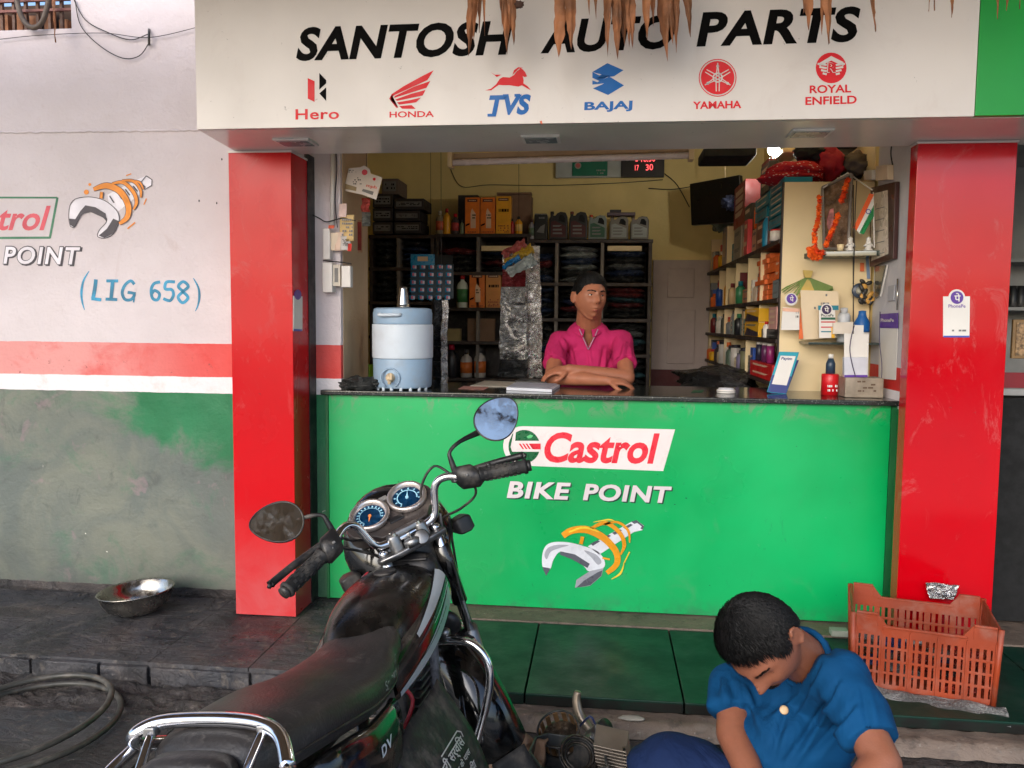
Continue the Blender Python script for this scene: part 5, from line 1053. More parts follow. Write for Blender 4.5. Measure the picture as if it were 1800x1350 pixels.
t_ = [circ(1391, 525, 8.5)]; mk('round_head', G().prism([at(x, y, Y=.335) for x, y in circ(1391, 526, 11)], (0, .003, 0)), M_pap, t); ppx(t_, .335, M_vio, t, 2); tpx('पे', (1388, 530), (1395, 530), (1388, 519), .335, M_pap, t, 4, bold=.02)
mk('peach_print', G().prism([at(x, y, Y=.339) for x, y in ((1376, 541), (1405, 543), (1405, 549), (1376, 547))], (0, -.001, 0)), pm('peach', (226, 176, 150), .6), t); marks(t, 1398, 546, 1404, 560, .339, M_inkblack, 2, lay=2)
t = card('payment_card', [(1440, 540), (1468, 540), (1468, 594), (1440, 594)], .29, M_pap, 'payment card stand with dark violet disc and striped list on the lower shelf')
ppx([[(1438, 537), (1474, 537), (1474, 545), (1438, 545)]], .289, TEAL, t); mk('disc', G().prism([at(x, y, Y=.286) for x, y in circ(1453, 544, 10.5)], (0, .003, 0)), M_pap, t); ppx([circ(1453, 544, 8.5)], .286, C_(50, 26, 74), t, 1); tpx('पे', (1449, 549), (1457, 549), (1449, 538), .286, M_pap, t, 3, bold=.02)
tpx('PhonePe', (1443, 556.5), (1465, 556.5), (1443, 551.5), .29, M_inkblack, t, 2); ppx([[(1443, 558), (1468, 558), (1468, 562), (1443, 562)]], .29, C_(20, 90, 60), t, 2); ppx([[(1443, 565), (1468, 565), (1468, 567), (1443, 567)], [(1443, 574), (1468, 574), (1468, 576), (1443, 576)]], .29, RED, t, 2); ppx([[(1443, 582), (1468, 582), (1468, 584), (1443, 584)]], .29, TEAL, t, 2); ppx([[(1461, 575), (1467, 575), (1467, 594), (1461, 594)]], .29, YEL, t, 3)
b = at(1482, 590, Y=.36); t = thing('aerosol_can', (b.x, .36, zs2), 'white aerosol can behind the striped card on the lower shelf', 'can'); mk('body', G().lathe([(.031, .001), (.031, .13), (.024, .145)], (b.x, .36, zs2), seg=18), C_(196, 200, 204), t, smooth=True); mk('cap', G().lathe([(.018, .145), (.018, .17), (0, .172)], (b.x, .36, zs2), seg=14), C_(190, 192, 196), t, smooth=True)
t = card('paper_stack', [(1465, 567), (1500, 566), (1498, 587), (1464, 587)], .275, C_(214, 204, 190), 'small stack of pale slips beside the blue canister', 'papers', .02)
b = at(1514, 594, Y=.30); t = thing('blue_canister', (b.x, .30, zs2), 'glossy blue canister with a white base beside the pale slips', 'canister'); r0 = .036
mk('base', G().lathe([(r0, .001), (r0, .05)], (b.x, .30, zs2), seg=20), M_pap, t, smooth=True); mk('body', G().lathe([(r0, .051), (r0 * 1.02, .06), (r0, .10), (r0 * .6, .125), (r0 * .5, .14), (r0 * .5, .155), (0, .157)], (b.x, .30, zs2), seg=20), C_(14, 90, 160), t, smooth=True)
# green sheaf and rosette on the corner wall
gs_ = thing('green_sheaf', at(1420, 500, Y=.42), 'green and straw leaf sheaf pinned to the cream panel below the shelf', 'sheaf')
for i in range(16):
    a = R(-80 + 160 * i / 15); c = at(1419, 487, Y=.435); d = Vector((math.sin(a) * .115, 0, -.05 - .05 * math.cos(a)))
    m = pm('sheaf_green', (110, 134, 66), .7, var=.2) if abs(math.degrees(a)) > 25 else pm('sheaf_straw', (196, 168, 90), .7, var=.2)
    mk('leaf', G().add([c + Vector((-.006, 0, 0)), c + Vector((.006, 0, 0)), c + d + Vector((.012, -.006, .012)), c + d * 1.15 + Vector((0, -.006, 0)), c + d + Vector((-.012, -.006, -.012))], [(0, 1, 2, 3, 4)]), m, gs_, solid=.001)
mk('tie', G().prism([at(x, y, Y=.43) for x, y in ((1411, 475), (1428, 476), (1425, 488), (1414, 488))], (0, -.012, 0)), pm('sheaf_straw', (196, 168, 90), .7, var=.2), gs_)
rs = thing('rosette', at(1517, 510, Y=.40), 'black and gold round rosette ornament hanging on the corner wall', 'rosette'); c = at(1511, 511, Y=.39)
mk('disc', G().lathe([(.0, -.004), (.034, -.004), (.038, 0), (.034, .004), (0, .005)], c, Matrix.Rotation(R(90), 3, 'X'), seg=24), C_(50, 62, 80), rs, smooth=True); mk('emblem', G().lathe([(.016, .0052), (.02, .007), (0, .008)], c, Matrix.Rotation(R(90), 3, 'X'), seg=20), C_(180, 176, 160), rs, smooth=True)
for i in range(22):
    p = at(1522 + rnd.uniform(-9, 12), 512 + rnd.uniform(-20, 24), Y=.37); mk('tassel', G().ell(p, (.011, .008, .018), Matrix.Rotation(rnd.uniform(0, 3), 3, 'Y'), 8, 6), C_(36, 34, 30) if i % 3 else pm('gold_tassel', (190, 140, 60), .5), rs, smooth=True)
for i, (a, b_, c_, s) in enumerate(((1513, 478, (222, 110, 70), 'small orange and blue sticker high on the corner wall'),)):
    t = card('wall_sticker', [(1512, 462), (1519, 462), (1519, 477), (1512, 477)], .437, pm('sticker_orange', (222, 110, 60), .6), s, 'sticker', .002); mk('strip', G().prism([at(x, y, Y=.436) for x, y in ((1522, 455), (1527, 455), (1530, 490), (1524, 490))], (0, .002, 0)), C_(120, 140, 170), t)
# things fixed on the right reveal (plane x = XR)
def onx(q, d=0.): return [at(x, y, X=1.352 - d) for x, y in q]
cf = thing('certificate_frame', onx([(1558, 400)])[0], 'dark brown framed certificate hanging on the right door reveal', 'picture frame')
o4 = [(1538, 330), (1582, 319), (1578, 455), (1537, 469)]; i4 = [(1540, 341), (1570, 334), (1571, 446), (1540, 459)]
P4 = onx(o4); mk('frame', G().prism(P4, (-.022, 0, 0)), pm('frame_brown', (66, 34, 32), .35), cf, bevel=.003); mk('certificate', G().poly([p + Vector((-.0235 + .0, 0, 0)) for p in onx(i4)]), pm('certificate_paper', (214, 202, 186), .3), cf, fix=False)
for k in range(5):
    y = 365 + 20 * k; g = G().poly([p + Vector((-.0248, 0, 0)) for p in onx([(1548, y + 2), (1564, y - 2), (1564, y - .6), (1548, y + 3.4)])]); mk('print_mark', g, M_lab, cf, fix=False)['kind'] = 'stuff'
t = thing('wall_fan_box', onx([(1558, 300)])[0], 'cream electrical box and socket at the top of the right reveal', 'electrical box'); mk('case', G().prism(onx([(1550, 292), (1571, 289), (1571, 316), (1550, 318)]), (-.03, 0, 0)), pm('cream_plastic', (226, 206, 180), .5), t, bevel=.003); mk('socket', G().prism(onx([(1534, 300), (1549, 298), (1549, 316), (1534, 317)]), (-.045, 0, 0)), M_white, t, bevel=.004)
wire([(1568, 250), (1566, 270), (1569, 290)], r=.003, label='short cable above the cream box on the right reveal', Y=.1)
t = thing('small_mirror', onx([(1548, 500)])[0], 'small leaning glass with a pale frame below the certificate', 'mirror'); mk('glass', G().prism(onx([(1541, 468), (1560, 466), (1548, 520), (1541, 525)]), (-.01, 0, 0)), pm('mirror_dull', (120, 120, 112), .15, .6), t); mk('frame', G().tube(onx([(1560, 466), (1548, 521)], .012), .004, 5), M_white, t)
t = thing('door_latch_plate', onx([(1570, 520)])[0], 'grey metal latch plate on the right door reveal', 'latch'); mk('plate', G().prism(onx([(1563, 503), (1575, 500), (1573, 528), (1562, 530)]), (-.006, 0, 0)), C_(170, 172, 180), t, bevel=.002); mk('rod', G().tube(onx([(1578, 490), (1577, 545)], .012), .004, 6), M_steel, t, smooth=True)
t = thing('payment_poster', onx([(1562, 600)])[0], 'tall white payment poster with a violet header on the right door reveal', 'poster')
mk('sheet', G().prism(onx([(1547, 577), (1579, 577), (1575, 668), (1545, 665)]), (-.003, 0, 0)), M_pap, t); mk('header', G().prism(onx([(1547, 552), (1579, 550), (1579, 577), (1547, 576)], .003), (-.003, 0, 0)), M_vio, t)
def tonx(s, a, b, c, m, par, d): a, b, c = onx([a, b, c]); return text(s, a, b, c, m, par, out=(-d, 0, 0), bold=.03)
tonx('PhonePe', (1551, 566), (1574, 566), (1551, 560), M_pap, t, .0075)
wire([(1547, 548), (1546, 600), (1550, 640), (1549, 690)], r=.002, label='thin cable hanging beside the violet payment poster', Y=.1, m=pm('violet_wire', (70, 60, 90), .5))
# counter things at the right end
def oz(px, py): return at(px, py, Z=ZT)
t = thing('scan_stand', oz(1375, 693), 'teal and navy payment stand tilted back on the counter', 'stand'); Yn = oz(1360, 692).y
q = [at(1348, 689, Y=Yn), at(1382, 693, Y=Yn), at(1405, 619, Y=Yn + .05), at(1370, 618, Y=Yn + .05)]; N_ = (q[1] - q[0]).cross(q[3] - q[0]).normalized(); N_ = N_ if N_.y < 0 else -N_
mk('face', G().prism(q, -N_ * .004), C_(0, 150, 170), t, bevel=.002)
def bl(u, v, d=.001): return q[0].lerp(q[1], u).lerp(q[3].lerp(q[2], u), v) + N_ * d
mk('lower_face', G().poly([bl(.02, .01), bl(.98, .01), bl(.98, .42), bl(.02, .42)]), C_(34, 48, 120), t, fix=False); mk('white_panel', G().poly([bl(.12, .2, .002), bl(.88, .2, .002), bl(.88, .9, .002), bl(.12, .9, .002)]), M_pap, t, fix=False)
text('Paytm', bl(.2, .78, .003), bl(.75, .78, .003), bl(.2, .87, .003), C_(30, 50, 110), t, out=(0, 0, 0), bold=.03); text('Scan & Pay', bl(.12, .07, .003), bl(.8, .07, .003), bl(.12, .13, .003), M_pap, t, out=(0, 0, 0), bold=.03) if False else None
mk('base_wedge', G().prism([q[1] + Vector((.001, .004, 0)), q[2] + Vector((.001, .006, -.04)), q[1] + Vector((.001, .11, .0))], (-.075, 0, 0)), C_(30, 36, 100), t)
c = oz(1276, 691); t = thing('tape_roll', c, 'round white adhesive dispenser lying on the counter', 'dispenser'); mk('base', G().lathe([(.044, .001), (.046, .006), (.046, .014), (.042, .018)], c, seg=28), M_pap, t, smooth=True); mk('top', G().lathe([(.038, .0185), (.036, .026), (0, .028)], c, seg=28), C_(200, 200, 206), t, smooth=True); mk('groove', G().lathe([(.0465, .009), (.0465, .012)], c, seg=28), M_lab, t, fix=False)
c = oz(1463, 696) + Vector((0, .05, 0)); t = thing('red_tin', c, 'red printed tin on the counter holding a small glass bottle', 'tin'); mk('body', G().lathe([(.04, .001), (.04, .10), (.037, .104)], c, seg=24), C_(206, 24, 32), t, smooth=True); marks(t, 1454, 675, 1472, 690, c.y - .042, M_pap, 2)
t = thing('glass_bottle', c + Vector((0, 0, .105)), 'small dark blue bottle with a white cap standing on the red tin', 'bottle'); c2 = c + Vector((0, 0, .1045)); mk('body', G().lathe([(.022, .001), (.022, .05), (.012, .075)], c2, seg=16), C_(40, 60, 80), t, smooth=True); mk('cap', G().lathe([(.012, .076), (.012, .095), (0, .096)], c2, seg=12), M_pap, t, smooth=True)
a, b = oz(1485, 699), oz(1548, 699); t = thing('cash_box', (a + b) / 2, 'worn grey metal box on the right end of the counter', 'metal box'); hh = at(1515, 664, Y=a.y).z
mk('case', G().box(a.x, b.x, a.y, a.y + .12, ZT + .001, hh), pm('worn_grey_metal', (150, 138, 122), .45, .2, var=.25, vs=14, dust=.6), t, bevel=.004); marks(t, 1495, 668, 1540, 690, a.y - .001, pm('rust_mark', (96, 76, 60), .7), 4, dens=.4)
t = thing('leaflet_holder', (a + b) / 2 + Vector((0, .03, hh - ZT)), 'tall white leaflet holder standing on the grey metal box', 'leaflet holder'); Yh = a.y + .02
mk('back_board', G().prism([at(x, y, Y=Yh + .03) for x, y in ((1484, 586), (1527, 588), (1526, 662), (1484, 661))], (0, .004, 0)), M_pap, t); mk('pocket', G().prism([at(x, y, Y=Yh) for x, y in ((1484, 628), (1525, 628), (1524, 663), (1484, 663))], (0, .028, 0)), pm('pocket_white', (206, 208, 218), .2), t, bevel=.001); mk('top_tab', G().prism([at(x, y, Y=Yh + .029) for x, y in ((1501, 571), (1518, 572), (1518, 588), (1501, 588))], (0, .003, 0)), M_pap, t); ppx([[(1484, 659), (1525, 659), (1525, 663), (1484, 663)]], Yh, M_vio, t, 1)
wire([(1502, 572), (1497, 590), (1494, 615), (1498, 640), (1504, 662)], r=.0022, label='thin grey cord hanging over the white leaflet holder', Y=Yh - .006, m=pm('violet_wire', (70, 60, 90), .5))
# counter things, left and middle
def flat(pts, z, label, m, h=.006, name='paper', cat='paper', rot=0, curl=0):
    P = [oz(x, y) for x, y in pts]; o = mk(name, G().prism([Vector((p.x, p.y, ZT + .001 + z)) for p in P], (0, 0, h)), m, None, bevel=.0008); return tag(o, label, cat)
flat([(890, 686), (970, 690), (984, 681), (905, 677)], 0, 'white notebook lying on the counter left of the man', C_(206, 208, 216), .014, 'notebook', 'notebook'); flat([(893, 685), (966, 688), (980, 680), (908, 677)], .0155, 'grey top page of the white notebook on the counter', pm('page_grey', (170, 172, 184), .5), .001, 'page', 'page')
flat([(826, 679), (905, 681), (930, 673), (852, 670)], 0, 'open newspaper spread flat on the counter near the foil strips', pm('newsprint', (172, 164, 150), .7, var=.2, vs=30), .003, 'newspaper', 'newspaper')
flat([(805, 684), (850, 686), (860, 681), (815, 679)], .0, 'thin leaflet on the counter right of the water cooler', pm('leaflet_red', (170, 120, 110), .6, var=.4, vs=20), .001, 'leaflet', 'leaflet')
flat([(905, 676), (962, 678), (966, 673), (915, 671)], 0.0155 * 0, 'black wallet lying behind the white notebook', M_black, .02, 'wallet', 'wallet')
flat([(1215, 690), (1235, 690), (1238, 686), (1219, 686)], 0, 'small green leaflet left of the round dispenser', C_(20, 90, 60), .001, 'leaflet', 'leaflet')
t = thing('helmet_bag', oz(625, 684), 'black film packet heap at the left end of the counter', 'packet'); c = oz(622, 686); mk('heap', blob((c.x, c.y + .08, ZT + .025), (.11, .07, .035), .4, 3, 28, 16, 21), film('heap_film', (60, 62, 60), .2), t, smooth=True)
tag(bpx('green_box', 620, 641, 650, 672, .5, .08, C_(110, 150, 20), bevel=.004, zb=ZT + .002), 'small lime green box at the left end behind the cooler', 'box')
g = G().prism([at(x, y, Y=.4) for x, y in ((601, 626), (606, 640), (622, 662), (600, 664))], (0, .05, 0)); o = mk('black_triangle', g, M_black, None); tag(o, 'black pointed bracket against the left reveal', 'bracket')
# ------------------------------------------------------------------ motorcycle (own frame: x right, y forward, z up, origin under the rear axle)
BS = .924; BO = Vector((-.521, -2.53, -.097)); BH, BLN, BST = -.105, .137, .671
BM = Matrix.Rotation(BH, 3, 'Z') @ Matrix.Rotation(-BLN, 3, 'Y')
SO = Vector((0, .97, .95)); SM = Matrix.Rotation(BST, 3, Vector((0, -math.sin(R(26)), math.cos(R(26)))))
bike = thing('motorcycle', BO, 'black motorcycle with a long seat and round mirrors parked on its stand facing the counter', 'motorcycle')
def V(*a): return Vector(a)
def bk(name, g, mat, st=False, parent=None, **k):
    for i, v in enumerate(g.v):
        if st: v = SO + SM @ (v - SO)
        g.v[i] = BO + BS * (BM @ v)
    return mk(name, g, mat, parent or bike, **k)
M_tank = pm('tank_black', (13, 11, 10), .26, var=.3, rv=.06, coat=.12, dust=.06)
M_guard = pm('mudguard_black', (8, 8, 9), .12, var=.2, coat=.5, dust=.12)
M_pblack = pm('panel_black', (14, 14, 15), .16, var=.2, coat=.6, dust=.12)
n = NT('seat_vinyl'); c = n.mix(n.ramp(n.noise(3, 6, .6), .35, .7), lin((34, 32, 32)), lin((52, 49, 48))); c = n.mix(n.ramp(n.noise(22, 8, .8, .6), .54, .70, 0, .30), c, lin((128, 122, 116)))
n.p(col=c, rough=n.ramp(n.noise(5, 5), .3, .7, .36, .52), spec=.5); n.bump(n.noise(160, 3), .0012, .8); M_seat = n.m
M_silver = pm('decal_silver', (146, 154, 160), .35, .1, var=.12, dust=.2); M_greflect = pm('reflection_teal', (44, 58, 62), .22); M_wdec = pm('decal_white', (200, 206, 210), .3); M_rdec = pm('decal_red', (190, 50, 60), .3)  # teal tone is a green reflection on the shrouds, painted in as colour
M_rub = pm('rubber', (22, 22, 23), .7, var=.2, dust=.18, bump=.001); M_eng = pm('engine_grey', (84, 84, 86), .5, .7, var=.25, vs=20, dust=.6, bump=.001); M_frame = pm('frame_black', (20, 20, 21), .35, var=.2, dust=.4)
def sec(y, hw, zt, zb, n=22, p=2.4, cx=0.):
    r = []
    for k in range(n):
        a = 2 * math.pi * k / n; cx_, sy_ = math.cos(a), math.sin(a)
        r.append(V(cx + hw * math.copysign(abs(cx_) ** (2 / p), cx_), y, (zt + zb) / 2 + (zt - zb) / 2 * math.copysign(abs(sy_) ** (2 / p), sy_)))
    return r
def interp(tab, n):
    out = []
    for i in range(n + 1):
        t = i / n * (len(tab) - 1); k = min(len(tab) - 2, int(t)); f = t - k; A, B, C, D = (tab[max(0, min(len(tab) - 1, k + q))] for q in (-1, 0, 1, 2))
        out.append([.5 * (2 * b + (c - a) * f + (2 * a - 5 * b + 4 * c - d) * f * f + (3 * b - a - 3 * c + d) * f ** 3) for a, b, c, d in zip(A, B, C, D)])
    return out
# seat: y, half width, top z, bottom z
st_tab = [(-.17, .085, .875, .80), (-.13, .118, .895, .775), (0.0, .142, .885, .755), (.14, .155, .862, .73), (.28, .150, .828, .70), (.42, .135, .812, .69), (.50, .110, .822, .69), (.555, .104, .834, .71), (.59, .09, .836, .73), (.615, .06, .82, .75)]
sg_ = [sec(y, w, zt, zb, 28, 2.7) for y, w, zt, zb in interp(st_tab, 40)]
seat = bk('seat', G().loft(sg_), M_seat, smooth=True)
def seat_top(y):
    for a, b in zip(st_tab, st_tab[1:]):
        if a[0] <= y <= b[0]:
            f = (y - a[0]) / (b[0] - a[0]); f = f * f * (3 - 2 * f); return [p + (q - p) * f for p, q in zip(a, b)]
for s in (-1, 1):
    pts = [V(s * (w * .985), y, zb + (zt - zb) * .38) for y, w, zt, zb in interp(st_tab, 14)]
    bk('seat_piping', G().tube(pts, .0035, 6, smooth=2), M_black, parent=seat, smooth=True)
# script lettering on the seat side
v, f = text_pts('Splendor', .006); x1_ = max(a for a, b in v)
g = G(); g.add([V(0, 0, 0)] * len(v), f)
for i, (a, b) in enumerate(v):
    y = .33 + .17 * a / x1_; tb = seat_top(y); hgt = .44 + b * .24 + .12 * a / x1_
    # cross-section point of the super-ellipse on the right side
    sy_ = hgt * 2 - 1; sy_ = max(-.98, min(.98, sy_)); cxx = (1 - abs(sy_) ** 2.7) ** (1 / 2.7)
    g.v[i] = V(tb[1] * cxx + .0016, y, (tb[2] + tb[3]) / 2 + (tb[2] - tb[3]) / 2 * sy_)
bk('seat_lettering', g, pm('seat_print', (150, 150, 145), .5), fix=False)
# tank
tk_tab = [(.48, .07, .80, .66), (.54, .098, .848, .66), (.62, .122, .882, .66), (.72, .136, .902, .67), (.82, .138, .906, .68), (.90, .126, .896, .72), (.95, .095, .882, .76), (.972, .05, .865, .80)]
tank = bk('tank', G().loft([sec(y, w, zt, zb, 32, 2.35, -.018) for y, w, zt, zb in interp(tk_tab, 40)]), M_tank, smooth=True)
bk('tank_cap', G().lathe([(.034, 0), (.035, .004), (.03, .007), (0, .008)], V(-.018, .80, .9035), seg=24), M_black, smooth=True)
bk('tank_front_trim', G().box(-.08, .07, .925, .985, .897, .908), M_black, bevel=.008)
bk('trim_label', G().box(-.050, .022, .932, .976, .9085, .910), pm('label_cream', (200, 190, 180), .5), bevel=.001)
# side shrouds with stripes
for s in (-1, 1):
    def shell(u, v, s=s, off=0.):
        # u along (rear low to front high), v across
        y = .47 + .455 * u; zt = .755 + .118 * u; h = .085 + .015 * math.sin(math.pi * u)
        xi = .088 + .03 * math.sin(math.pi * min(1, u * .8)); xo = .112 + .052 * math.sin(math.pi * min(1, .12 + .62 * u))
        w = max(0, min(1, 1 - v)); x = xi + (xo - xi) * math.sin(w * math.pi / 2) ** .85; z = zt - h * (1 - max(0, math.cos(w * math.pi / 2)) ** .9)
        return V(-.016 + s * (x + off * .75), y, z + off * .6)
    g = G(); g.grid(lambda u, v: shell(u, v), 20, 12); g.grid(lambda u, v: shell(u, v, off=-.012), 20, 12)
    sh_ = bk('side_shroud', g, M_pblack, smooth=True)
    for (va, vb, ua, ub, m) in ((.50, .97, .34, .99, M_silver), (.36, .47, .3, .98, M_greflect), (.0, .29, .02, .95, M_silver), (.32, .345, .55, .97, M_wdec), (.13, .16, .1, .8, M_black)):
        bk('stripe', G().grid(lambda u, v: shell(ua + (ub - ua) * u, va + (vb - va) * v * (.25 + .75 * u) + (.02 * u), off=.0022), 14, 3), m, parent=sh_, smooth=True, fix=False)
    if s < 0: bk('stripe', G().grid(lambda u, v: shell(.7 + .3 * u, .9 + .1 * v, off=.004), 6, 2), M_rdec, parent=sh_, smooth=True, fix=False)
    if s < 0: bk('shroud_tip', G().prism([V(s * .20, .93, .86), V(s * .235, .985, .845), V(s * .19, 1.02, .80), V(s * .17, .96, .79)], (-s * .02, 0, 0)), M_wdec, bevel=.004)
    # side panel under the seat
    pn = bk('side_panel', G().loft([sec(y, .022, zt, zb, 14, 2.4, s * cx) for y, zt, zb, cx in ((.02, .74, .60, .10), (.10, .745, .54, .125), (.25, .715, .50, .135), (.38, .70, .52, .125), (.44, .69, .58, .11))]), M_pblack, smooth=True)
    if s > 0:
        for ch, y0 in (('D', .24), ('V', .275)):
            v, f = text_pts(ch, .03); xm = max(a for a, b in v); g = G(); g.add([V(.1575, y0 + .03 * a / xm, .64 + .035 * b) for a, b in v], f); bk('lettering', g, M_wdec, parent=pn, fix=False)
        bk('side_stripe', G().poly([V(.1572, .10, .60), V(.1575, .22, .58), V(.1575, .20, .55), V(.1572, .08, .57)]), pm('decal_copper', (150, 80, 60), .4, .4), parent=pn, fix=False)
# frame, engine
fr_ = bk('frame', G().tube([V(0, .93, .86), V(0, .86, .60), V(0, .80, .34), V(0, .62, .22)], .02, 10, smooth=4).tube([V(0, .95, .88), V(0, .5, .68), V(0, .1, .66)], .02, 10, smooth=3).tube([V(0, .5, .66), V(0, .42, .3)], .018, 10).tube([V(.08, .42, .32), V(.09, 0, .72), V(.09, -.25, .74)], .014, 8, smooth=3).tube([V(-.08, .42, .32), V(-.09, 0, .72), V(-.09, -.25, .74)], .014, 8, smooth=3), M_frame, smooth=True)
bk('engine_case', G().loft([sec(y, w, zt, zb, 18, 3) for y, w, zt, zb in ((.40, .08, .40, .26), (.46, .13, .44, .20), (.60, .14, .45, .17), (.72, .12, .40, .2), (.78, .08, .36, .24))]), M_eng, smooth=True)
for i in range(9): bk('cooling_fin', G().box(-.075, .075, .64 + .012 * i, .8 + .012 * i, .44 + .02 * i, .448 + .02 * i), M_eng, bevel=.002)
bk('cylinder', G().box(-.05, .05, .67, .86, .42, .62), M_eng, bevel=.01); bk('cylinder_head', G().box(-.065, .065, .70, .90, .60, .66), M_alu, bevel=.012)
bk('carburettor', G().lathe([(.03, 0), (.034, .03), (.028, .08)], V(.03, .56, .50), seg=16), M_alu, smooth=True); bk('fuel_hose', G().tube([V(.06, .6, .66), V(.09, .62, .60), V(.07, .58, .54)], .006, 6, smooth=4), pm('hose_red', (170, 40, 50), .5), smooth=True)
bk('exhaust_pipe', G().tube([V(.05, .86, .46), V(.09, .95, .34), V(.11, .8, .18), V(.14, .4, .17), V(.16, .1, .24)], .018, 12, smooth=6), M_chrome, smooth=True)
bk('silencer', G().tube([V(.165, .12, .24), V(.17, .06, .26), V(.19, -.35, .34), V(.19, -.42, .35)], [.03, .042, .045, .03], 16), M_chrome, smooth=True)
# crash guards: chrome hoops
for s in (-1, 1):
    bk('crash_guard', G().tube([V(s * .03, .90, .655), V(s * .13, .90, .655), V(s * .195, .895, .64), V(s * .232, .89, .585), V(s * .225, .885, .50), V(s * .17, .87, .35), V(s * .13, .855, .265), V(s * .04, .85, .27)], .0125, 12, smooth=6), M_chrome, smooth=True)
bk('guard_clamp', G().lathe([(.022, 0), (.026, .012), (.02, .03), (.0, .034)], V(.06, .915, .66), seg=14), M_black, smooth=True); bk('horn', G().lathe([(.0, -.01), (.03, -.008), (.045, .004), (.045, .014), (0, .02)], V(.09, .97, .68), Matrix.Rotation(R(-70), 3, 'X'), seg=20), M_black, smooth=True)
bk('guard_bolt', G().lathe([(.016, 0), (.016, .014), (.008, .02)], V(.105, .905, .672), seg=12), M_alu, smooth=True)
# leg cover sheet with hindi lettering
def cover(u, v, o=0.):
    x = .135 + .125 * v - .01 * u; y = .33 + .40 * u; z = .585 - .30 * v - .05 * u * 0 + .01 * math.sin(u * 5) + .035 * u
    return V(x + .02 * math.sin(v * 3) + o, y, z + .012 * mnoise.noise((u * 3, v * 3, 1)) + o * .6)
cv = bk('leg_cover', G().grid(lambda u, v: cover(u, v), 16, 12), pm('cover_black', (26, 28, 34), .55, var=.15, dust=.35, bump=.001), smooth=True, solid=.003)
M_wpr = pm('cover_print', (190, 188, 186), .5)
def cvs(pts, w):
    Q = []
    for (u0, v0), (u1, v1) in zip(pts, pts[1:]):
        d = Vector((u1 - u0, v1 - v0)).normalized(); nn = Vector((-d.y, d.x)) * w; Q.append([(u0 + nn.x, v0 + nn.y), (u1 + nn.x, v1 + nn.y), (u1 - nn.x, v1 - nn.y), (u0 - nn.x, v0 - nn.y)])
    return Q
g = G()
for q in cvs([(.42, .36), (.80, .36), (.84, .40), (.80, .86), (.42, .86)], .006) + cvs([(.42, .74), (.81, .74)], .004): g.poly([cover(u, v, .0035) for u, v in q])
bk('print_frame', g, M_wpr, parent=cv, fix=False)
for s, v0, hh, a, b in (('श्री सर्विस', .38, .14, .30, .80), ('स्टेशन के पास', .53, .07, .34, .80), ('कटनी / उमरिया', .62, .08, .34, .80), ('02980353', .76, .07, .36, .79)):
    vv, ff = text_pts(s, .02); xa, xb = min(p[0] for p in vv), max(p[0] for p in vv); ya, yb = min(p[1] for p in vv), max(p[1] for p in vv)
    g = G(); g.add([cover(b - (b - a) * (1 - (p[0] - xa) / (xb - xa)), v0 + hh * (1 - (p[1] - ya) / (yb - ya)), .004) for p in vv], ff); bk('lettering', g, M_wpr, parent=cv, fix=False)
# rear: wheel, mudguard, tail, grab rail
def wheel(c, st, tr=.045, R0=.30, name='rear_wheel'):
    rim = bk(name, G().tube([c + V(0, (R0 - .055) * math.cos(R(a)), (R0 - .055) * math.sin(R(a))) for a in range(0, 360, 10)], .016, 8, closed=True), M_chrome, st, smooth=True)
    g = G(); n = 72
    prof = [(-.032, -.045), (-.04, -.02), (-.036, -.002), (-.026, .008), (-.012, .013), (0, .014), (.012, .013), (.026, .008), (.036, -.002), (.04, -.02), (.032, -.045)]
    g.loft([[c + V(px * 1., (R0 - .012 + pr_) * math.cos(2 * math.pi * i / n), (R0 - .012 + pr_) * math.sin(2 * math.pi * i / n)) for px, pr_ in prof] for i in range(n + 1)], caps=False, closed=False)
    ty = bk('tyre', g, M_rub, st, rim, smooth=True)
    g = G()
    for px in (-.024, -.012, 0, .012, .024):
        pr_ = .0155 - abs(px) * .28
        g.tube([c + V(px, (R0 - .012 + pr_) * math.cos(R(a)), (R0 - .012 + pr_) * math.sin(R(a))) for a in range(0, 360, 6)], .0035, 4, closed=True)
    bk('tread_ribs', g, M_rub, st, rim, smooth=True)
    bk('hub', G().lathe([(.05, -.05), (.055, -.03), (.055, .03), (.05, .05)], c, Matrix.Rotation(R(90), 3, 'Y'), seg=20), M_alu, st, rim, smooth=True)
    g = G()
    for i in range(30):
        a = 2 * math.pi * i / 30; a2 = a + (.35 if i % 2 else -.35); s = -1 if i % 4 < 2 else 1
        g.tube([c + V(s * .03, .05 * math.cos(a2), .05 * math.sin(a2)), c + V(0, (R0 - .06) * math.cos(a), (R0 - .06) * math.sin(a))], .0018, 4)
    bk('spokes', g, M_steel, st, rim)
wheel(V(0, 0, .30), False); wheel(V(0, 1.265, .30), True, name='front_wheel')
def guard(c, R1, a0, a1, hw, st, name, m, dy=.0):
    def fn(u, v, d=0.):
        a = R(a0 + (a1 - a0) * u); w = (v - .5) * 2; fl = 1 - .22 * abs(w) ** 2.2
        rr = (R1 + d) * (1 - .0) - .05 * abs(w) ** 2.6
        return c + V(w * hw * (1 if u < .9 else 1 + .4 * (u - .9)), rr * math.cos(a), rr * math.sin(a))
    g = G(); g.grid(lambda u, v: fn(u, v), 40, 14); g.grid(lambda u, v: fn(u, v, -.004), 40, 14)
    return bk(name, g, m, st, smooth=True)
guard(V(0, 1.265, .30), .352, 40, 196, .088, True, 'front_mudguard', M_guard); guard(V(0, 0, .30), .36, 60, 200, .07, False, 'rear_mudguard', M_pblack)
bk('mud_flap', G().grid(lambda u, v: V((u - .5) * .12, 1.265 - .345 - .02 * v, .215 - .12 * v), 6, 6), M_rub, True, smooth=True, solid=.004)
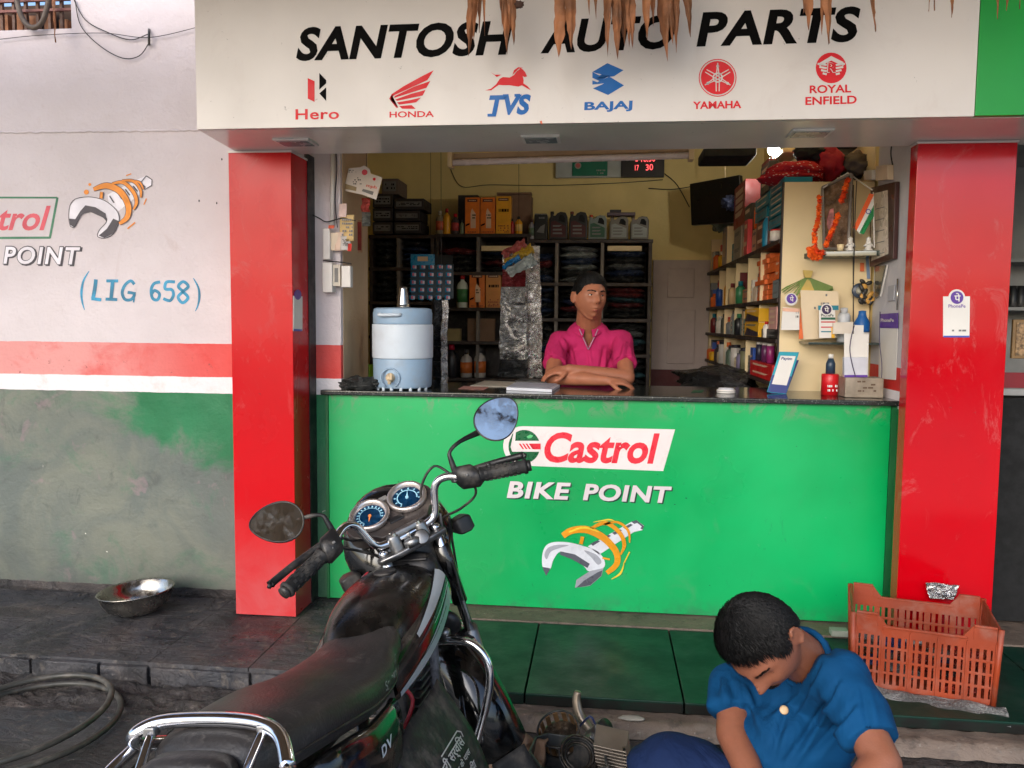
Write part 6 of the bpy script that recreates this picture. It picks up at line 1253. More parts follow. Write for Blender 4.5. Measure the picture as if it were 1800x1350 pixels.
bk('swing_arm', G().tube([V(.08, .40, .30), V(.09, 0, .30)], .018, 8).tube([V(-.08, .40, .30), V(-.09, 0, .30)], .018, 8), M_frame)
for s in (-1, 1): bk('shock_absorber', G().tube([V(s * .115, -.02, .33), V(s * .115, .06, .68)], .026, 12), M_black, smooth=True); bk('shock_spring', G().tube([V(s * .115 + .03 * math.cos(t * .9), -.01 + .07 * t / 60 + .03 * math.sin(t * .9), .38 + .25 * t / 60) for t in range(61)], .004, 5), M_chrome, smooth=True)
bk('tail_cowl', G().loft([sec(y, w, zt, zb, 20, 2.6) for y, w, zt, zb in ((-.12, .10, .80, .70), (-.2, .105, .83, .71), (-.28, .095, .835, .73), (-.36, .075, .83, .75), (-.40, .05, .82, .77))]), M_pblack, smooth=True)
bk('backrest_pad', G().loft([sec(y, w, zt, zb, 20, 2.8) for y, w, zt, zb in ((-.175, .075, .875, .82), (-.185, .088, .885, .81), (-.215, .092, .885, .81), (-.235, .08, .875, .82))]), M_seat, smooth=True)
bk('tail_lamp', G().box(-.05, .05, -.415, -.395, .76, .81), pm('lamp_red', (150, 10, 14), .15), bevel=.008)
bk('grab_rail', G().tube([V(-.135, .02, .80), V(-.165, -.10, .855), V(-.150, -.20 + .06, .89), V(-.115, -.125, .905), V(-.05, -.118, .908), V(.05, -.120, .906), V(.115, -.13, .90), V(.155, -.15, .885), V(.19, -.20, .86)], .014, 12, smooth=6)
   .tube([V(-.165, -.10, .862), V(-.19, -.2, .83), V(-.14, -.32, .81), V(0, -.36, .81), V(.14, -.32, .81), V(.19, -.20, .86)], .012, 12, smooth=6), M_chrome, smooth=True)
for s in (-1, 1): bk('rail_strut', G().tube([V(s * .115, -.13, .90), V(s * .10, -.23, .82), V(s * .08, -.26, .76)], .009, 8, smooth=3), M_chrome, smooth=True); bk('rail_bracket', G().obox(V(s * .118, -.135, .897), .03, .02, .02), M_alu, bevel=.004)
bk('side_stand', G().tube([V(-.1, .45, .24), V(-.23, .50, .015)], .011, 8), M_frame, smooth=True); bk('foot_peg', G().tube([V(-.12, .42, .3), V(-.25, .42, .3)], .014, 8).tube([V(.12, .42, .3), V(.25, .42, .3)], .014, 8), M_rub)
# ---- steering assembly
for s in (-1, 1):
    bk('fork_leg', G().tube([V(s * .09, 1.235, .30), V(s * .09, 1.10, .57)], .027, 14), M_alu, True, smooth=True); bk('fork_tube', G().tube([V(s * .09, 1.10, .57), V(s * .09, .945, .93)], .0165, 14), M_chrome, True, smooth=True); bk('fork_cover', G().tube([V(s * .09, 1.06, .68), V(s * .09, .96, .90)], .026, 14), M_pblack, True, smooth=True)
    bk('fork_cap', G().lathe([(.017, 0), (.017, .012), (.012, .018), (0, .02)], V(s * .09, .94, .95), seg=16), M_chrome, True, smooth=True)
bk('top_yoke', G().prism([V(-.115, .915, .93), V(-.06, .895, .93), V(.06, .895, .93), V(.115, .915, .93), V(.115, .96, .93), V(.05, .985, .93), V(-.05, .985, .93), V(-.115, .96, .93)], (0, -.008, .02)), M_alu, True, bevel=.006)
for s in (-1, 1):
    cl = bk('bar_clamp', G().obox(V(s * .046, .93, .972), .038, .052, .062), M_alu, True, bevel=.011); bk('clamp_bolt', G().lathe([(.008, 0), (.008, .01)], V(s * .042, .912, .996), seg=10).lathe([(.008, 0), (.008, .01)], V(s * .042, .948, .996), seg=10), M_steel, True, cl)
bk('clamp_bridge', G().box(-.046, .046, .910, .952, .986, 1.008), M_alu, True, bevel=.006)
bk('ignition_lock', G().lathe([(.026, 0), (.027, .02), (.02, .026), (0, .026)], V(.0, .905, .945), seg=24), M_alu, True, smooth=True); bk('key', G().box(-.002, .002, .893, .917, .97, .99), M_steel, True, bevel=.002); bk('key_tag', G().lathe([(.02, -.002), (.024, 0), (.02, .002)], V(.03, .89, .96), Matrix.Rotation(R(70), 3, 'X'), seg=18), M_alu, True, smooth=True)
bar = [V(-.385, .775, 1.028), V(-.24, .845, 1.062), V(-.175, .885, 1.092), V(-.135, .905, 1.078), V(-.105, .925, 1.0), V(-.065, .93, .982), V(0, .93, .98), V(.065, .93, .982), V(.105, .925, 1.0), V(.135, .905, 1.078), V(.175, .885, 1.092), V(.24, .845, 1.062), V(.385, .775, 1.028)]
bk('handlebar', G().tube(bar, .0125, 14, smooth=6), M_chrome, True, smooth=True)
for s in (-1, 1):
    a, b = V(s * .262, .835, 1.0565), V(s * .392, .771, 1.026); d = (b - a).normalized()
    gr = bk('grip', G().tube([a, a + d * .006, a + d * .01, b - d * .012, b - d * .008, b], [.025, .025, .0205, .0205, .025, .023], 18), M_rub, True, smooth=True)
    g = G()
    for i in range(9):
        for k in range(6):
            p = a + d * (.02 + .0125 * i); e = d.orthogonal().normalized(); f = d.cross(e); an = k * math.pi / 3 + (i % 2) * .5; g.obox(p + (e * math.cos(an) + f * math.sin(an)) * .0208, .009, .009, .0035, Matrix((d, (f * math.cos(an) - e * math.sin(an)), (e * math.cos(an) + f * math.sin(an)))).transposed())
    bk('grip_pattern', g, M_rub, True, gr)
    bk('bar_end', G().tube([b, b + d * .012], .018, 14), M_black, True, smooth=True)
    sw = bk('switch_housing', G().loft([[V(s * x, y, z) + V(0, rr * math.cos(t), rr * 1.1 * math.sin(t)) for t in [2 * math.pi * k / 14 for k in range(14)]] for x, y, z, rr in ((.196, .866, 1.075, .024), (.204, .863, 1.073, .035), (.248, .844, 1.062, .036), (.257, .840, 1.058, .028))]), M_black, True, smooth=True)
    for j in range(3): bk('switch_button', G().obox(V(s * (.22 + .012 * j), .822, 1.078 - .012 * j), .01, .012, .007), [M_lab, M_black, pm('button_red', (170, 30, 30), .4)][j if s > 0 else 0], True, sw, bevel=.002)
    bk('lever_bracket', G().obox(V(s * .20, .882, 1.078), .03, .035, .03), M_alu if s > 0 else M_black, True, bevel=.006)
    bk('lever', G().tube([V(s * .20, .897, 1.078), V(s * .26, .905, 1.072), V(s * .34, .882, 1.062), V(s * .412, .852, 1.050), V(s * .420, .848, 1.048)], [.013, .0115, .011, .011, .014], 12, smooth=4), M_black, True, smooth=True)
    # mirrors
    bk('mirror_stem', G().tube([V(s * .205, .875, 1.095), V(s * .207, .873, 1.13), V(s * .215, .875, 1.158), V(s * .262, .885, 1.172), V(s * (.29 if s < 0 else .345), .918, 1.168)], [.011, .0085, .006, .0065, .011], 10, smooth=4), M_black, True, smooth=True)
bk('starter_knob', G().lathe([(.008, 0), (.008, .016), (.006, .018)], V(.30, .835, 1.062), seg=10), M_black, True, smooth=True)
def mirror(c, nrm, wv, w, h, name, skew):
    nrm = nrm.normalized(); wv = (wv - nrm * wv.dot(nrm)).normalized(); hv = nrm.cross(wv)
    out = []
    for k in range(36):
        a = 2 * math.pi * k / 36; x = math.cos(a); y = math.sin(a); r = 1 - .10 * x - .05 * math.sin(2 * a + skew)
        out.append((x * w * r, y * h * (1 - .22 * x) * r))
    P = lambda s_, d: [c + wv * x * s_ + hv * y * s_ + nrm * d for x, y in out]
    hs_ = bk(name, G().loft([P(.0, -.034), P(.55, -.030), P(.86, -.018), P(1., -.004), P(1.02, .003), P(.97, .006), P(.955, .0025)], caps=False), M_black, True, smooth=True)
    bk('mirror_glass', G().poly(P(.96, .003)), M_mirror, True, hs_, fix=False)
n = NT('mirror_glass'); n.p(col=(.60, .60, .58), rough=n.ramp(n.noise(30, 6, .7), .35, .7, .03, .22), metal=1.); M_mirror = n.m
mirror(V(-.341, .895, 1.195), V(-.02, -.84, .54), V(-.14, 0, .05), .076, .062, 'mirror', 0.)
mirror(V(.418, .895, 1.190), V(.02, -1., .205), V(.155, 0, .075), .084, .062, 'mirror', .6)
# instrument cluster and headlamp cowl
bk('headlamp_cowl', G().loft([[V(x * w + 0, y, zc + zz * h) for x, zz in [(math.cos(2 * math.pi * k / 28) * (1 - .12 * math.sin(2 * math.pi * k / 28)), math.sin(2 * math.pi * k / 28)) for k in range(28)]] for y, w, zc, h in ((.995, .12, .90, .07), (1.03, .155, .925, .108), (1.065, .178, .95, .130), (1.10, .184, .968, .160), (1.14, .176, .968, .160), (1.20, .145, .96, .14), (1.25, .08, .95, .09))]), M_pblack, True, smooth=True)
CT = Matrix.Rotation(R(38), 3, 'X')            # cluster face tilts up towards the rider
def cl(x, y, z): return V(0, 1.035, 1.062) + CT @ V(x, y, z)
bk('cluster_body', G().loft([[cl(x * (1 + .0 * d), y * 1., d) for x, y in [(.150 * math.copysign(abs(math.cos(t)) ** .72, math.cos(t)), -.01 + .072 * math.copysign(abs(math.sin(t)) ** .72, math.sin(t)) + (.02 if abs(math.cos(t)) < .5 and math.sin(t) < 0 else 0) * -1) for t in [2 * math.pi * k / 36 for k in range(36)]]] for d in (-.05, -.004, .0)]), pm('cluster_plastic', (62, 56, 54), .3, var=.2, dust=.3), True, bevel=.008)
M_bez = pm('bezel_silver', (196, 186, 180), .3, .85, var=.1, dust=.3); M_dial = pm('dial_blue', (14, 60, 96), .3, var=.1); M_dialw = pm('dial_print', (140, 190, 210), .4); M_dglass = pm('needle_orange', (220, 130, 70), .4)
for s in (-1, 1):
    cx = s * .066 ; 
    bz = bk('gauge_bezel', G().lathe([(.056, .0), (.064, .004), (.065, .016), (.060, .023), (.052, .020), (.047, .006)], cl(cx, .0, 0), CT, seg=36, caps=False), M_bez, True, smooth=True)
    bk('dial', G().lathe([(0, .007), (.05, .007)], cl(cx, 0, 0), CT, seg=36), M_dial, True, bz, fix=False)
    g = G()
    for k in range(15 if s < 0 else 9):
        a = R(215 - 250 * k / (14 if s < 0 else 8)); 
        for (r0, r1, w) in ((.036, .043, .0022),): d = V(math.cos(a), math.sin(a), 0); e = V(-d.y, d.x, 0) * w; g.poly([cl(cx, 0, .0082) + CT @ q for q in (d * r0 + e, d * r1 + e, d * r1 - e, d * r0 - e)])
    for k in range(24):
        a = R(215 - 250 * k / 24); b = R(215 - 250 * (k + 1) / 24); r0, r1 = (.0325, .0345) if s < 0 else (.030, .034)
        g.poly([cl(cx, 0, .0082) + CT @ V(r * math.cos(t), r * math.sin(t), 0) for r, t in ((r0, a), (r1, a), (r1, b), (r0, b))])
    bk('dial_marks', g, M_dialw, True, bz, fix=False)
    bk('needle', G().add([cl(cx, 0, .010) + CT @ q for q in (V(-.003, .002, 0), V(.003, -.002, 0), V(.014, .026, 0) if s > 0 else V(-.014, -.024, 0))], [(0, 1, 2)]).lathe([(.006, .008), (.005, .012), (0, .012)], cl(cx, 0, 0), CT, seg=12), M_dglass if s < 0 else M_dialw, True, bz)
bk('centre_light', G().obox(cl(0, .046, .004), .03, .018, .008, CT), M_lab, True, bevel=.003); bk('fuel_window', G().obox(cl(.0, -.056, .002), .05, .02, .006, CT), M_black, True, bevel=.003)
bk('head_lamp', G().lathe([(.075, 0), (.07, .02), (0, .04)], V(0, 1.245, .95), Matrix.Rotation(R(-90), 3, 'X'), seg=28), M_glass, True, smooth=True)
bk('cowl_lower', G().loft([[V(x, y + .0, z) for x, z in ((-w, .93), (w, .93), (w * .8, .80), (-w * .8, .80))] for y, w in ((.99, .10), (1.10, .115), (1.18, .09))]), M_black, True, bevel=.012)
for s in (-1, 1):
    bk('indicator_stalk', G().tube([V(s * .12, 1.06, .885), V(s * .165, 1.055, .90)], .009, 8), M_black, True, smooth=True); bk('indicator', G().loft([[V(s * x, 1.05 + y * k, .903 + z * k) for y, z in ((-.036, -.026), (.036, -.026), (.034, .028), (-.034, .028))] for x, k in ((.165, .6), (.178, 1.), (.212, 1.05), (.232, .8))]), M_black, True, bevel=.006)
# cables
for i, pts in enumerate(([V(.24, .86, 1.045), V(.235, .88, 1.0), V(.19, .95, .97), V(.12, 1.02, .95), V(.06, 1.0, .86)], [V(.2, .90, 1.08), V(.17, .95, 1.13), V(.11, .985, 1.08), V(.085, 1.0, .98), V(.06, 1.0, .8)], [V(-.2, .90, 1.08), V(-.16, .95, 1.04), V(-.10, 1.0, .99), V(-.07, 1.0, .84)], [V(-.21, .87, 1.05), V(-.15, .93, 1.0), V(-.09, .98, .93), V(-.05, .99, .8)], [V(.12, .93, .99), V(.115, .98, .92), V(.105, 1.02, .8), V(.08, 1.0, .62)], [V(.14, .92, .97), V(.13, .98, .88), V(.115, 1.04, .76), V(.06, .98, .6)], [V(.09, .95, .93), V(.1, .97, .82), V(.08, .97, .7)])):
    bk('control_cable', G().tube(pts, .0042, 6, smooth=6), M_black if i != 4 else pm('cable_grey', (110, 110, 112), .4), True, smooth=True)
bk('wiring_bundle', G().tube([V(.05, .90, .84), V(.08, .86, .76), V(.085, .84, .66), V(.08, .82, .52)], [.014, .018, .016, .014], 8, smooth=5), pm('wiring_grey', (92, 90, 94), .5, var=.4, vs=60, bump=.004, bs=120), smooth=True)
bk('head_shroud', G().loft([sec(y, w, zt, zb, 18, 2.6) for y, w, zt, zb in ((.93, .09, .92, .80), (.985, .085, .915, .8), (1.02, .06, .90, .82))]), M_black, smooth=True)
# ------------------------------------------------------------------ people
def skin(name, col):
    n = NT(name); c = n.mix(n.ramp(n.noise(14, 5, .6), .35, .68), tuple(v * .86 for v in lin(col)), lin(col)); c = n.mix(n.ramp(n.noise(90, 3), .6, .75, 0, .25), c, tuple(v * .6 for v in lin(col)))
    n.p(col=c, rough=n.ramp(n.noise(30), .3, .7, .42, .56), spec=.4, sss=.06); n.b.inputs['Subsurface Radius'].default_value = (.02, .008, .004); n.bump(n.noise(220, 3), .0009, .6); return n.m
def cloth(name, col, fold=.012, sc=9, st=(1, 1, 1), weave=.0004):
    n = NT(name); c0 = lin(col); c = n.mix(n.ramp(n.noise(5, 5, .6), .3, .7), tuple(v * .84 for v in c0), tuple(min(1, v * 1.08) for v in c0))
    n.p(col=c, rough=.85, spec=.2, sheen=0.); b1 = n.bump(n.noise(sc, 4, .55, 1.1, st=st), fold, .8); n.bump(n.noise(420, 2), weave, .5, b1); return n.m
def remesh(name, parts, vox, mat, parent, smooth=6, disp=None, cut=None, **k):
    """one continuous surface grown round overlapping limbs"""
    g = G()
    for q in parts:
        if q[0] == 'e': g.ell(q[1], q[2], q[3] if len(q) > 3 else None, 20, 14)
        elif q[0] == 'c':
            _, a, b, ra, rb = q; a, b = Vector(a), Vector(b); n_ = 6; pts = [a.lerp(b, i / n_) for i in range(n_ + 1)]; g.tube(pts, [ra + (rb - ra) * i / n_ for i in range(n_ + 1)], 16); g.ell(a, ra, None, 14, 10); g.ell(b, rb, None, 14, 10)
        elif q[0] == 't': g.tube([Vector(p) for p in q[1]], q[2], 16, smooth=4)
        elif q[0] == 'f':
            _, a, b, ra, rb = q; g.tube([Vector(a), Vector(a).lerp(Vector(b), .5), Vector(b)], [ra, (ra + rb) / 2, rb], 24)
        elif q[0] == 'm': g.add(q[1], q[2])
    me = bpy.data.meshes.new('tmp'); me.from_pydata([tuple(v) for v in g.v], [], g.f)
    bm = bmesh.new(); bm.from_mesh(me); bmesh.ops.recalc_face_normals(bm, faces=bm.faces); bm.to_mesh(me); bm.free()
    o = bpy.data.objects.new('tmp', me); COL.objects.link(o)
    md = o.modifiers.new('r', 'REMESH'); md.mode = 'VOXEL'; md.voxel_size = vox
    md = o.modifiers.new('s', 'SMOOTH'); md.iterations = smooth; md.factor = .5
    bpy.context.view_layer.update(); m2 = bpy.data.meshes.new_from_object(o.evaluated_get(bpy.context.evaluated_depsgraph_get()))
    vs = [v.co.copy() for v in m2.vertices]; fs = [tuple(p.vertices) for p in m2.polygons]; nn = [v.normal.copy() for v in m2.vertices]
    bpy.data.objects.remove(o); bpy.data.meshes.remove(me); bpy.data.meshes.remove(m2)
    if disp: vs = [v + n_ * disp(v) for v, n_ in zip(vs, nn)]
    if cut: fs = [f for f in fs if not all(cut(vs[i]) for i in f)]
    g2 = G(); g2.add(vs, fs); return mk(name, g2, mat, parent, smooth=True, fix=False, **k)
def gs(d, c, s): return math.exp(-((d[0] - c[0]) ** 2 / s[0] ** 2 + (d[2] - c[1]) ** 2 / s[1] ** 2)) if d[1] < 0.2 else 0.
def head_pt(d, full=0.):
    """unit direction -> skull surface; face looks to -y, z up, metres"""
    x, y, z = d
    rx, ry, rz = .082, .099, .117
    w = 1.0
    if z < -.1: w = 1 - .13 * min(1, (-z - .1) / .9) ** 1.5
    p = Vector((x * rx * (w if z < 0 else 1 - .06 * z * z), y * ry * (1.0 if y > 0 else (.97 - .02 * z)), z * rz))
    if z < -.35 and y > -.1: p.y -= .035 * min(1, (-z - .35) / .5) * (1 + .2 * y)       # jaw sits forward of the nape
    f = 0.
    if y < 0:
        f += .026 * gs(d, (0, -.13), (.145, .13)) + .015 * gs(d, (0, .07), (.09, .20)) + .006 * (gs(d, (.14, -.20), (.09, .07)) + gs(d, (-.14, -.20), (.09, .07)))   # nose
        f += -.013 * (gs(d, (.38, .10), (.20, .12)) + gs(d, (-.38, .10), (.20, .12)))   # eye sockets
        f += .007 * (gs(d, (.36, .27), (.26, .08)) + gs(d, (-.36, .27), (.26, .08)))    # brow
        f += .010 * gs(d, (0, -.46), (.24, .06)) + .011 * gs(d, (0, -.585), (.20, .055)) - .004 * gs(d, (0, -.52), (.24, .022)) # lips
        f += .014 * gs(d, (0, -.84), (.24, .14)) - .005 * gs(d, (0, -.70), (.3, .05)) # chin
        f += .006 * (gs(d, (.55, -.18), (.2, .2)) + gs(d, (-.55, -.18), (.2, .2)))      # cheeks
        f += full * (gs(d, (.5, -.5), (.3, .3)) + gs(d, (-.5, -.5), (.3, .3)))
    p.y -= f; return p
def head_parts(M, s=1., full=0., n=80):
    g = G(); rings = 64
    def T(d): return M @ (head_pt(d, full) * s)
    v = [T((0, 0, -1))]
    for i in range(1, rings):
        a = -math.pi / 2 + math.pi * i / rings
        for k in range(n): b = 2 * math.pi * k / n; v.append(T((math.cos(a) * math.cos(b), math.cos(a) * math.sin(b), math.sin(a))))
    v.append(T((0, 0, 1))); L = len(v) - 1; f = []
    for k in range(n): f.append((0, 1 + (k + 1) % n, 1 + k)); f.append((L, L - n + k, L - n + (k + 1) % n))
    for i in range(rings - 2):
        for k in range(n): a = 1 + i * n; f.append((a + k, a + (k + 1) % n, a + n + (k + 1) % n, a + n + k))
    parts = [('m', v, f)]
    for sg_ in (-1, 1):
        c = Vector((sg_ * .086, .012, -.002)) * s; m = M.to_3x3() @ Matrix.Rotation(sg_ * R(-22), 3, 'Z') @ Matrix.Rotation(R(-12), 3, 'X')
        parts += [('e', M @ c, (.007 * s, .017 * s, .030 * s), m), ('t', [M @ (c + Vector((sg_ * .010, .015 * math.cos(t) + .004, .027 * math.sin(t))) * s) for t in [R(a) for a in range(-80, 141, 20)]], .0042 * s), ('e', M @ (c + Vector((sg_ * .006, -.004, -.026)) * s), (.005 * s, .007 * s, .009 * s), m)]
    return parts
def hairline(d, low):
    x, y, z = d
    if y < 0: return z - (.60 - .30 * abs(x) ** 2.5 - .9 * max(0, abs(x) - .72)) - low
    return z - (.27 - .74 * min(1, max(0, y - .12) * 1.7))
def hair(M, s, parent, mat, thick, low=0., seed=0, nst=2600, slen=.03, part_dir=(0, -1)):
    g = G(); n, rings = 120, 80; idx = {}; vs = []; fs = []
    for i in range(rings + 1):
        a = math.pi / 2 - math.pi * .86 * i / rings
        for k in range(n):
            b = 2 * math.pi * k / n; d = (math.cos(a) * math.cos(b), math.cos(a) * math.sin(b), math.sin(a)); h = hairline(d, low)
            e = max(0, min(1, h / .22)); p = head_pt(d) * s; nz = mnoise.fractal(Vector(d) * 5 + Vector((seed, 0, 0)), 1, 2, 4)
            out = Vector(d).normalized(); tk = thick * (.06 + .94 * e) * (1 + .08 * nz) * (1 + .5 * max(0, d[2]))
            if h < -.02: tk = -.006
            vs.append(M @ (p + out * tk * s))
    for i in range(rings):
        for k in range(n): fs.append((i * n + k, i * n + (k + 1) % n, (i + 1) * n + (k + 1) % n, (i + 1) * n + k))
    g.add(vs, fs); hr = mk('hair', g, mat, parent, smooth=True)
    g = G()
    for _ in range(nst):
        d = Vector((rnd.gauss(0, 1), rnd.gauss(0, 1), rnd.gauss(0, 1))).normalized(); h = hairline(d, low)
        if h < .0: continue
        p = head_pt(d) * s + d * thick * s * min(1., .15 + h / .2) * (1 + .5 * max(0, d.z)) * .97; t = d - Vector((-.15, .45, .88)) + Vector((rnd.gauss(0, .12), rnd.gauss(0, .12), rnd.gauss(0, .12))); t = (t - d * t.dot(d)).normalized(); t = (t + d * rnd.uniform(.02, .16)).normalized(); w = d.cross(t) * .0010 * s; L_ = slen * rnd.uniform(.5, 1.2) * s
        q = [p - w, p + w, p + t * L_ * .55 + w * .8 + d * .001, p + t * L_ * .55 - w * .8, p + t * L_ - d * L_ * .22]; g.add([M @ v for v in q], [(0, 1, 2, 3), (3, 2, 4)])
    st_ = mk('hair_strands', g, mat, hr, fix=False); st_['kind'] = 'stuff'; return hr
def face(M, s, parent, look=(0, 0), lid=.0, brow=1., mous=False, eyes=True, mats=None, lipm=None, full=0.):
    M_iw, M_ir, M_hr, M_sk = mats
    def F(x, z, o=0.):
        d = Vector((x, -math.sqrt(max(0, 1 - x * x - z * z)), z)); p = head_pt(d, full); return M @ ((p + Vector((0, -o, 0))) * s)
    for sg_ in (-1, 1):
        if eyes:
            xx, zz = .40, .105; c = head_pt(Vector((sg_ * xx, -math.sqrt(1 - xx * xx - zz * zz), zz)), full) + Vector((0, .0015, 0)); Rm_ = M.to_3x3() @ Matrix.Rotation(sg_ * R(14), 3, 'Z')
            ey_ = mk('eye', G().ell(M @ (c * s), (.0125 * s, .006 * s, .0046 * s), Rm_, 18, 10), M_iw, parent, smooth=True)
            mk('iris', G().ell(M @ ((c + Vector((look[0] * .0085, -.0035, look[1] * .004))) * s), (.0052 * s, .0042 * s, .0046 * s), Rm_, 14, 10), M_ir, ey_, smooth=True)
            E_ = lambda t, h, o: M @ ((c + Matrix.Rotation(sg_ * R(14), 3, 'Z') @ Vector((.0128 * math.cos(t), -.0062 * math.sin(t) - o, h * math.sin(t)))) * s)
            mk('eyelid', G().grid(lambda u, v: E_(math.pi * (.02 + .96 * u), .0042 + .006 * v, .0012 - .004 * v), 14, 4), M_sk, ey_, smooth=True, fix=False)
            mk('lash_line', G().tube([E_(math.pi * (.02 + .096 * k), .0042, .0014) for k in range(11)], .0013 * s, 5), M_hr, ey_)
        else:
            mk('lash_line', G().tube([F(sg_ * (.22 + .036 * k), .075 - .035 * math.sin(math.pi * k / 10), -.001) for k in range(11)], .0013 * s, 5), M_hr, parent)
        g = G()
        for k in range(90):
            u = rnd.random(); x = sg_ * (.15 + .47 * u); z = .265 + .05 * math.sin(u * 2.6) - .05 * max(0, u - .6) + rnd.uniform(-.022, .022) * (1 - .5 * u); a, b = F(x, z, .0012), F(x + sg_ * rnd.uniform(.04, .08), z + rnd.uniform(-.01, .022), .0026); w = (b - a).cross(M.to_3x3() @ Vector((0, -1, 0))).normalized() * .0011 * s * brow; g.add([a - w, a + w, b], [(0, 1, 2)])
        mk('eyebrow', g, M_hr, parent, fix=False)['kind'] = 'stuff'
    g = G(); 
    for (z0, z1, b0, wdt) in ((-.525, -.475, -.012, .235), (-.605, -.535, .012, .21)):
        g.grid(lambda u, v: F((u - .5) * 2 * wdt, z0 + (z1 - z0) * v * math.sin(math.pi * (.06 + .88 * u)) ** .6 + b0 * 0, .0008), 16, 3)
    mk('lips', g, lipm, parent, smooth=True, fix=False); mk('mouth_line', G().tube([F((u / 10 - .5) * .47, -.53 + .012 * abs(u / 5 - 1), .0) for u in range(11)], .0011 * s, 5), M_hr, parent)
    for sg_ in (-1, 1): mk('nostril', G().ell(F(sg_ * .085, -.265, -.001), .0032 * s, None, 8, 6), M_hr, parent)
    if mous:
        g = G()
        for k in range(260):
            u = rnd.uniform(-1, 1); x = .27 * u; z = -.385 - .05 * abs(u) + rnd.uniform(-.03, .022); a = F(x, z, .002); b = F(x + .03 * u + rnd.uniform(-.01, .01), z - rnd.uniform(.04, .07), .0045); w = (b - a).cross(M.to_3x3() @ Vector((0, -1, 0))).normalized() * .0012 * s; g.add([a - w, a + w, b], [(0, 1, 2)])
        mk('moustache', g, M_hr, parent, fix=False)['kind'] = 'stuff'
def frame_M(c, fdir, updir):
    f = Vector(fdir).normalized(); u = Vector(updir); u = (u - f * u.dot(f)).normalized(); x = (-f).cross(u) * -1
    x = u.cross(f) * -1 if False else f.cross(u)                     # right-hand frame with -y = face direction
    y = -f; x = y.cross(u); M = Matrix((x, y, u)).transposed().to_4x4(); M.translation = Vector(c); return M
def hand(w, d, nrm, side, curl=.5, s=1., thumb=True, spread=1.):
    """palm + five bent fingers; w wrist, d direction of the fingers, nrm back of the hand, side: +1 thumb towards d x nrm"""
    w = Vector(w); d = Vector(d).normalized(); nrm = Vector(nrm); nrm = (nrm - d * nrm.dot(d)).normalized(); t = d.cross(nrm) * side; P = []
    pm_ = Matrix((t, d, nrm)).transposed()
    P.append(('e', w + d * .048 * s, (.040 * s, .052 * s, .015 * s), pm_)); P.append(('c', w, w + d * .03 * s, .024 * s, .022 * s))
    for i, (o, L_) in enumerate(((.029, .070), (.010, .080), (-.010, .074), (-.028, .058))):
        b = w + d * (.088 - .006 * abs(i - 1)) * s + t * o * s; a = curl * (.8 + .1 * i); r = (.0088, .009, .0086, .0076)[i] * s; dd = d; p = b; P.append(('c', w + d * .05 * s + t * o * .8 * s, b, r * 1.1, r * 1.08))
        for k, seg_ in enumerate((.46, .31, .23)):
            dd = (Matrix.Rotation(0, 3, 'X') @ (dd * math.cos(a * (.7 + .5 * k)) - nrm * math.sin(a * (.7 + .5 * k)))).normalized() if k else (dd * math.cos(a) - nrm * math.sin(a)).normalized(); q = p + dd * L_ * seg_ * s; P.append(('c', p, q, r * (1 - .08 * k), r * (.94 - .08 * k))); p = q
    if thumb:
        b = w + d * .022 * s + t * .028 * s - nrm * .004 * s; q = b + (d * .6 + t * .7 - nrm * .3).normalized() * .04 * s; q2 = q + (d * .9 + t * .1 - nrm * .35).normalized() * .032 * s; P += [('c', b, q, .014 * s, .0105 * s), ('c', q, q2, .0105 * s, .0085 * s)]
    return P
M_hair = NT('black_hair'); M_hair.p(col=M_hair.mix(M_hair.ramp(M_hair.noise(60, 4, .7, 1, st=(1, 1, .3)), .4, .7), (.002, .002, .002), (.007, .006, .006)), rough=.6, spec=.25); M_hair.bump(M_hair.noise(160, 3, .6, .5, st=(1, .4, 1)), .0015, 1.); M_hair = M_hair.m
M_eyew = pm('eye_white', (206, 196, 188), .25); M_iris = pm('eye_iris', (26, 16, 12), .15)
# ---- man at the counter (pink polo shirt, forearms crossed on the top)
SK1 = skin('skin_man_one', (170, 108, 80)); P1 = thing('person', at(1034, 690, Y=.78), 'person in a pink polo shirt leaning on the counter with crossed forearms', 'person'); P1.location.z = 0; OFF['person'] = Vector(P1.location)
H1 = at(1037, 523, Y=.66); f1 = Vector((.44, -.90, -.03)); M1 = frame_M(H1, f1, (.02, .06, 1)); s1 = 1.04
def a1(px, py, Y): return at(px, py, Y=Y)
sL, sR = a1(981, 600, .76), a1(1092, 598, .76); eL, eR = a1(971, 664, .50), a1(1102, 662, .50); zt1 = ZT + .036
eL.z = max(eL.z, ZT + .05); eR.z = max(eR.z, ZT + .05)
wL = a1(1068, 668, .36); wL.z = ZT + .042; wR = a1(1000, 668, .44); wR.z = ZT + .095
eL2 = Vector((eL.x, eL.y, ZT + .048)); eR2 = Vector((eR.x, eR.y, ZT + .05))
body = head_parts(M1, s1)
nk = a1(1034, 572, .76)
body += [('c', H1 + Vector((0, .03, -.05)), Vector((nk.x, nk.y + .02, nk.z)), .069, .072), ('c', Vector((nk.x, nk.y + .02, nk.z)), Vector((nk.x, .84, nk.z - .15)), .066, .08)]
body += [('c', sL, eL2, .047, .043), ('c', eL2, eL2.lerp(wL, .45), .043, .038), ('c', eL2.lerp(wL, .45), wL, .038, .026), ('c', sR, eR2, .047, .043), ('c', eR2, eR2.lerp(wR, .45), .043, .038), ('c', eR2.lerp(wR, .45), wR, .038, .026)]
body += hand(wL, (1, .05, -.05), (0, -.35, 1), 1, .55, 1.02) + hand(wR, (-1, -.05, -.12), (.1, -.5, 1), -1, .45, 1.02)
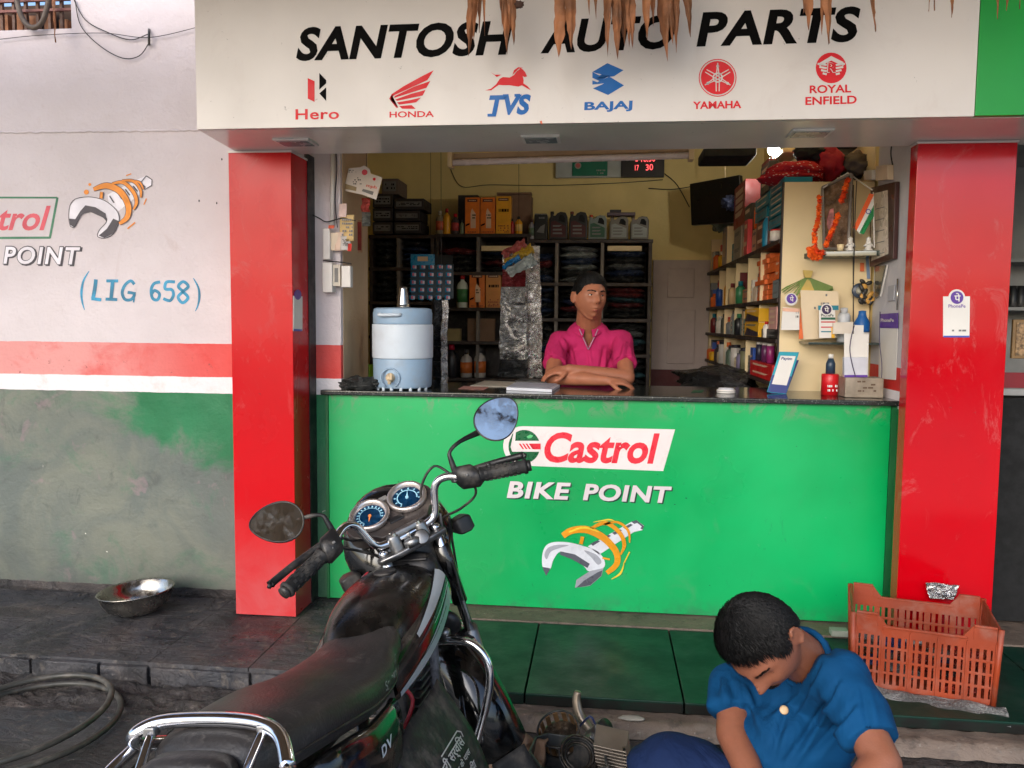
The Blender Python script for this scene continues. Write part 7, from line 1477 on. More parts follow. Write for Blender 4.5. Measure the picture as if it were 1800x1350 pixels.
hip = Vector((sL.lerp(sR, .5).x, 1.05, .72)); body += [('e', hip, (.16, .11, .14)), ('c', hip, sL.lerp(sR, .5) + Vector((0, .09, -.10)), .11, .09)]
remesh('body', body, .0052, SK1, P1, 3)
face(M1, s1, P1, look=(.35, .04), lid=.16, brow=1.7, mats=(M_eyew, M_iris, M_hair, SK1), lipm=pm('lips_one', (136, 66, 52), .45))
hair(M1, s1, P1, M_hair, .015, .03, 3, 3000, .014)
midS = sL.lerp(sR, .5)
SH1 = cloth('pink_cotton', (188, 42, 98), .02, 7, (1, 1, .5))
tors = [('e', midS + Vector((0, .06, -.15)), (.175, .125, .20)), ('e', midS + Vector((0, .04, -.03)), (.165, .10, .075)), ('c', sL + Vector((.01, .0, .0)), sR + Vector((-.01, 0, .0)), .058, .058), ('e', nk + Vector((0, .02, -.03)), (.12, .085, .05)), ('e', midS + Vector((0, .16, -.34)), (.18, .13, .20)), ('c', midS + Vector((0, .2, -.45)), Vector((midS.x, 1.05, .76)), .16, .16), ('e', midS + Vector((0, .02, -.17)), (.16, .125, .17))]
eLs, eRs = sL.lerp(eL2, .66), sR.lerp(eR2, .66)
tors += [('f', sL, eLs, .060, .064), ('f', sR, eRs, .060, .064), ('e', sL, (.060,) * 3), ('e', sR, (.060,) * 3)]
def to_px(v):
    d = v - CAM; k = d.dot(FW); return 900 + CF * d.dot(RT) / k, 675 - CF * d.dot(UP) / k
def crease(v, lines, sg, dep):
    x, y = to_px(v); t_ = 0.
    for (ax_, ay), (bx, by) in lines:
        dx, dy = bx - ax_, by - ay; L2 = dx * dx + dy * dy; k = max(0, min(1, ((x - ax_) * dx + (y - ay) * dy) / L2)); s_ = ((x - ax_) * dy - (y - ay) * dx) / math.sqrt(L2) if 0 < k < 1 else math.hypot(x - ax_ - k * dx, y - ay - k * dy)
        w = sg * (.6 + .8 * k); t_ += -dep * math.exp(-(s_ / w) ** 2) * math.sin(math.pi * (.1 + .85 * k)) + dep * .6 * math.exp(-((s_ - w * 1.9) / w) ** 2) * math.sin(math.pi * (.1 + .85 * k)) * (1 if 0 < k < 1 else 0)
    return t_
CR1 = [((1030, 612), (1036, 668)), ((1002, 602), (1012, 655)), ((1062, 610), (1054, 662)), ((984, 598), (1002, 632)), ((1096, 600), (1080, 640)), ((1018, 640), (1046, 668)), ((1076, 622), (1066, 664)), ((962, 612), (972, 640)), ((1104, 610), (1100, 640))]
def fold1(v): return .010 * mnoise.noise((v.x * 16, v.y * 8, v.z * 5)) + .004 * mnoise.noise((v.x * 34, v.y * 20, v.z * 12)) + .008 * math.sin((v.x - midS.x) * 34 + v.z * 9) * max(0, min(1, (midS.z - .1 - v.z) / .15)) * .3 + crease(v, CR1, 3.2, .011)
def necut(v):
    # open neck and V placket
    dz = v.z - (nk.z - .012); return (Vector((v.x - nk.x, v.y - nk.y - .02)).length < .074 and dz > -.02) or (v.y < nk.y + .0 and abs(v.x - nk.x - .004) < .050 * max(0, min(1, (v.z - (nk.z - .135)) / .11)) and v.z > nk.z - .135)
remesh('polo_shirt', tors, .007, SH1, P1, 6, fold1, necut)
def colr(u, v):
    a = math.pi / 2 + (u - .5) * 2 * math.pi * .91; rr = .071 + .036 * v; fr_ = max(0, -math.sin(a)); return Vector((nk.x + rr * math.cos(a) * (1 - .10 * fr_), nk.y + .022 + (rr + .004 * fr_) * math.sin(a), nk.z + .012 - .030 * v - .040 * fr_ ** 2 - .012 * fr_ * v + .008 * (1 - fr_)))
mk('collar', G().grid(lambda u, v: (lambda p: p)(colr(((u * .93) + .035 + .5) % 1 if False else (u * .9 + .55) % 1.0001 if False else u, v)), 40, 5), SH1, P1, smooth=True, solid=.003)
def Mx(px, py, Y): return a1(px, py, Y)
TRM = pm('collar_trim', (176, 140, 160), .7)
for s_ in (-1, 1):
    pts = [Vector((nk.x + .004 + s_ * .052 * t, nk.y - .070 - .012 * (1 - t), nk.z - .135 + .115 * t)) for t in (0, .33, .66, 1)]; mk('placket_edge', G().tube(pts, .0032, 6), TRM, P1, smooth=True)
for s_, e_, so_ in ((-1, eLs, sL), (1, eRs, sR)):
    d = (e_ - so_).normalized(); o = d.orthogonal().normalized(); q = d.cross(o); mk('sleeve_hem', G().tube([e_ - d * .004 + (o * math.cos(R(a)) + q * math.sin(R(a))) * .0635 for a in range(0, 360, 20)], .003, 6, closed=True), SH1, P1, smooth=True)
mk('trousers', G().loft([[Vector((midS.x + w * math.cos(t), 1.05 + .12 * math.sin(t), z)) for t in [2 * math.pi * k / 20 for k in range(20)]] for z, w in ((.02, .16), (.4, .17), (.8, .165))]), pm('dark_trousers', (30, 30, 40), .8), P1, smooth=True)
# ---- man seated on the ground (blue shirt), head bent down
SK2 = skin('skin_man_two', (138, 86, 64)); 
def A2(px, py, D): return at(px, py, D=D)
H2 = A2(1339, 1127, 1.90); P2 = thing('person', (H2.x, H2.y, GZ), 'person in a blue shirt sitting on the ground with head bent down over his work', 'person')
cam3 = lambda a, b, c: RT * a + UP * b - FW * c
f2 = cam3(-.22, -.85, .44); M2 = frame_M(H2, f2, cam3(-.70, .42, .46)); s2 = .96; u2_ = cam3(-.70, .42, .46).normalized()
nb2 = A2(1420, 1150, 2.03)                                       # nape
cs = A2(1440, 1185, 2.03); pel = Vector((cs.x + .02, cs.y + .12, GZ + .12))
s2R, s2L = A2(1290, 1204, 2.16), A2(1478, 1190, 1.90)
e2R, e2L = A2(1287, 1290, 2.05), A2(1550, 1342, 1.74); w2R, w2L = A2(1345, 1420, 1.86), A2(1470, 1450, 1.66)
b2 = head_parts(M2, s2)
b2 += [('c', H2 - u2_ * .05 - f2.normalized() * .02, nb2 + Vector((0, .0, -.02)), .056, .060), ('c', nb2 + Vector((0, 0, -.03)), cs + Vector((0, .10, -.06)), .058, .05)]
b2 += [('c', s2R, e2R, .043, .040), ('c', e2R, e2R.lerp(w2R, .45), .040, .036), ('c', e2R.lerp(w2R, .45), w2R, .036, .025), ('c', s2L, e2L, .043, .042), ('c', e2L, e2L.lerp(w2L, .45), .042, .038), ('c', e2L.lerp(w2L, .45), w2L, .038, .026)]
b2 += hand(w2R, (.2, -.25, -.9), (-.4, .7, .2), 1, .5) + hand(w2L, (-.75, .1, -.6), (.2, -.6, .6), 1, .55)
b2 += [('c', cs + Vector((0, .06, -.14)), pel, .06, .09)]
# feet
ft2 = [Vector((P2.location.x - .22, P2.location.y - .12, GZ + .045)), Vector((P2.location.x + .02, P2.location.y - .20, GZ + .045))]
for q in ft2: b2 += [('e', q, (.10, .042, .035), Matrix.Rotation(R(20), 3, 'Z'))] + [('c', q + Vector((-.08, -.03 + .016 * k, -.008)), q + Vector((-.125 + .006 * k, -.04 + .018 * k, -.012)), .012 - .001 * k, .009) for k in range(5)]
remesh('body', b2, .0052, SK2, P2, 3)
face(M2, s2, P2, eyes=False, brow=1.6, mous=True, mats=(M_eyew, M_iris, M_hair, SK2), lipm=pm('lips_two', (140, 80, 66), .45))
hair(M2, s2, P2, M_hair, .0105, .05, 11, 15000, .026, (.25, -1))
SH2 = cloth('blue_cotton', (0, 62, 104), .02, 6, (1, 1, .5))
mS = s2R.lerp(s2L, .5); ax = (s2L - s2R).normalized()
belly = mS.lerp(pel, .55) + Vector((-.035, -.07, 0))
nkd = (H2 - u2_ * .06 - nb2).normalized(); nkc = A2(1410, 1156, 2.02)
t2 = [('c', s2R, A2(1372, 1292, 2.08), .060, .075), ('c', s2L, A2(1440, 1236, 2.07), .062, .10), ('e', A2(1400, 1300, 2.04), (.14, .12, .10)), ('c', s2L, A2(1432, 1172, 2.06), .056, .055), ('c', A2(1432, 1172, 2.06), mS + Vector((.03, .08, -.08)), .06, .10), ('c', mS + Vector((.03, .09, -.14)), belly, .11, .16), ('c', belly, pel, .165, .16), ('c', nkc - nkd * .012, A2(1432, 1200, 2.10), .066, .08), ('e', mS + Vector((.0, .03, -.19)), (.15, .11, .12), Matrix.Rotation(math.atan2(ax.y, ax.x), 3, 'Z'))]
h2R, h2L = s2R.lerp(e2R, .62), s2L.lerp(e2L, .76)
t2 += [('f', s2R, h2R, .062, .064), ('f', s2L, h2L, .058, .060), ('e', s2R, (.060,) * 3), ('e', s2L, (.058,) * 3)]
CR2 = [((1446, 1168), (1372, 1290)), ((1476, 1196), (1398, 1318)), ((1402, 1216), (1340, 1262)), ((1505, 1236), (1418, 1335)), ((1282, 1192), (1300, 1244)), ((1388, 1232), (1352, 1345)), ((1300, 1205), (1330, 1300)), ((1430, 1135), (1470, 1150)), ((1515, 1210), (1530, 1290)), ((1450, 1240), (1380, 1345)), ((1262, 1190), (1262, 1240))]
def fold2(v):
    q = v - mS; a = q.dot(ax); z = v.z
    ar = abs(math.sin((a * 13 + z * 16 + 1.2 * mnoise.noise((v.x * 5, v.y * 5, v.z * 5))))) ** 2.2
    return crease(v, CR2, 6, .011) + .008 * (ar - .4) * max(0, min(1, (mS.z + .08 - z) / .1)) + .014 * mnoise.noise((v.x * 10, v.y * 10, v.z * 6)) + .004 * mnoise.noise((v.x * 26, v.y * 22, v.z * 16))
def cut2(v): d = v - nkc; h = d.dot(nkd); return h > -.01 and (d - nkd * h).length < .066
sh_o = remesh('shirt', t2, .0065, SH2, P2, 6, fold2, cut2)
o_ = nkd.orthogonal().normalized(); q_ = nkd.cross(o_)
mk('collar_band', G().tube([nkc + nkd * (.0) + (o_ * math.cos(R(a)) + q_ * math.sin(R(a))) * .068 for a in range(0, 360, 15)], .008, 8, closed=True), SH2, P2, smooth=True)
mk('neck_cord', G().tube([nkc + nkd * (.012) + (o_ * math.cos(R(a)) + q_ * math.sin(R(a))) * .060 for a in range(0, 360, 15)], .0016, 6, closed=True), M_black, P2, smooth=True)
from mathutils.bvhtree import BVHTree
bv = BVHTree.FromPolygons([v.co + P2.location for v in sh_o.data.vertices], [tuple(p.vertices) for p in sh_o.data.polygons]); hit = bv.ray_cast(CAM, ray(1378, 1248).normalized())[0]
bt = (hit or A2(1378, 1248, 1.95)) - ray(1378, 1248).normalized() * .004; mk('button', G().lathe([(.010, -.002), (.011, .002), (.008, .004), (0, .003)], bt, Matrix.Rotation(R(60), 3, 'X'), seg=16), pm('button_tan', (196, 164, 124), .4), P2, smooth=True)
# trousers: crossed legs with the knee raised on the left
k2R = A2(1165, 1335, 2.10); k2L = A2(1560, 1480, 1.62); k2L.z = GZ + .16
TR2 = cloth('navy_cotton', (18, 36, 72), .022, 7, (1, 1, 1))
leg = [('c', pel + Vector((-.07, -.02, 0)), k2R + Vector((.03, 0, -.035)), .12, .088), ('c', k2R + Vector((.02, 0, -.035)), ft2[0] + Vector((.1, .02, .05)), .085, .055), ('c', pel + Vector((.07, -.02, 0)), k2L, .12, .085), ('c', k2L, ft2[1] + Vector((.1, .02, .05)), .08, .055), ('e', pel, (.17, .15, .11)), ('e', k2R + Vector((.04, -.01, -.01)), (.13, .10, .075)), ('c', k2R + Vector((.06, -.03, -.02)), k2R + Vector((.2, -.06, -.06)), .08, .09)]
remesh('trousers', leg, .008, TR2, P2, 6, lambda v: .009 * mnoise.noise((v.x * 9, v.y * 9, v.z * 14)) + .006 * abs(math.sin(v.x * 22 + v.z * 30 + 2 * mnoise.noise((v.x * 4, v.y * 4, v.z * 4)))) - .003)
# ------------------------------------------------------------------ crate, bowl, hose, engine parts, dry leaves
# plastic crate: local frame x along front, y back, z up
CO = at(1500, 1205, Z=.0); CR = at(1745, 1243, Z=.0); ex = (CR - CO); cl_ = ex.length; ex.normalize(); ey = Vector((-ex.y, ex.x, 0)); ez = Vector((0, 0, 1))
M_crate = pm('crate_orange', (146, 56, 24), .5, var=.2, vs=5, dust=.25, bump=.0008)
HF, HB = .285, .285; DW = .34
cr = thing('plastic_crate', CO, 'worn orange slatted plastic crate full of packets in front of the right pillar', 'crate')
def cp(x, y, z, t=0.): # walls flare outward with height
    f = .012 * z / HF; return CO + ex * (x + (f if x > cl_ / 2 else -f)) + ey * (y + (f if y > DW / 2 else -f)) + ez * (z + .004)
def wall(name, O3, U, Vv, wid, hts, nslot, out, th=.006, dip=True):
    """slatted wall: rails, posts and bars with real slots"""
    U = U.normalized(); out = out.normalized()
    def b(u0, u1, z0, z1, t=th, o=0., nm='bar', z1b=None):
        z1b = z1 if z1b is None else z1b
        q = [O3 + U * u0 + ez * z0 + out * o, O3 + U * u1 + ez * z0 + out * o, O3 + U * u1 + ez * z1b + out * o, O3 + U * u0 + ez * z1 + out * o]
        return G().prism([p + out * (.045 * (p.z - O3.z)) for p in q], -out * t)
    rows = hts
    for z0, z1 in rows: mk('rail', b(0, wid, z0, z1), M_crate, cr, bevel=.0012)
    g = G()
    bays = [(rows[i][1], rows[i + 1][0]) for i in range(len(rows) - 1)]
    for z0, z1 in bays:
        for i in range(nslot + 1):
            u = wid * i / nslot; w = .0065 if i % 4 else .011
            bb = b(max(0, u - w), min(wid, u + w), z0 - .001, z1 + .001, th * .8); g.add(bb.v, bb.f)
    o = mk('slat_bars', g, M_crate, cr)
    for i in range(0, nslot + 1, 4):
        u = wid * i / nslot; mk('rib', b(max(0, u - .003), min(wid, u + .003), rows[0][0], rows[-1][1] - .01, .005, .005), M_crate, cr)
    zt_ = rows[-1][1]
    if dip:  # raised corners with a lower middle
        for u0, u1, za, zb_ in ((0, wid * .16, .05, .05), (wid * .16, wid * .24, .05, .0), (wid * .76, wid * .84, .0, .05), (wid * .84, wid, .05, .05)): mk('rim_raise', b(u0, u1, zt_ - .002, zt_ + za, z1b=zt_ + zb_), M_crate, cr, bevel=.001)
        mk('rim_lip', b(wid * .2, wid * .8, zt_ - .004, zt_ + .006, .012, .005), M_crate, cr, bevel=.002)
        for u0, u1 in ((0, wid * .16), (wid * .84, wid)): mk('rim_lip', b(u0, u1, zt_ + .044, zt_ + .054, .012, .005), M_crate, cr, bevel=.002)
rows = [(0.0, .022), (.062, .072), (.112, .122), (.162, .172), (.212, .25)]
fo = cp(0, 0, 0)
wall('front', CO + ez * .004, ex, ez, cl_, rows, 20, -ey); wall('back', CO + ey * DW + ez * .004, ex, ez, cl_, rows, 20, ey)
wall('left', CO + ez * .004, ey, ez, DW, rows, 12, -ex, dip=False); wall('right', CO + ex * cl_ + ez * .004, ey, ez, DW, rows, 12, ex, dip=False)
for u, v in ((0, 0), (1, 0), (0, 1), (1, 1)):
    p = CO + ex * cl_ * u + ey * DW * v; d = (ex * (1 if u else -1) + ey * (1 if v else -1)); mk('corner_post', G().tube([p + ez * .004, p + ez * .30 + d * .0125], .011, 8), M_crate, cr, smooth=True)
for s in (0, 1): mk('side_rim', G().prism([CO + ex * (cl_ * s) + ex * (.013 if s else -.013) + ey * y + ez * z for y, z in ((0, .25), (DW, .25), (DW, .30), (0, .30))], ex * (-.006 if s else .006)), M_crate, cr)
mk('base', G().prism([CO + ex * .003 + ey * .003 + ez * .006, CO + ex * (cl_ - .003) + ey * .003 + ez * .006, CO + ex * (cl_ - .003) + ey * (DW - .003) + ez * .006, CO + ex * .003 + ey * (DW - .003) + ez * .006], (0, 0, .006)), M_crate, cr)
CM = [film('pack_blue', (40, 80, 150)), film('pack_white', (190, 190, 190)), film('pack_red', (150, 50, 40)), film('pack_black', (26, 26, 30)), film('pack_grey', (120, 124, 128))]
CN = ['blue', 'white', 'red', 'black', 'grey']
for i in range(26):
    k = rnd.randrange(5); x, y = rnd.uniform(.06, cl_ - .06), rnd.uniform(.05, DW - .05); z = .03 + .13 * (i / 26)
    c = CO + ex * x + ey * y + ez * z; o = mk('crate_packet', blob(c, (.055, .035, .02), .4, 2.5, 16, 10, i * 3.1), CM[k], None, smooth=True)
    zz = 'bottom layer' if i < 7 else ('lower layer' if i < 13 else ('upper layer' if i < 20 else 'top layer')); dd = 'front' if y < DW / 2 else 'back'; side = 'left' if x < cl_ / 3 else ('right' if x > cl_ * 2 / 3 else 'middle'); tag(o, f'{CN[k]} crumpled packet in the orange crate, {zz}, {dd} {side}', 'packet', 'packets heaped in the orange crate')
pk = at(1655, 1052, Y=at(1640, 1060, Z=.305).y if False else CO.y + DW + .02)
g = G().grid(lambda u, v: pk + Vector(((u - .5) * .125 * (.8 + .3 * v), .012 * mnoise.noise((u * 5, v * 5, 2)), -.002 + v * .075 * (1 - .25 * abs(u - .35)))) + ey * (-.02 * math.sin(u * 3) * v), 16, 12)
o = mk('foil_packet', g, M_foil, None, smooth=True, solid=.004); tag(o, 'small crumpled silver packet on the back rim of the orange crate', 'packet')
# steel bowl
bc = at(231, 1083, Z=0); bc = Vector((bc.x, bc.y + .055, 0)); r = .172; tl_ = Matrix.Rotation(R(0), 3, 'X')
bw = mk('steel_bowl', G().lathe([(.05, .001), (.10, .010), (.138, .036), (.160, .072), (.168, .108), (.176, .110), (.172, .114), (.164, .108), (.155, .072), (.134, .040), (.096, .014), (0, .007)], bc, Matrix.Rotation(R(-4), 3, 'Y') @ tl_, seg=56), pm('bowl_steel', (168, 164, 156), .22, 1, var=.25, vs=7, rv=.12, dust=.5), None, smooth=True)
tag(bw, 'wide dull steel bowl on the wet stone slab by the side wall', 'bowl')
# hose coil
hc_ = at(40, 1282, Z=GZ); M_hose = pm('hose_grey', (56, 56, 52), .45, var=.15, dust=.4)
t = thing('hose_coil', hc_, 'dark rubber tube coiled in two loops on the ground at the left edge', 'hose')
def loop(rx_, ry_, c, z, ph, z2=0.): return [Vector((c.x + rx_ * math.cos(a), c.y + ry_ * math.sin(a), z + z2 * math.sin(a + ph))) for a in [2 * math.pi * k / 40 for k in range(40)]]
mk('loop', G().tube(loop(.318, .34, hc_, GZ + .018, 0), .0115, 12, closed=True), M_hose, t, smooth=True); mk('loop', G().tube(loop(.298, .345, hc_ + Vector((-.01, -.02, 0)), GZ + .055, 1.2, .014), .0115, 12, closed=True), M_hose, t, smooth=True)
# engine parts between the motorcycle and the seated man
def gp(px, py, z=GZ): return at(px, py, Z=z)
c = gp(912, 1325); M_cbd = pm('crushed_cardboard', (128, 100, 78), .85, var=.25, vs=10, bump=.01, bs=26, dust=.3)
t = thing('crushed_carton', c, 'crushed brown cardboard carton on the ground right of the motorcycle', 'carton')
mk('carton', G().grid(lambda u, v: c + Vector(((u - .5) * .18 + .02 * mnoise.noise((u * 3, v * 3, 0)), .02 + .05 * v + .03 * mnoise.noise((u * 4, v * 3, 4)), .135 * math.sin(math.pi * min(1, v * .62)) + .018 * mnoise.noise((u * 6, v * 5, 7)))), 26, 20), M_cbd, t, smooth=True, solid=.006)
mk('flap', G().grid(lambda u, v: c + Vector(((u - .5) * .17, .02 - .09 * v, .05 + .05 * math.sin(math.pi * v) + .012 * mnoise.noise((u * 6, v * 5, 9)))), 16, 10), M_cbd, t, smooth=True, solid=.005)
M_oil = pm('oily_metal', (70, 64, 58), .35, .8, var=.4, vs=24, dust=.6, bump=.002); M_brass = pm('worn_bronze', (150, 118, 84), .4, .8, var=.3, vs=20); M_pan = pm('pan_dark', (62, 66, 70), .45, .5, var=.25, dust=.5)
pc = gp(998, 1340); Lh = .13
t = thing('parts_tray', pc, 'grey open engine casing used as a tray of oily parts', 'tray')
out = [(-.125, .10), (-.08, .135), (.03, .12), (.12, .05), (.13, -.06), (.03, -.13), (-.09, -.10), (-.14, .0)]
o0 = [pc + Vector((x, y, .004)) for x, y in out]; mk('base', G().prism(o0, (0, 0, .008)), M_pan, t)
for i in range(len(out)):
    a, b = o0[i], o0[(i + 1) % len(out)]; n_ = (b - a).cross(Vector((0, 0, 1))).normalized() * .007; fl_ = n_ * 2.2
    mk('tray_wall', G().add([a, b, b - n_, a - n_, a + ez * Lh + fl_, b + ez * Lh + fl_, b - n_ + ez * Lh + fl_, a - n_ + ez * Lh + fl_], [(0, 1, 5, 4), (3, 2, 6, 7), (4, 5, 6, 7), (0, 3, 7, 4), (1, 2, 6, 5), (0, 1, 2, 3)]), M_pan, t, bevel=.002)
bkc = gp(984, 1300) + Vector((0, .02, .10)); Rb_ = Matrix.Rotation(R(28), 3, 'X') @ Matrix.Rotation(R(-10), 3, 'Y')
t = thing('clutch_basket', bkc, 'toothed bronze clutch basket lying in the engine casing', 'clutch basket'); mk('drum', G().lathe([(.0, .0), (.066, 0), (.07, .004), (.07, .012), (.062, .014), (0, .012)], bkc, Rb_, seg=36), M_oil, t, smooth=True)
for i in range(14):
    a = 2 * math.pi * i / 14; mk('tooth', G().obox(bkc + Rb_ @ Vector((.066 * math.cos(a), .066 * math.sin(a), .034)), .006, .016, .046, Rb_ @ Matrix.Rotation(a, 3, 'Z')), M_brass, t, bevel=.001)
mk('rim', G().tube([bkc + Rb_ @ Vector((.07 * math.cos(R(a)), .07 * math.sin(R(a)), .058)) for a in range(0, 360, 10)], .004, 8, closed=True), M_black, t, smooth=True)
c = gp(1012, 1330) + Vector((0, -.0, .115)); t = thing('cable_ring', c, 'coil of dark ringed cable lying on top of the clutch basket', 'cable ring')
Rr_ = Matrix.Rotation(R(38), 3, 'X') @ Matrix.Rotation(R(15), 3, 'Y')
for k in range(7): r_ = .038 + .0045 * k; mk('ring', G().tube([c + Rr_ @ Vector((r_ * math.cos(R(a)), r_ * math.sin(R(a)), .006 * (k % 3) + .002 * k)) for a in range(0, 360, 12)], .0028, 6, closed=True), M_oil if k % 2 else M_black, t, smooth=True)
c = gp(1075, 1325) + Vector((.0, .0, .0)); Rc_ = Matrix.Rotation(R(-18), 3, 'Z') @ Matrix.Rotation(R(-35), 3, 'X')
c.z = GZ + .03; t = thing('cylinder_block', c, 'finned metal engine cylinder standing beside the seated man', 'engine cylinder')
Wm = Matrix((Vector((1, -.12, -.1)).normalized(), Vector((.1, .95, .3)).normalized(), Vector((-.12, -.2, .97)).normalized())).transposed()
mk('bore', G().obox(c + Wm @ Vector((0, 0, .075)), .07, .06, .15, Wm), M_eng, t, bevel=.004)
for i in range(11): mk('cooling_fin', G().obox(c + Wm @ Vector((0, 0, .03 + .0125 * i)), .105, .09, .005, Wm), pm('fin_pale', (150, 140, 130), .4, .8, dust=.4), t, bevel=.001)
mk('foot_flange', G().obox(c + Wm @ Vector((0, 0, .005)), .11, .10, .02, Wm), M_alu, t, bevel=.004); mk('stud', G().tube([c + Wm @ Vector((.045, -.04, .0)), c + Wm @ Vector((.045, -.04, .17))], .004, 8), M_steel, t)
c = gp(1040, 1290) + Vector((0, .03, .09)); t = thing('carburettor', c, 'small aluminium carburettor with black top leaning on the parts', 'carburettor'); Rg_ = Matrix.Rotation(R(38), 3, 'Y') @ Matrix.Rotation(R(20), 3, 'X')
mk('body', G().lathe([(.02, -.05), (.026, -.03), (.026, .03), (.03, .035), (.03, .05)], c, Rg_, seg=18), M_alu, t, smooth=True); mk('bowl', G().obox(c + Rg_ @ Vector((.0, -.02, -.01)), .045, .035, .05, Rg_), M_alu, t, bevel=.006); mk('top_cap', G().lathe([(.026, .05), (.026, .068), (.0, .07)], c, Rg_, seg=18), M_black, t, smooth=True)
mk('clip', G().tube([c + Rg_ @ Vector((-.03, .0, .04)), c + Rg_ @ Vector((-.06, .0, .05)), c + Rg_ @ Vector((-.05, .02, -.03))], .004, 6, smooth=3), pm('clip_blue', (40, 50, 90), .4), t)
p0 = gp(1032, 1275) + Vector((0, .04, .07)); pp_ = mk('bent_pipe', G().tube([p0, p0 + Vector((-.035, .02, .035)), p0 + Vector((-.05, .035, .085)), p0 + Vector((-.045, .04, .12))], [.017, .018, .016, .012], 12, smooth=6), pm('pipe_dull', (150, 136, 120), .4, .8, dust=.5), None, smooth=True); tag(pp_, 'short bent metal pipe sticking up from the engine parts', 'pipe')
for i in range(14):
    c = gp(rnd.uniform(930, 1100), rnd.uniform(1325, 1395)); o = mk('loose_bolt', G().lathe([(.011, 0), (.011, .008), (.006, .009), (.006, .03), (0, .031)], c + Vector((0, 0, .006)), Matrix.Rotation(rnd.uniform(.9, 1.6), 3, 'X') @ Matrix.Rotation(rnd.uniform(0, 6), 3, 'Y'), seg=6), M_steel, None)
    tag(o, 'small loose steel bolt lying on the ground among the engine parts', 'bolt', 'loose bolts on the ground')
for o in [x for x in bpy.data.objects if not x.parent and x.get('category') in ('carton', 'tray', 'clutch basket', 'cable ring', 'engine cylinder', 'carburettor', 'pipe') and x.location.y < -.6 and x.location.z < .3]: o.location += Vector((.012, -.19, -.01 if o['category'] != 'tray' else 0))
for (x, y, w, c, s) in ((885, 1268, .05, (120, 112, 104), 'flat pale stone chip on the ledge by the cardboard'), (1110, 1262, .05, (150, 146, 136), 'flat pale chip on the ledge by the blue trouser leg')):
    q = at(x, y, Z=-.04); tag(mk('stone_chip', blob(q, (w, .02, .008), .3, 3, 14, 8, x), pm('chip_%d' % x, c, .8), None, smooth=True), s, 'stone')
# pale torn sheet under the crate and a small carton behind the man
g = G().grid(lambda u, v: CO + ex * (-.06 + (cl_ + .1) * u) + ey * (-.11 + .10 * v) + ez * (.012 - .03 * (1 - v) ** 2 + .012 * mnoise.noise((u * 7, v * 3, 3))), 40, 10); o = mk('plastic_sheet', g, film('sheet_grey', (110, 112, 110)), None, smooth=True, fix=False); tag(o, 'crumpled grey plastic sheet under the front of the orange crate', 'sheet')
a = at(1462, 1118, Z=.01); tag(mk('pale_block', G().box(a.x, a.x + .075, a.y, a.y + .05, .007, .035), pm('block_pale', (150, 158, 146), .7), None, bevel=.003), 'small pale block on the cement strip left of the crate', 'block')
# ---- dry leaf fringe hanging over the sign
YL = -.98; lf = thing('leaf_garland', (0, YL, 2.75), 'fringe of dry brown mango leaves strung above the shop sign', 'leaf garland')
LV = [(823, 97, 22, -8), (842, 56, 22, 0), (852, 62, 14, 4), (882, 45, 22, -3), (891, 95, 16, 6), (903, 78, 16, 6), (982, 100, 24, -2), (1004, 86, 22, 4), (1048, 34, 18, 6), (1068, 100, 22, 2), (1086, 104, 20, 6), (1098, 80, 20, 6), (1106, 82, 16, 4), (1112, 84, 16, 6), (1138, 70, 22, 6), (1174, 106, 30, 14), (1189, 92, 20, 4), (1214, 64, 28, 12),
      (1414, 20, 24, 6), (1422, 52, 22, 2), (1458, 76, 22, 10), (1540, 55, 24, 16), (1633, 20, 10, -3), (1643, 18, 12, 5), (1673, 31, 10, -4), (1754, 33, 8, 2), (1770, 18, 14, -6), (1793, 15, 14, -4), (1445, 60, 14, 2), (97, 74, 12, 3)]
LV = LV[:29] + [(x + rnd.uniform(-12, 12), yt * rnd.uniform(.35, .8), w * .55, lean + rnd.uniform(-5, 5)) for x, yt, w, lean in LV[:18] + LV[18:22]] + LV[29:]
NL = len(LV) - 1
for i, (x, yt, w, lean) in enumerate(LV):
    Yl = YL + rnd.uniform(-.05, .05) if i < NL else -.12; tip = at(x, yt, Y=Yl); L_ = rnd.uniform(.26, .34); W_ = w * (tip - CAM).dot(FW) / CF * .52; ln = lean * (tip - CAM).dot(FW) / CF; tw = rnd.uniform(-.5, .5); cu = rnd.uniform(.3, .9)
    def fn(u, v, tip=tip, L_=L_, W_=W_, ln=ln, tw=tw, cu=cu, i=i):
        # v: 0 tip .. 1 top
        prof = (math.sin(math.pi * min(1, v * .93 + .0)) ** .75) * (.85 + .3 * mnoise.noise((v * 9, i * 3.3, (u > .5) * 7)))
        if v < .18: prof *= .75
        x_ = (u - .5) * 2 * W_ * prof; a_ = tw * (1 - v) * 1.6 + tw
        return Vector((tip.x - ln * v * (L_ / .12) * .5 + x_ * math.cos(a_), tip.y + x_ * math.sin(a_) + cu * abs(u - .5) * W_ * 1.2 + .012 * mnoise.noise((v * 6, u * 3, i)), tip.z + L_ * v + .006 * mnoise.noise((u * 8, v * 3, i))))
    if i < NL: mk('leaf', G().grid(fn, 6, 18), M_leaf, lf, smooth=True, fix=False)
    else: tag(mk('dry_leaf', G().grid(fn, 6, 18), M_leaf, None, smooth=True, fix=False), 'single dry brown leaf hanging at the barred opening', 'leaf')
mk('string', G().tube([Vector((-3, YL, 2.94)), Vector((0, YL, 2.90)), Vector((3, YL, 2.93))], .004, 6, smooth=6), M_wire, lf)
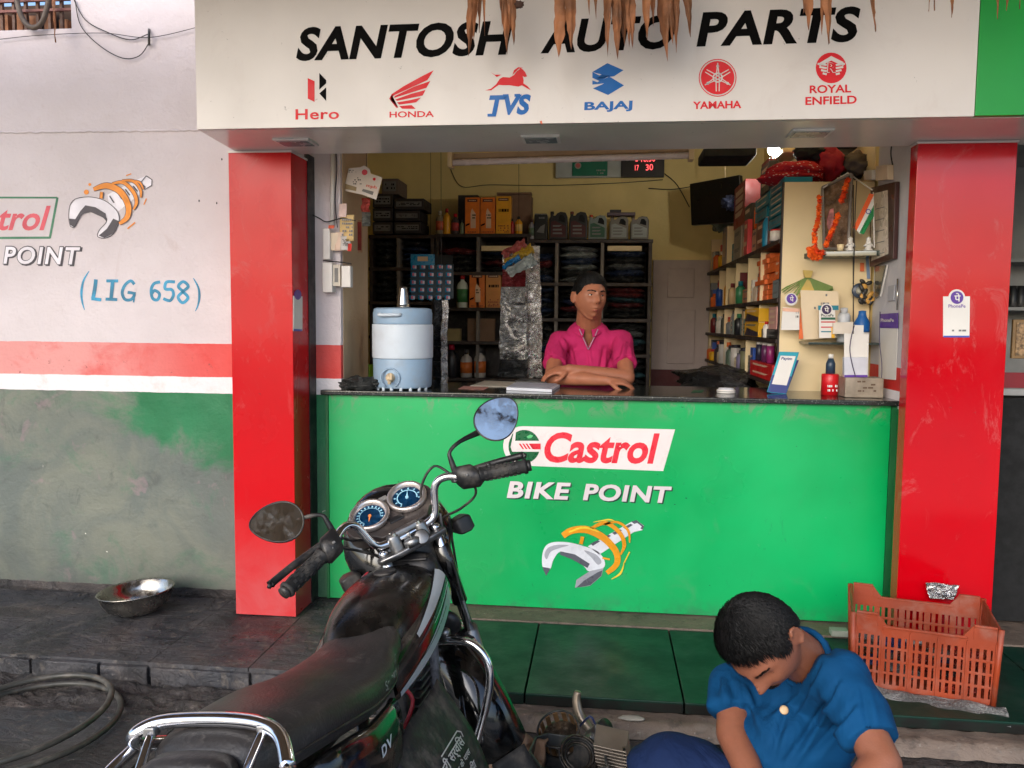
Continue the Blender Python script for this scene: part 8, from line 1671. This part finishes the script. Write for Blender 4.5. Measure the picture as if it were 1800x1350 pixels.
o = mk('dry_fragment', blob(at(913, 8, Y=YL), (.016, .01, .012), .5, 4, 12, 8, 3), pm('leaf_dark', (70, 46, 36), .8), None, smooth=True); tag(o, 'small dark dry fragment hanging right of the first leaf cluster', 'leaf'); mk('stalk', G().tube([at(906, -20, Y=YL), at(905, 0, Y=YL), at(912, 8, Y=YL)], .002, 5), M_wire, lf)
# payment cards on the pillars
t = thing('payment_card', at(1683, 560, Y=PY), 'white payment card with a violet disc stuck on the right red pillar', 'card')
mk('card', G().prism([at(x, y, Y=PY - .003) for x, y in ((1658, 521), (1705, 521), (1704, 592), (1658, 592))], (0, .0025, 0)), M_pap, t); mk('round_top', G().prism([at(x, y, Y=PY - .0032) for x, y in circ(1682, 523, 14.5)], (0, .0025, 0)), M_pap, t)
ppx([circ(1682, 523, 11.3)], PY - .0032, M_vio, t, 1); tpx('पे', (1677, 530), (1688, 530), (1677, 515), PY - .0032, M_pap, t, 3, bold=.02); tpx('PhonePe', (1667, 541), (1697, 541), (1667, 535), PY - .003, M_vio, t, 1); marks(t, 1664, 578, 1699, 584, PY - .003, M_lab, 1); ppx([[(1658, 590), (1704, 590), (1704, 593), (1658, 593)]], PY - .003, pm('card_blue', (70, 80, 170), .5), t, 1)
t = thing('payment_card', at(523, 545, X=PX1), 'white payment card on the shaded inner side of the left red pillar', 'card')
q = [at(x, y, X=PX1 + .001) for x, y in ((515, 520), (531, 521), (531, 582), (515, 582))]; mk('card', G().prism(q, (.002, 0, 0)), M_pap, t); q = [at(x, y, X=PX1 + .0015) for x, y in circ(523, 518, 6, 9)]; mk('round_top', G().prism(q, (.002, 0, 0)), M_vio, t); q = [at(x, y, X=PX1 + .004) for x, y in ((516, 578), (531, 579), (531, 582), (516, 582))]; mk('blue_edge', G().poly(q), pm('card_blue', (70, 80, 170), .5), t, fix=False)
# long glass tube? no: puddle stains and litter near the bowl
g = G()
for i in range(160):
    p = Vector((rnd.uniform(-2.7, -.95), rnd.uniform(-.8, -.04) if i % 2 else rnd.uniform(-.2, -.03), .002)); b_ = blob(p, (rnd.uniform(.002, .009), rnd.uniform(.002, .006), .003), .4, 3, 6, 4, i); g.add(b_.v, b_.f)
mk('grit', g, M_mortar, None, smooth=True, kind='stuff')
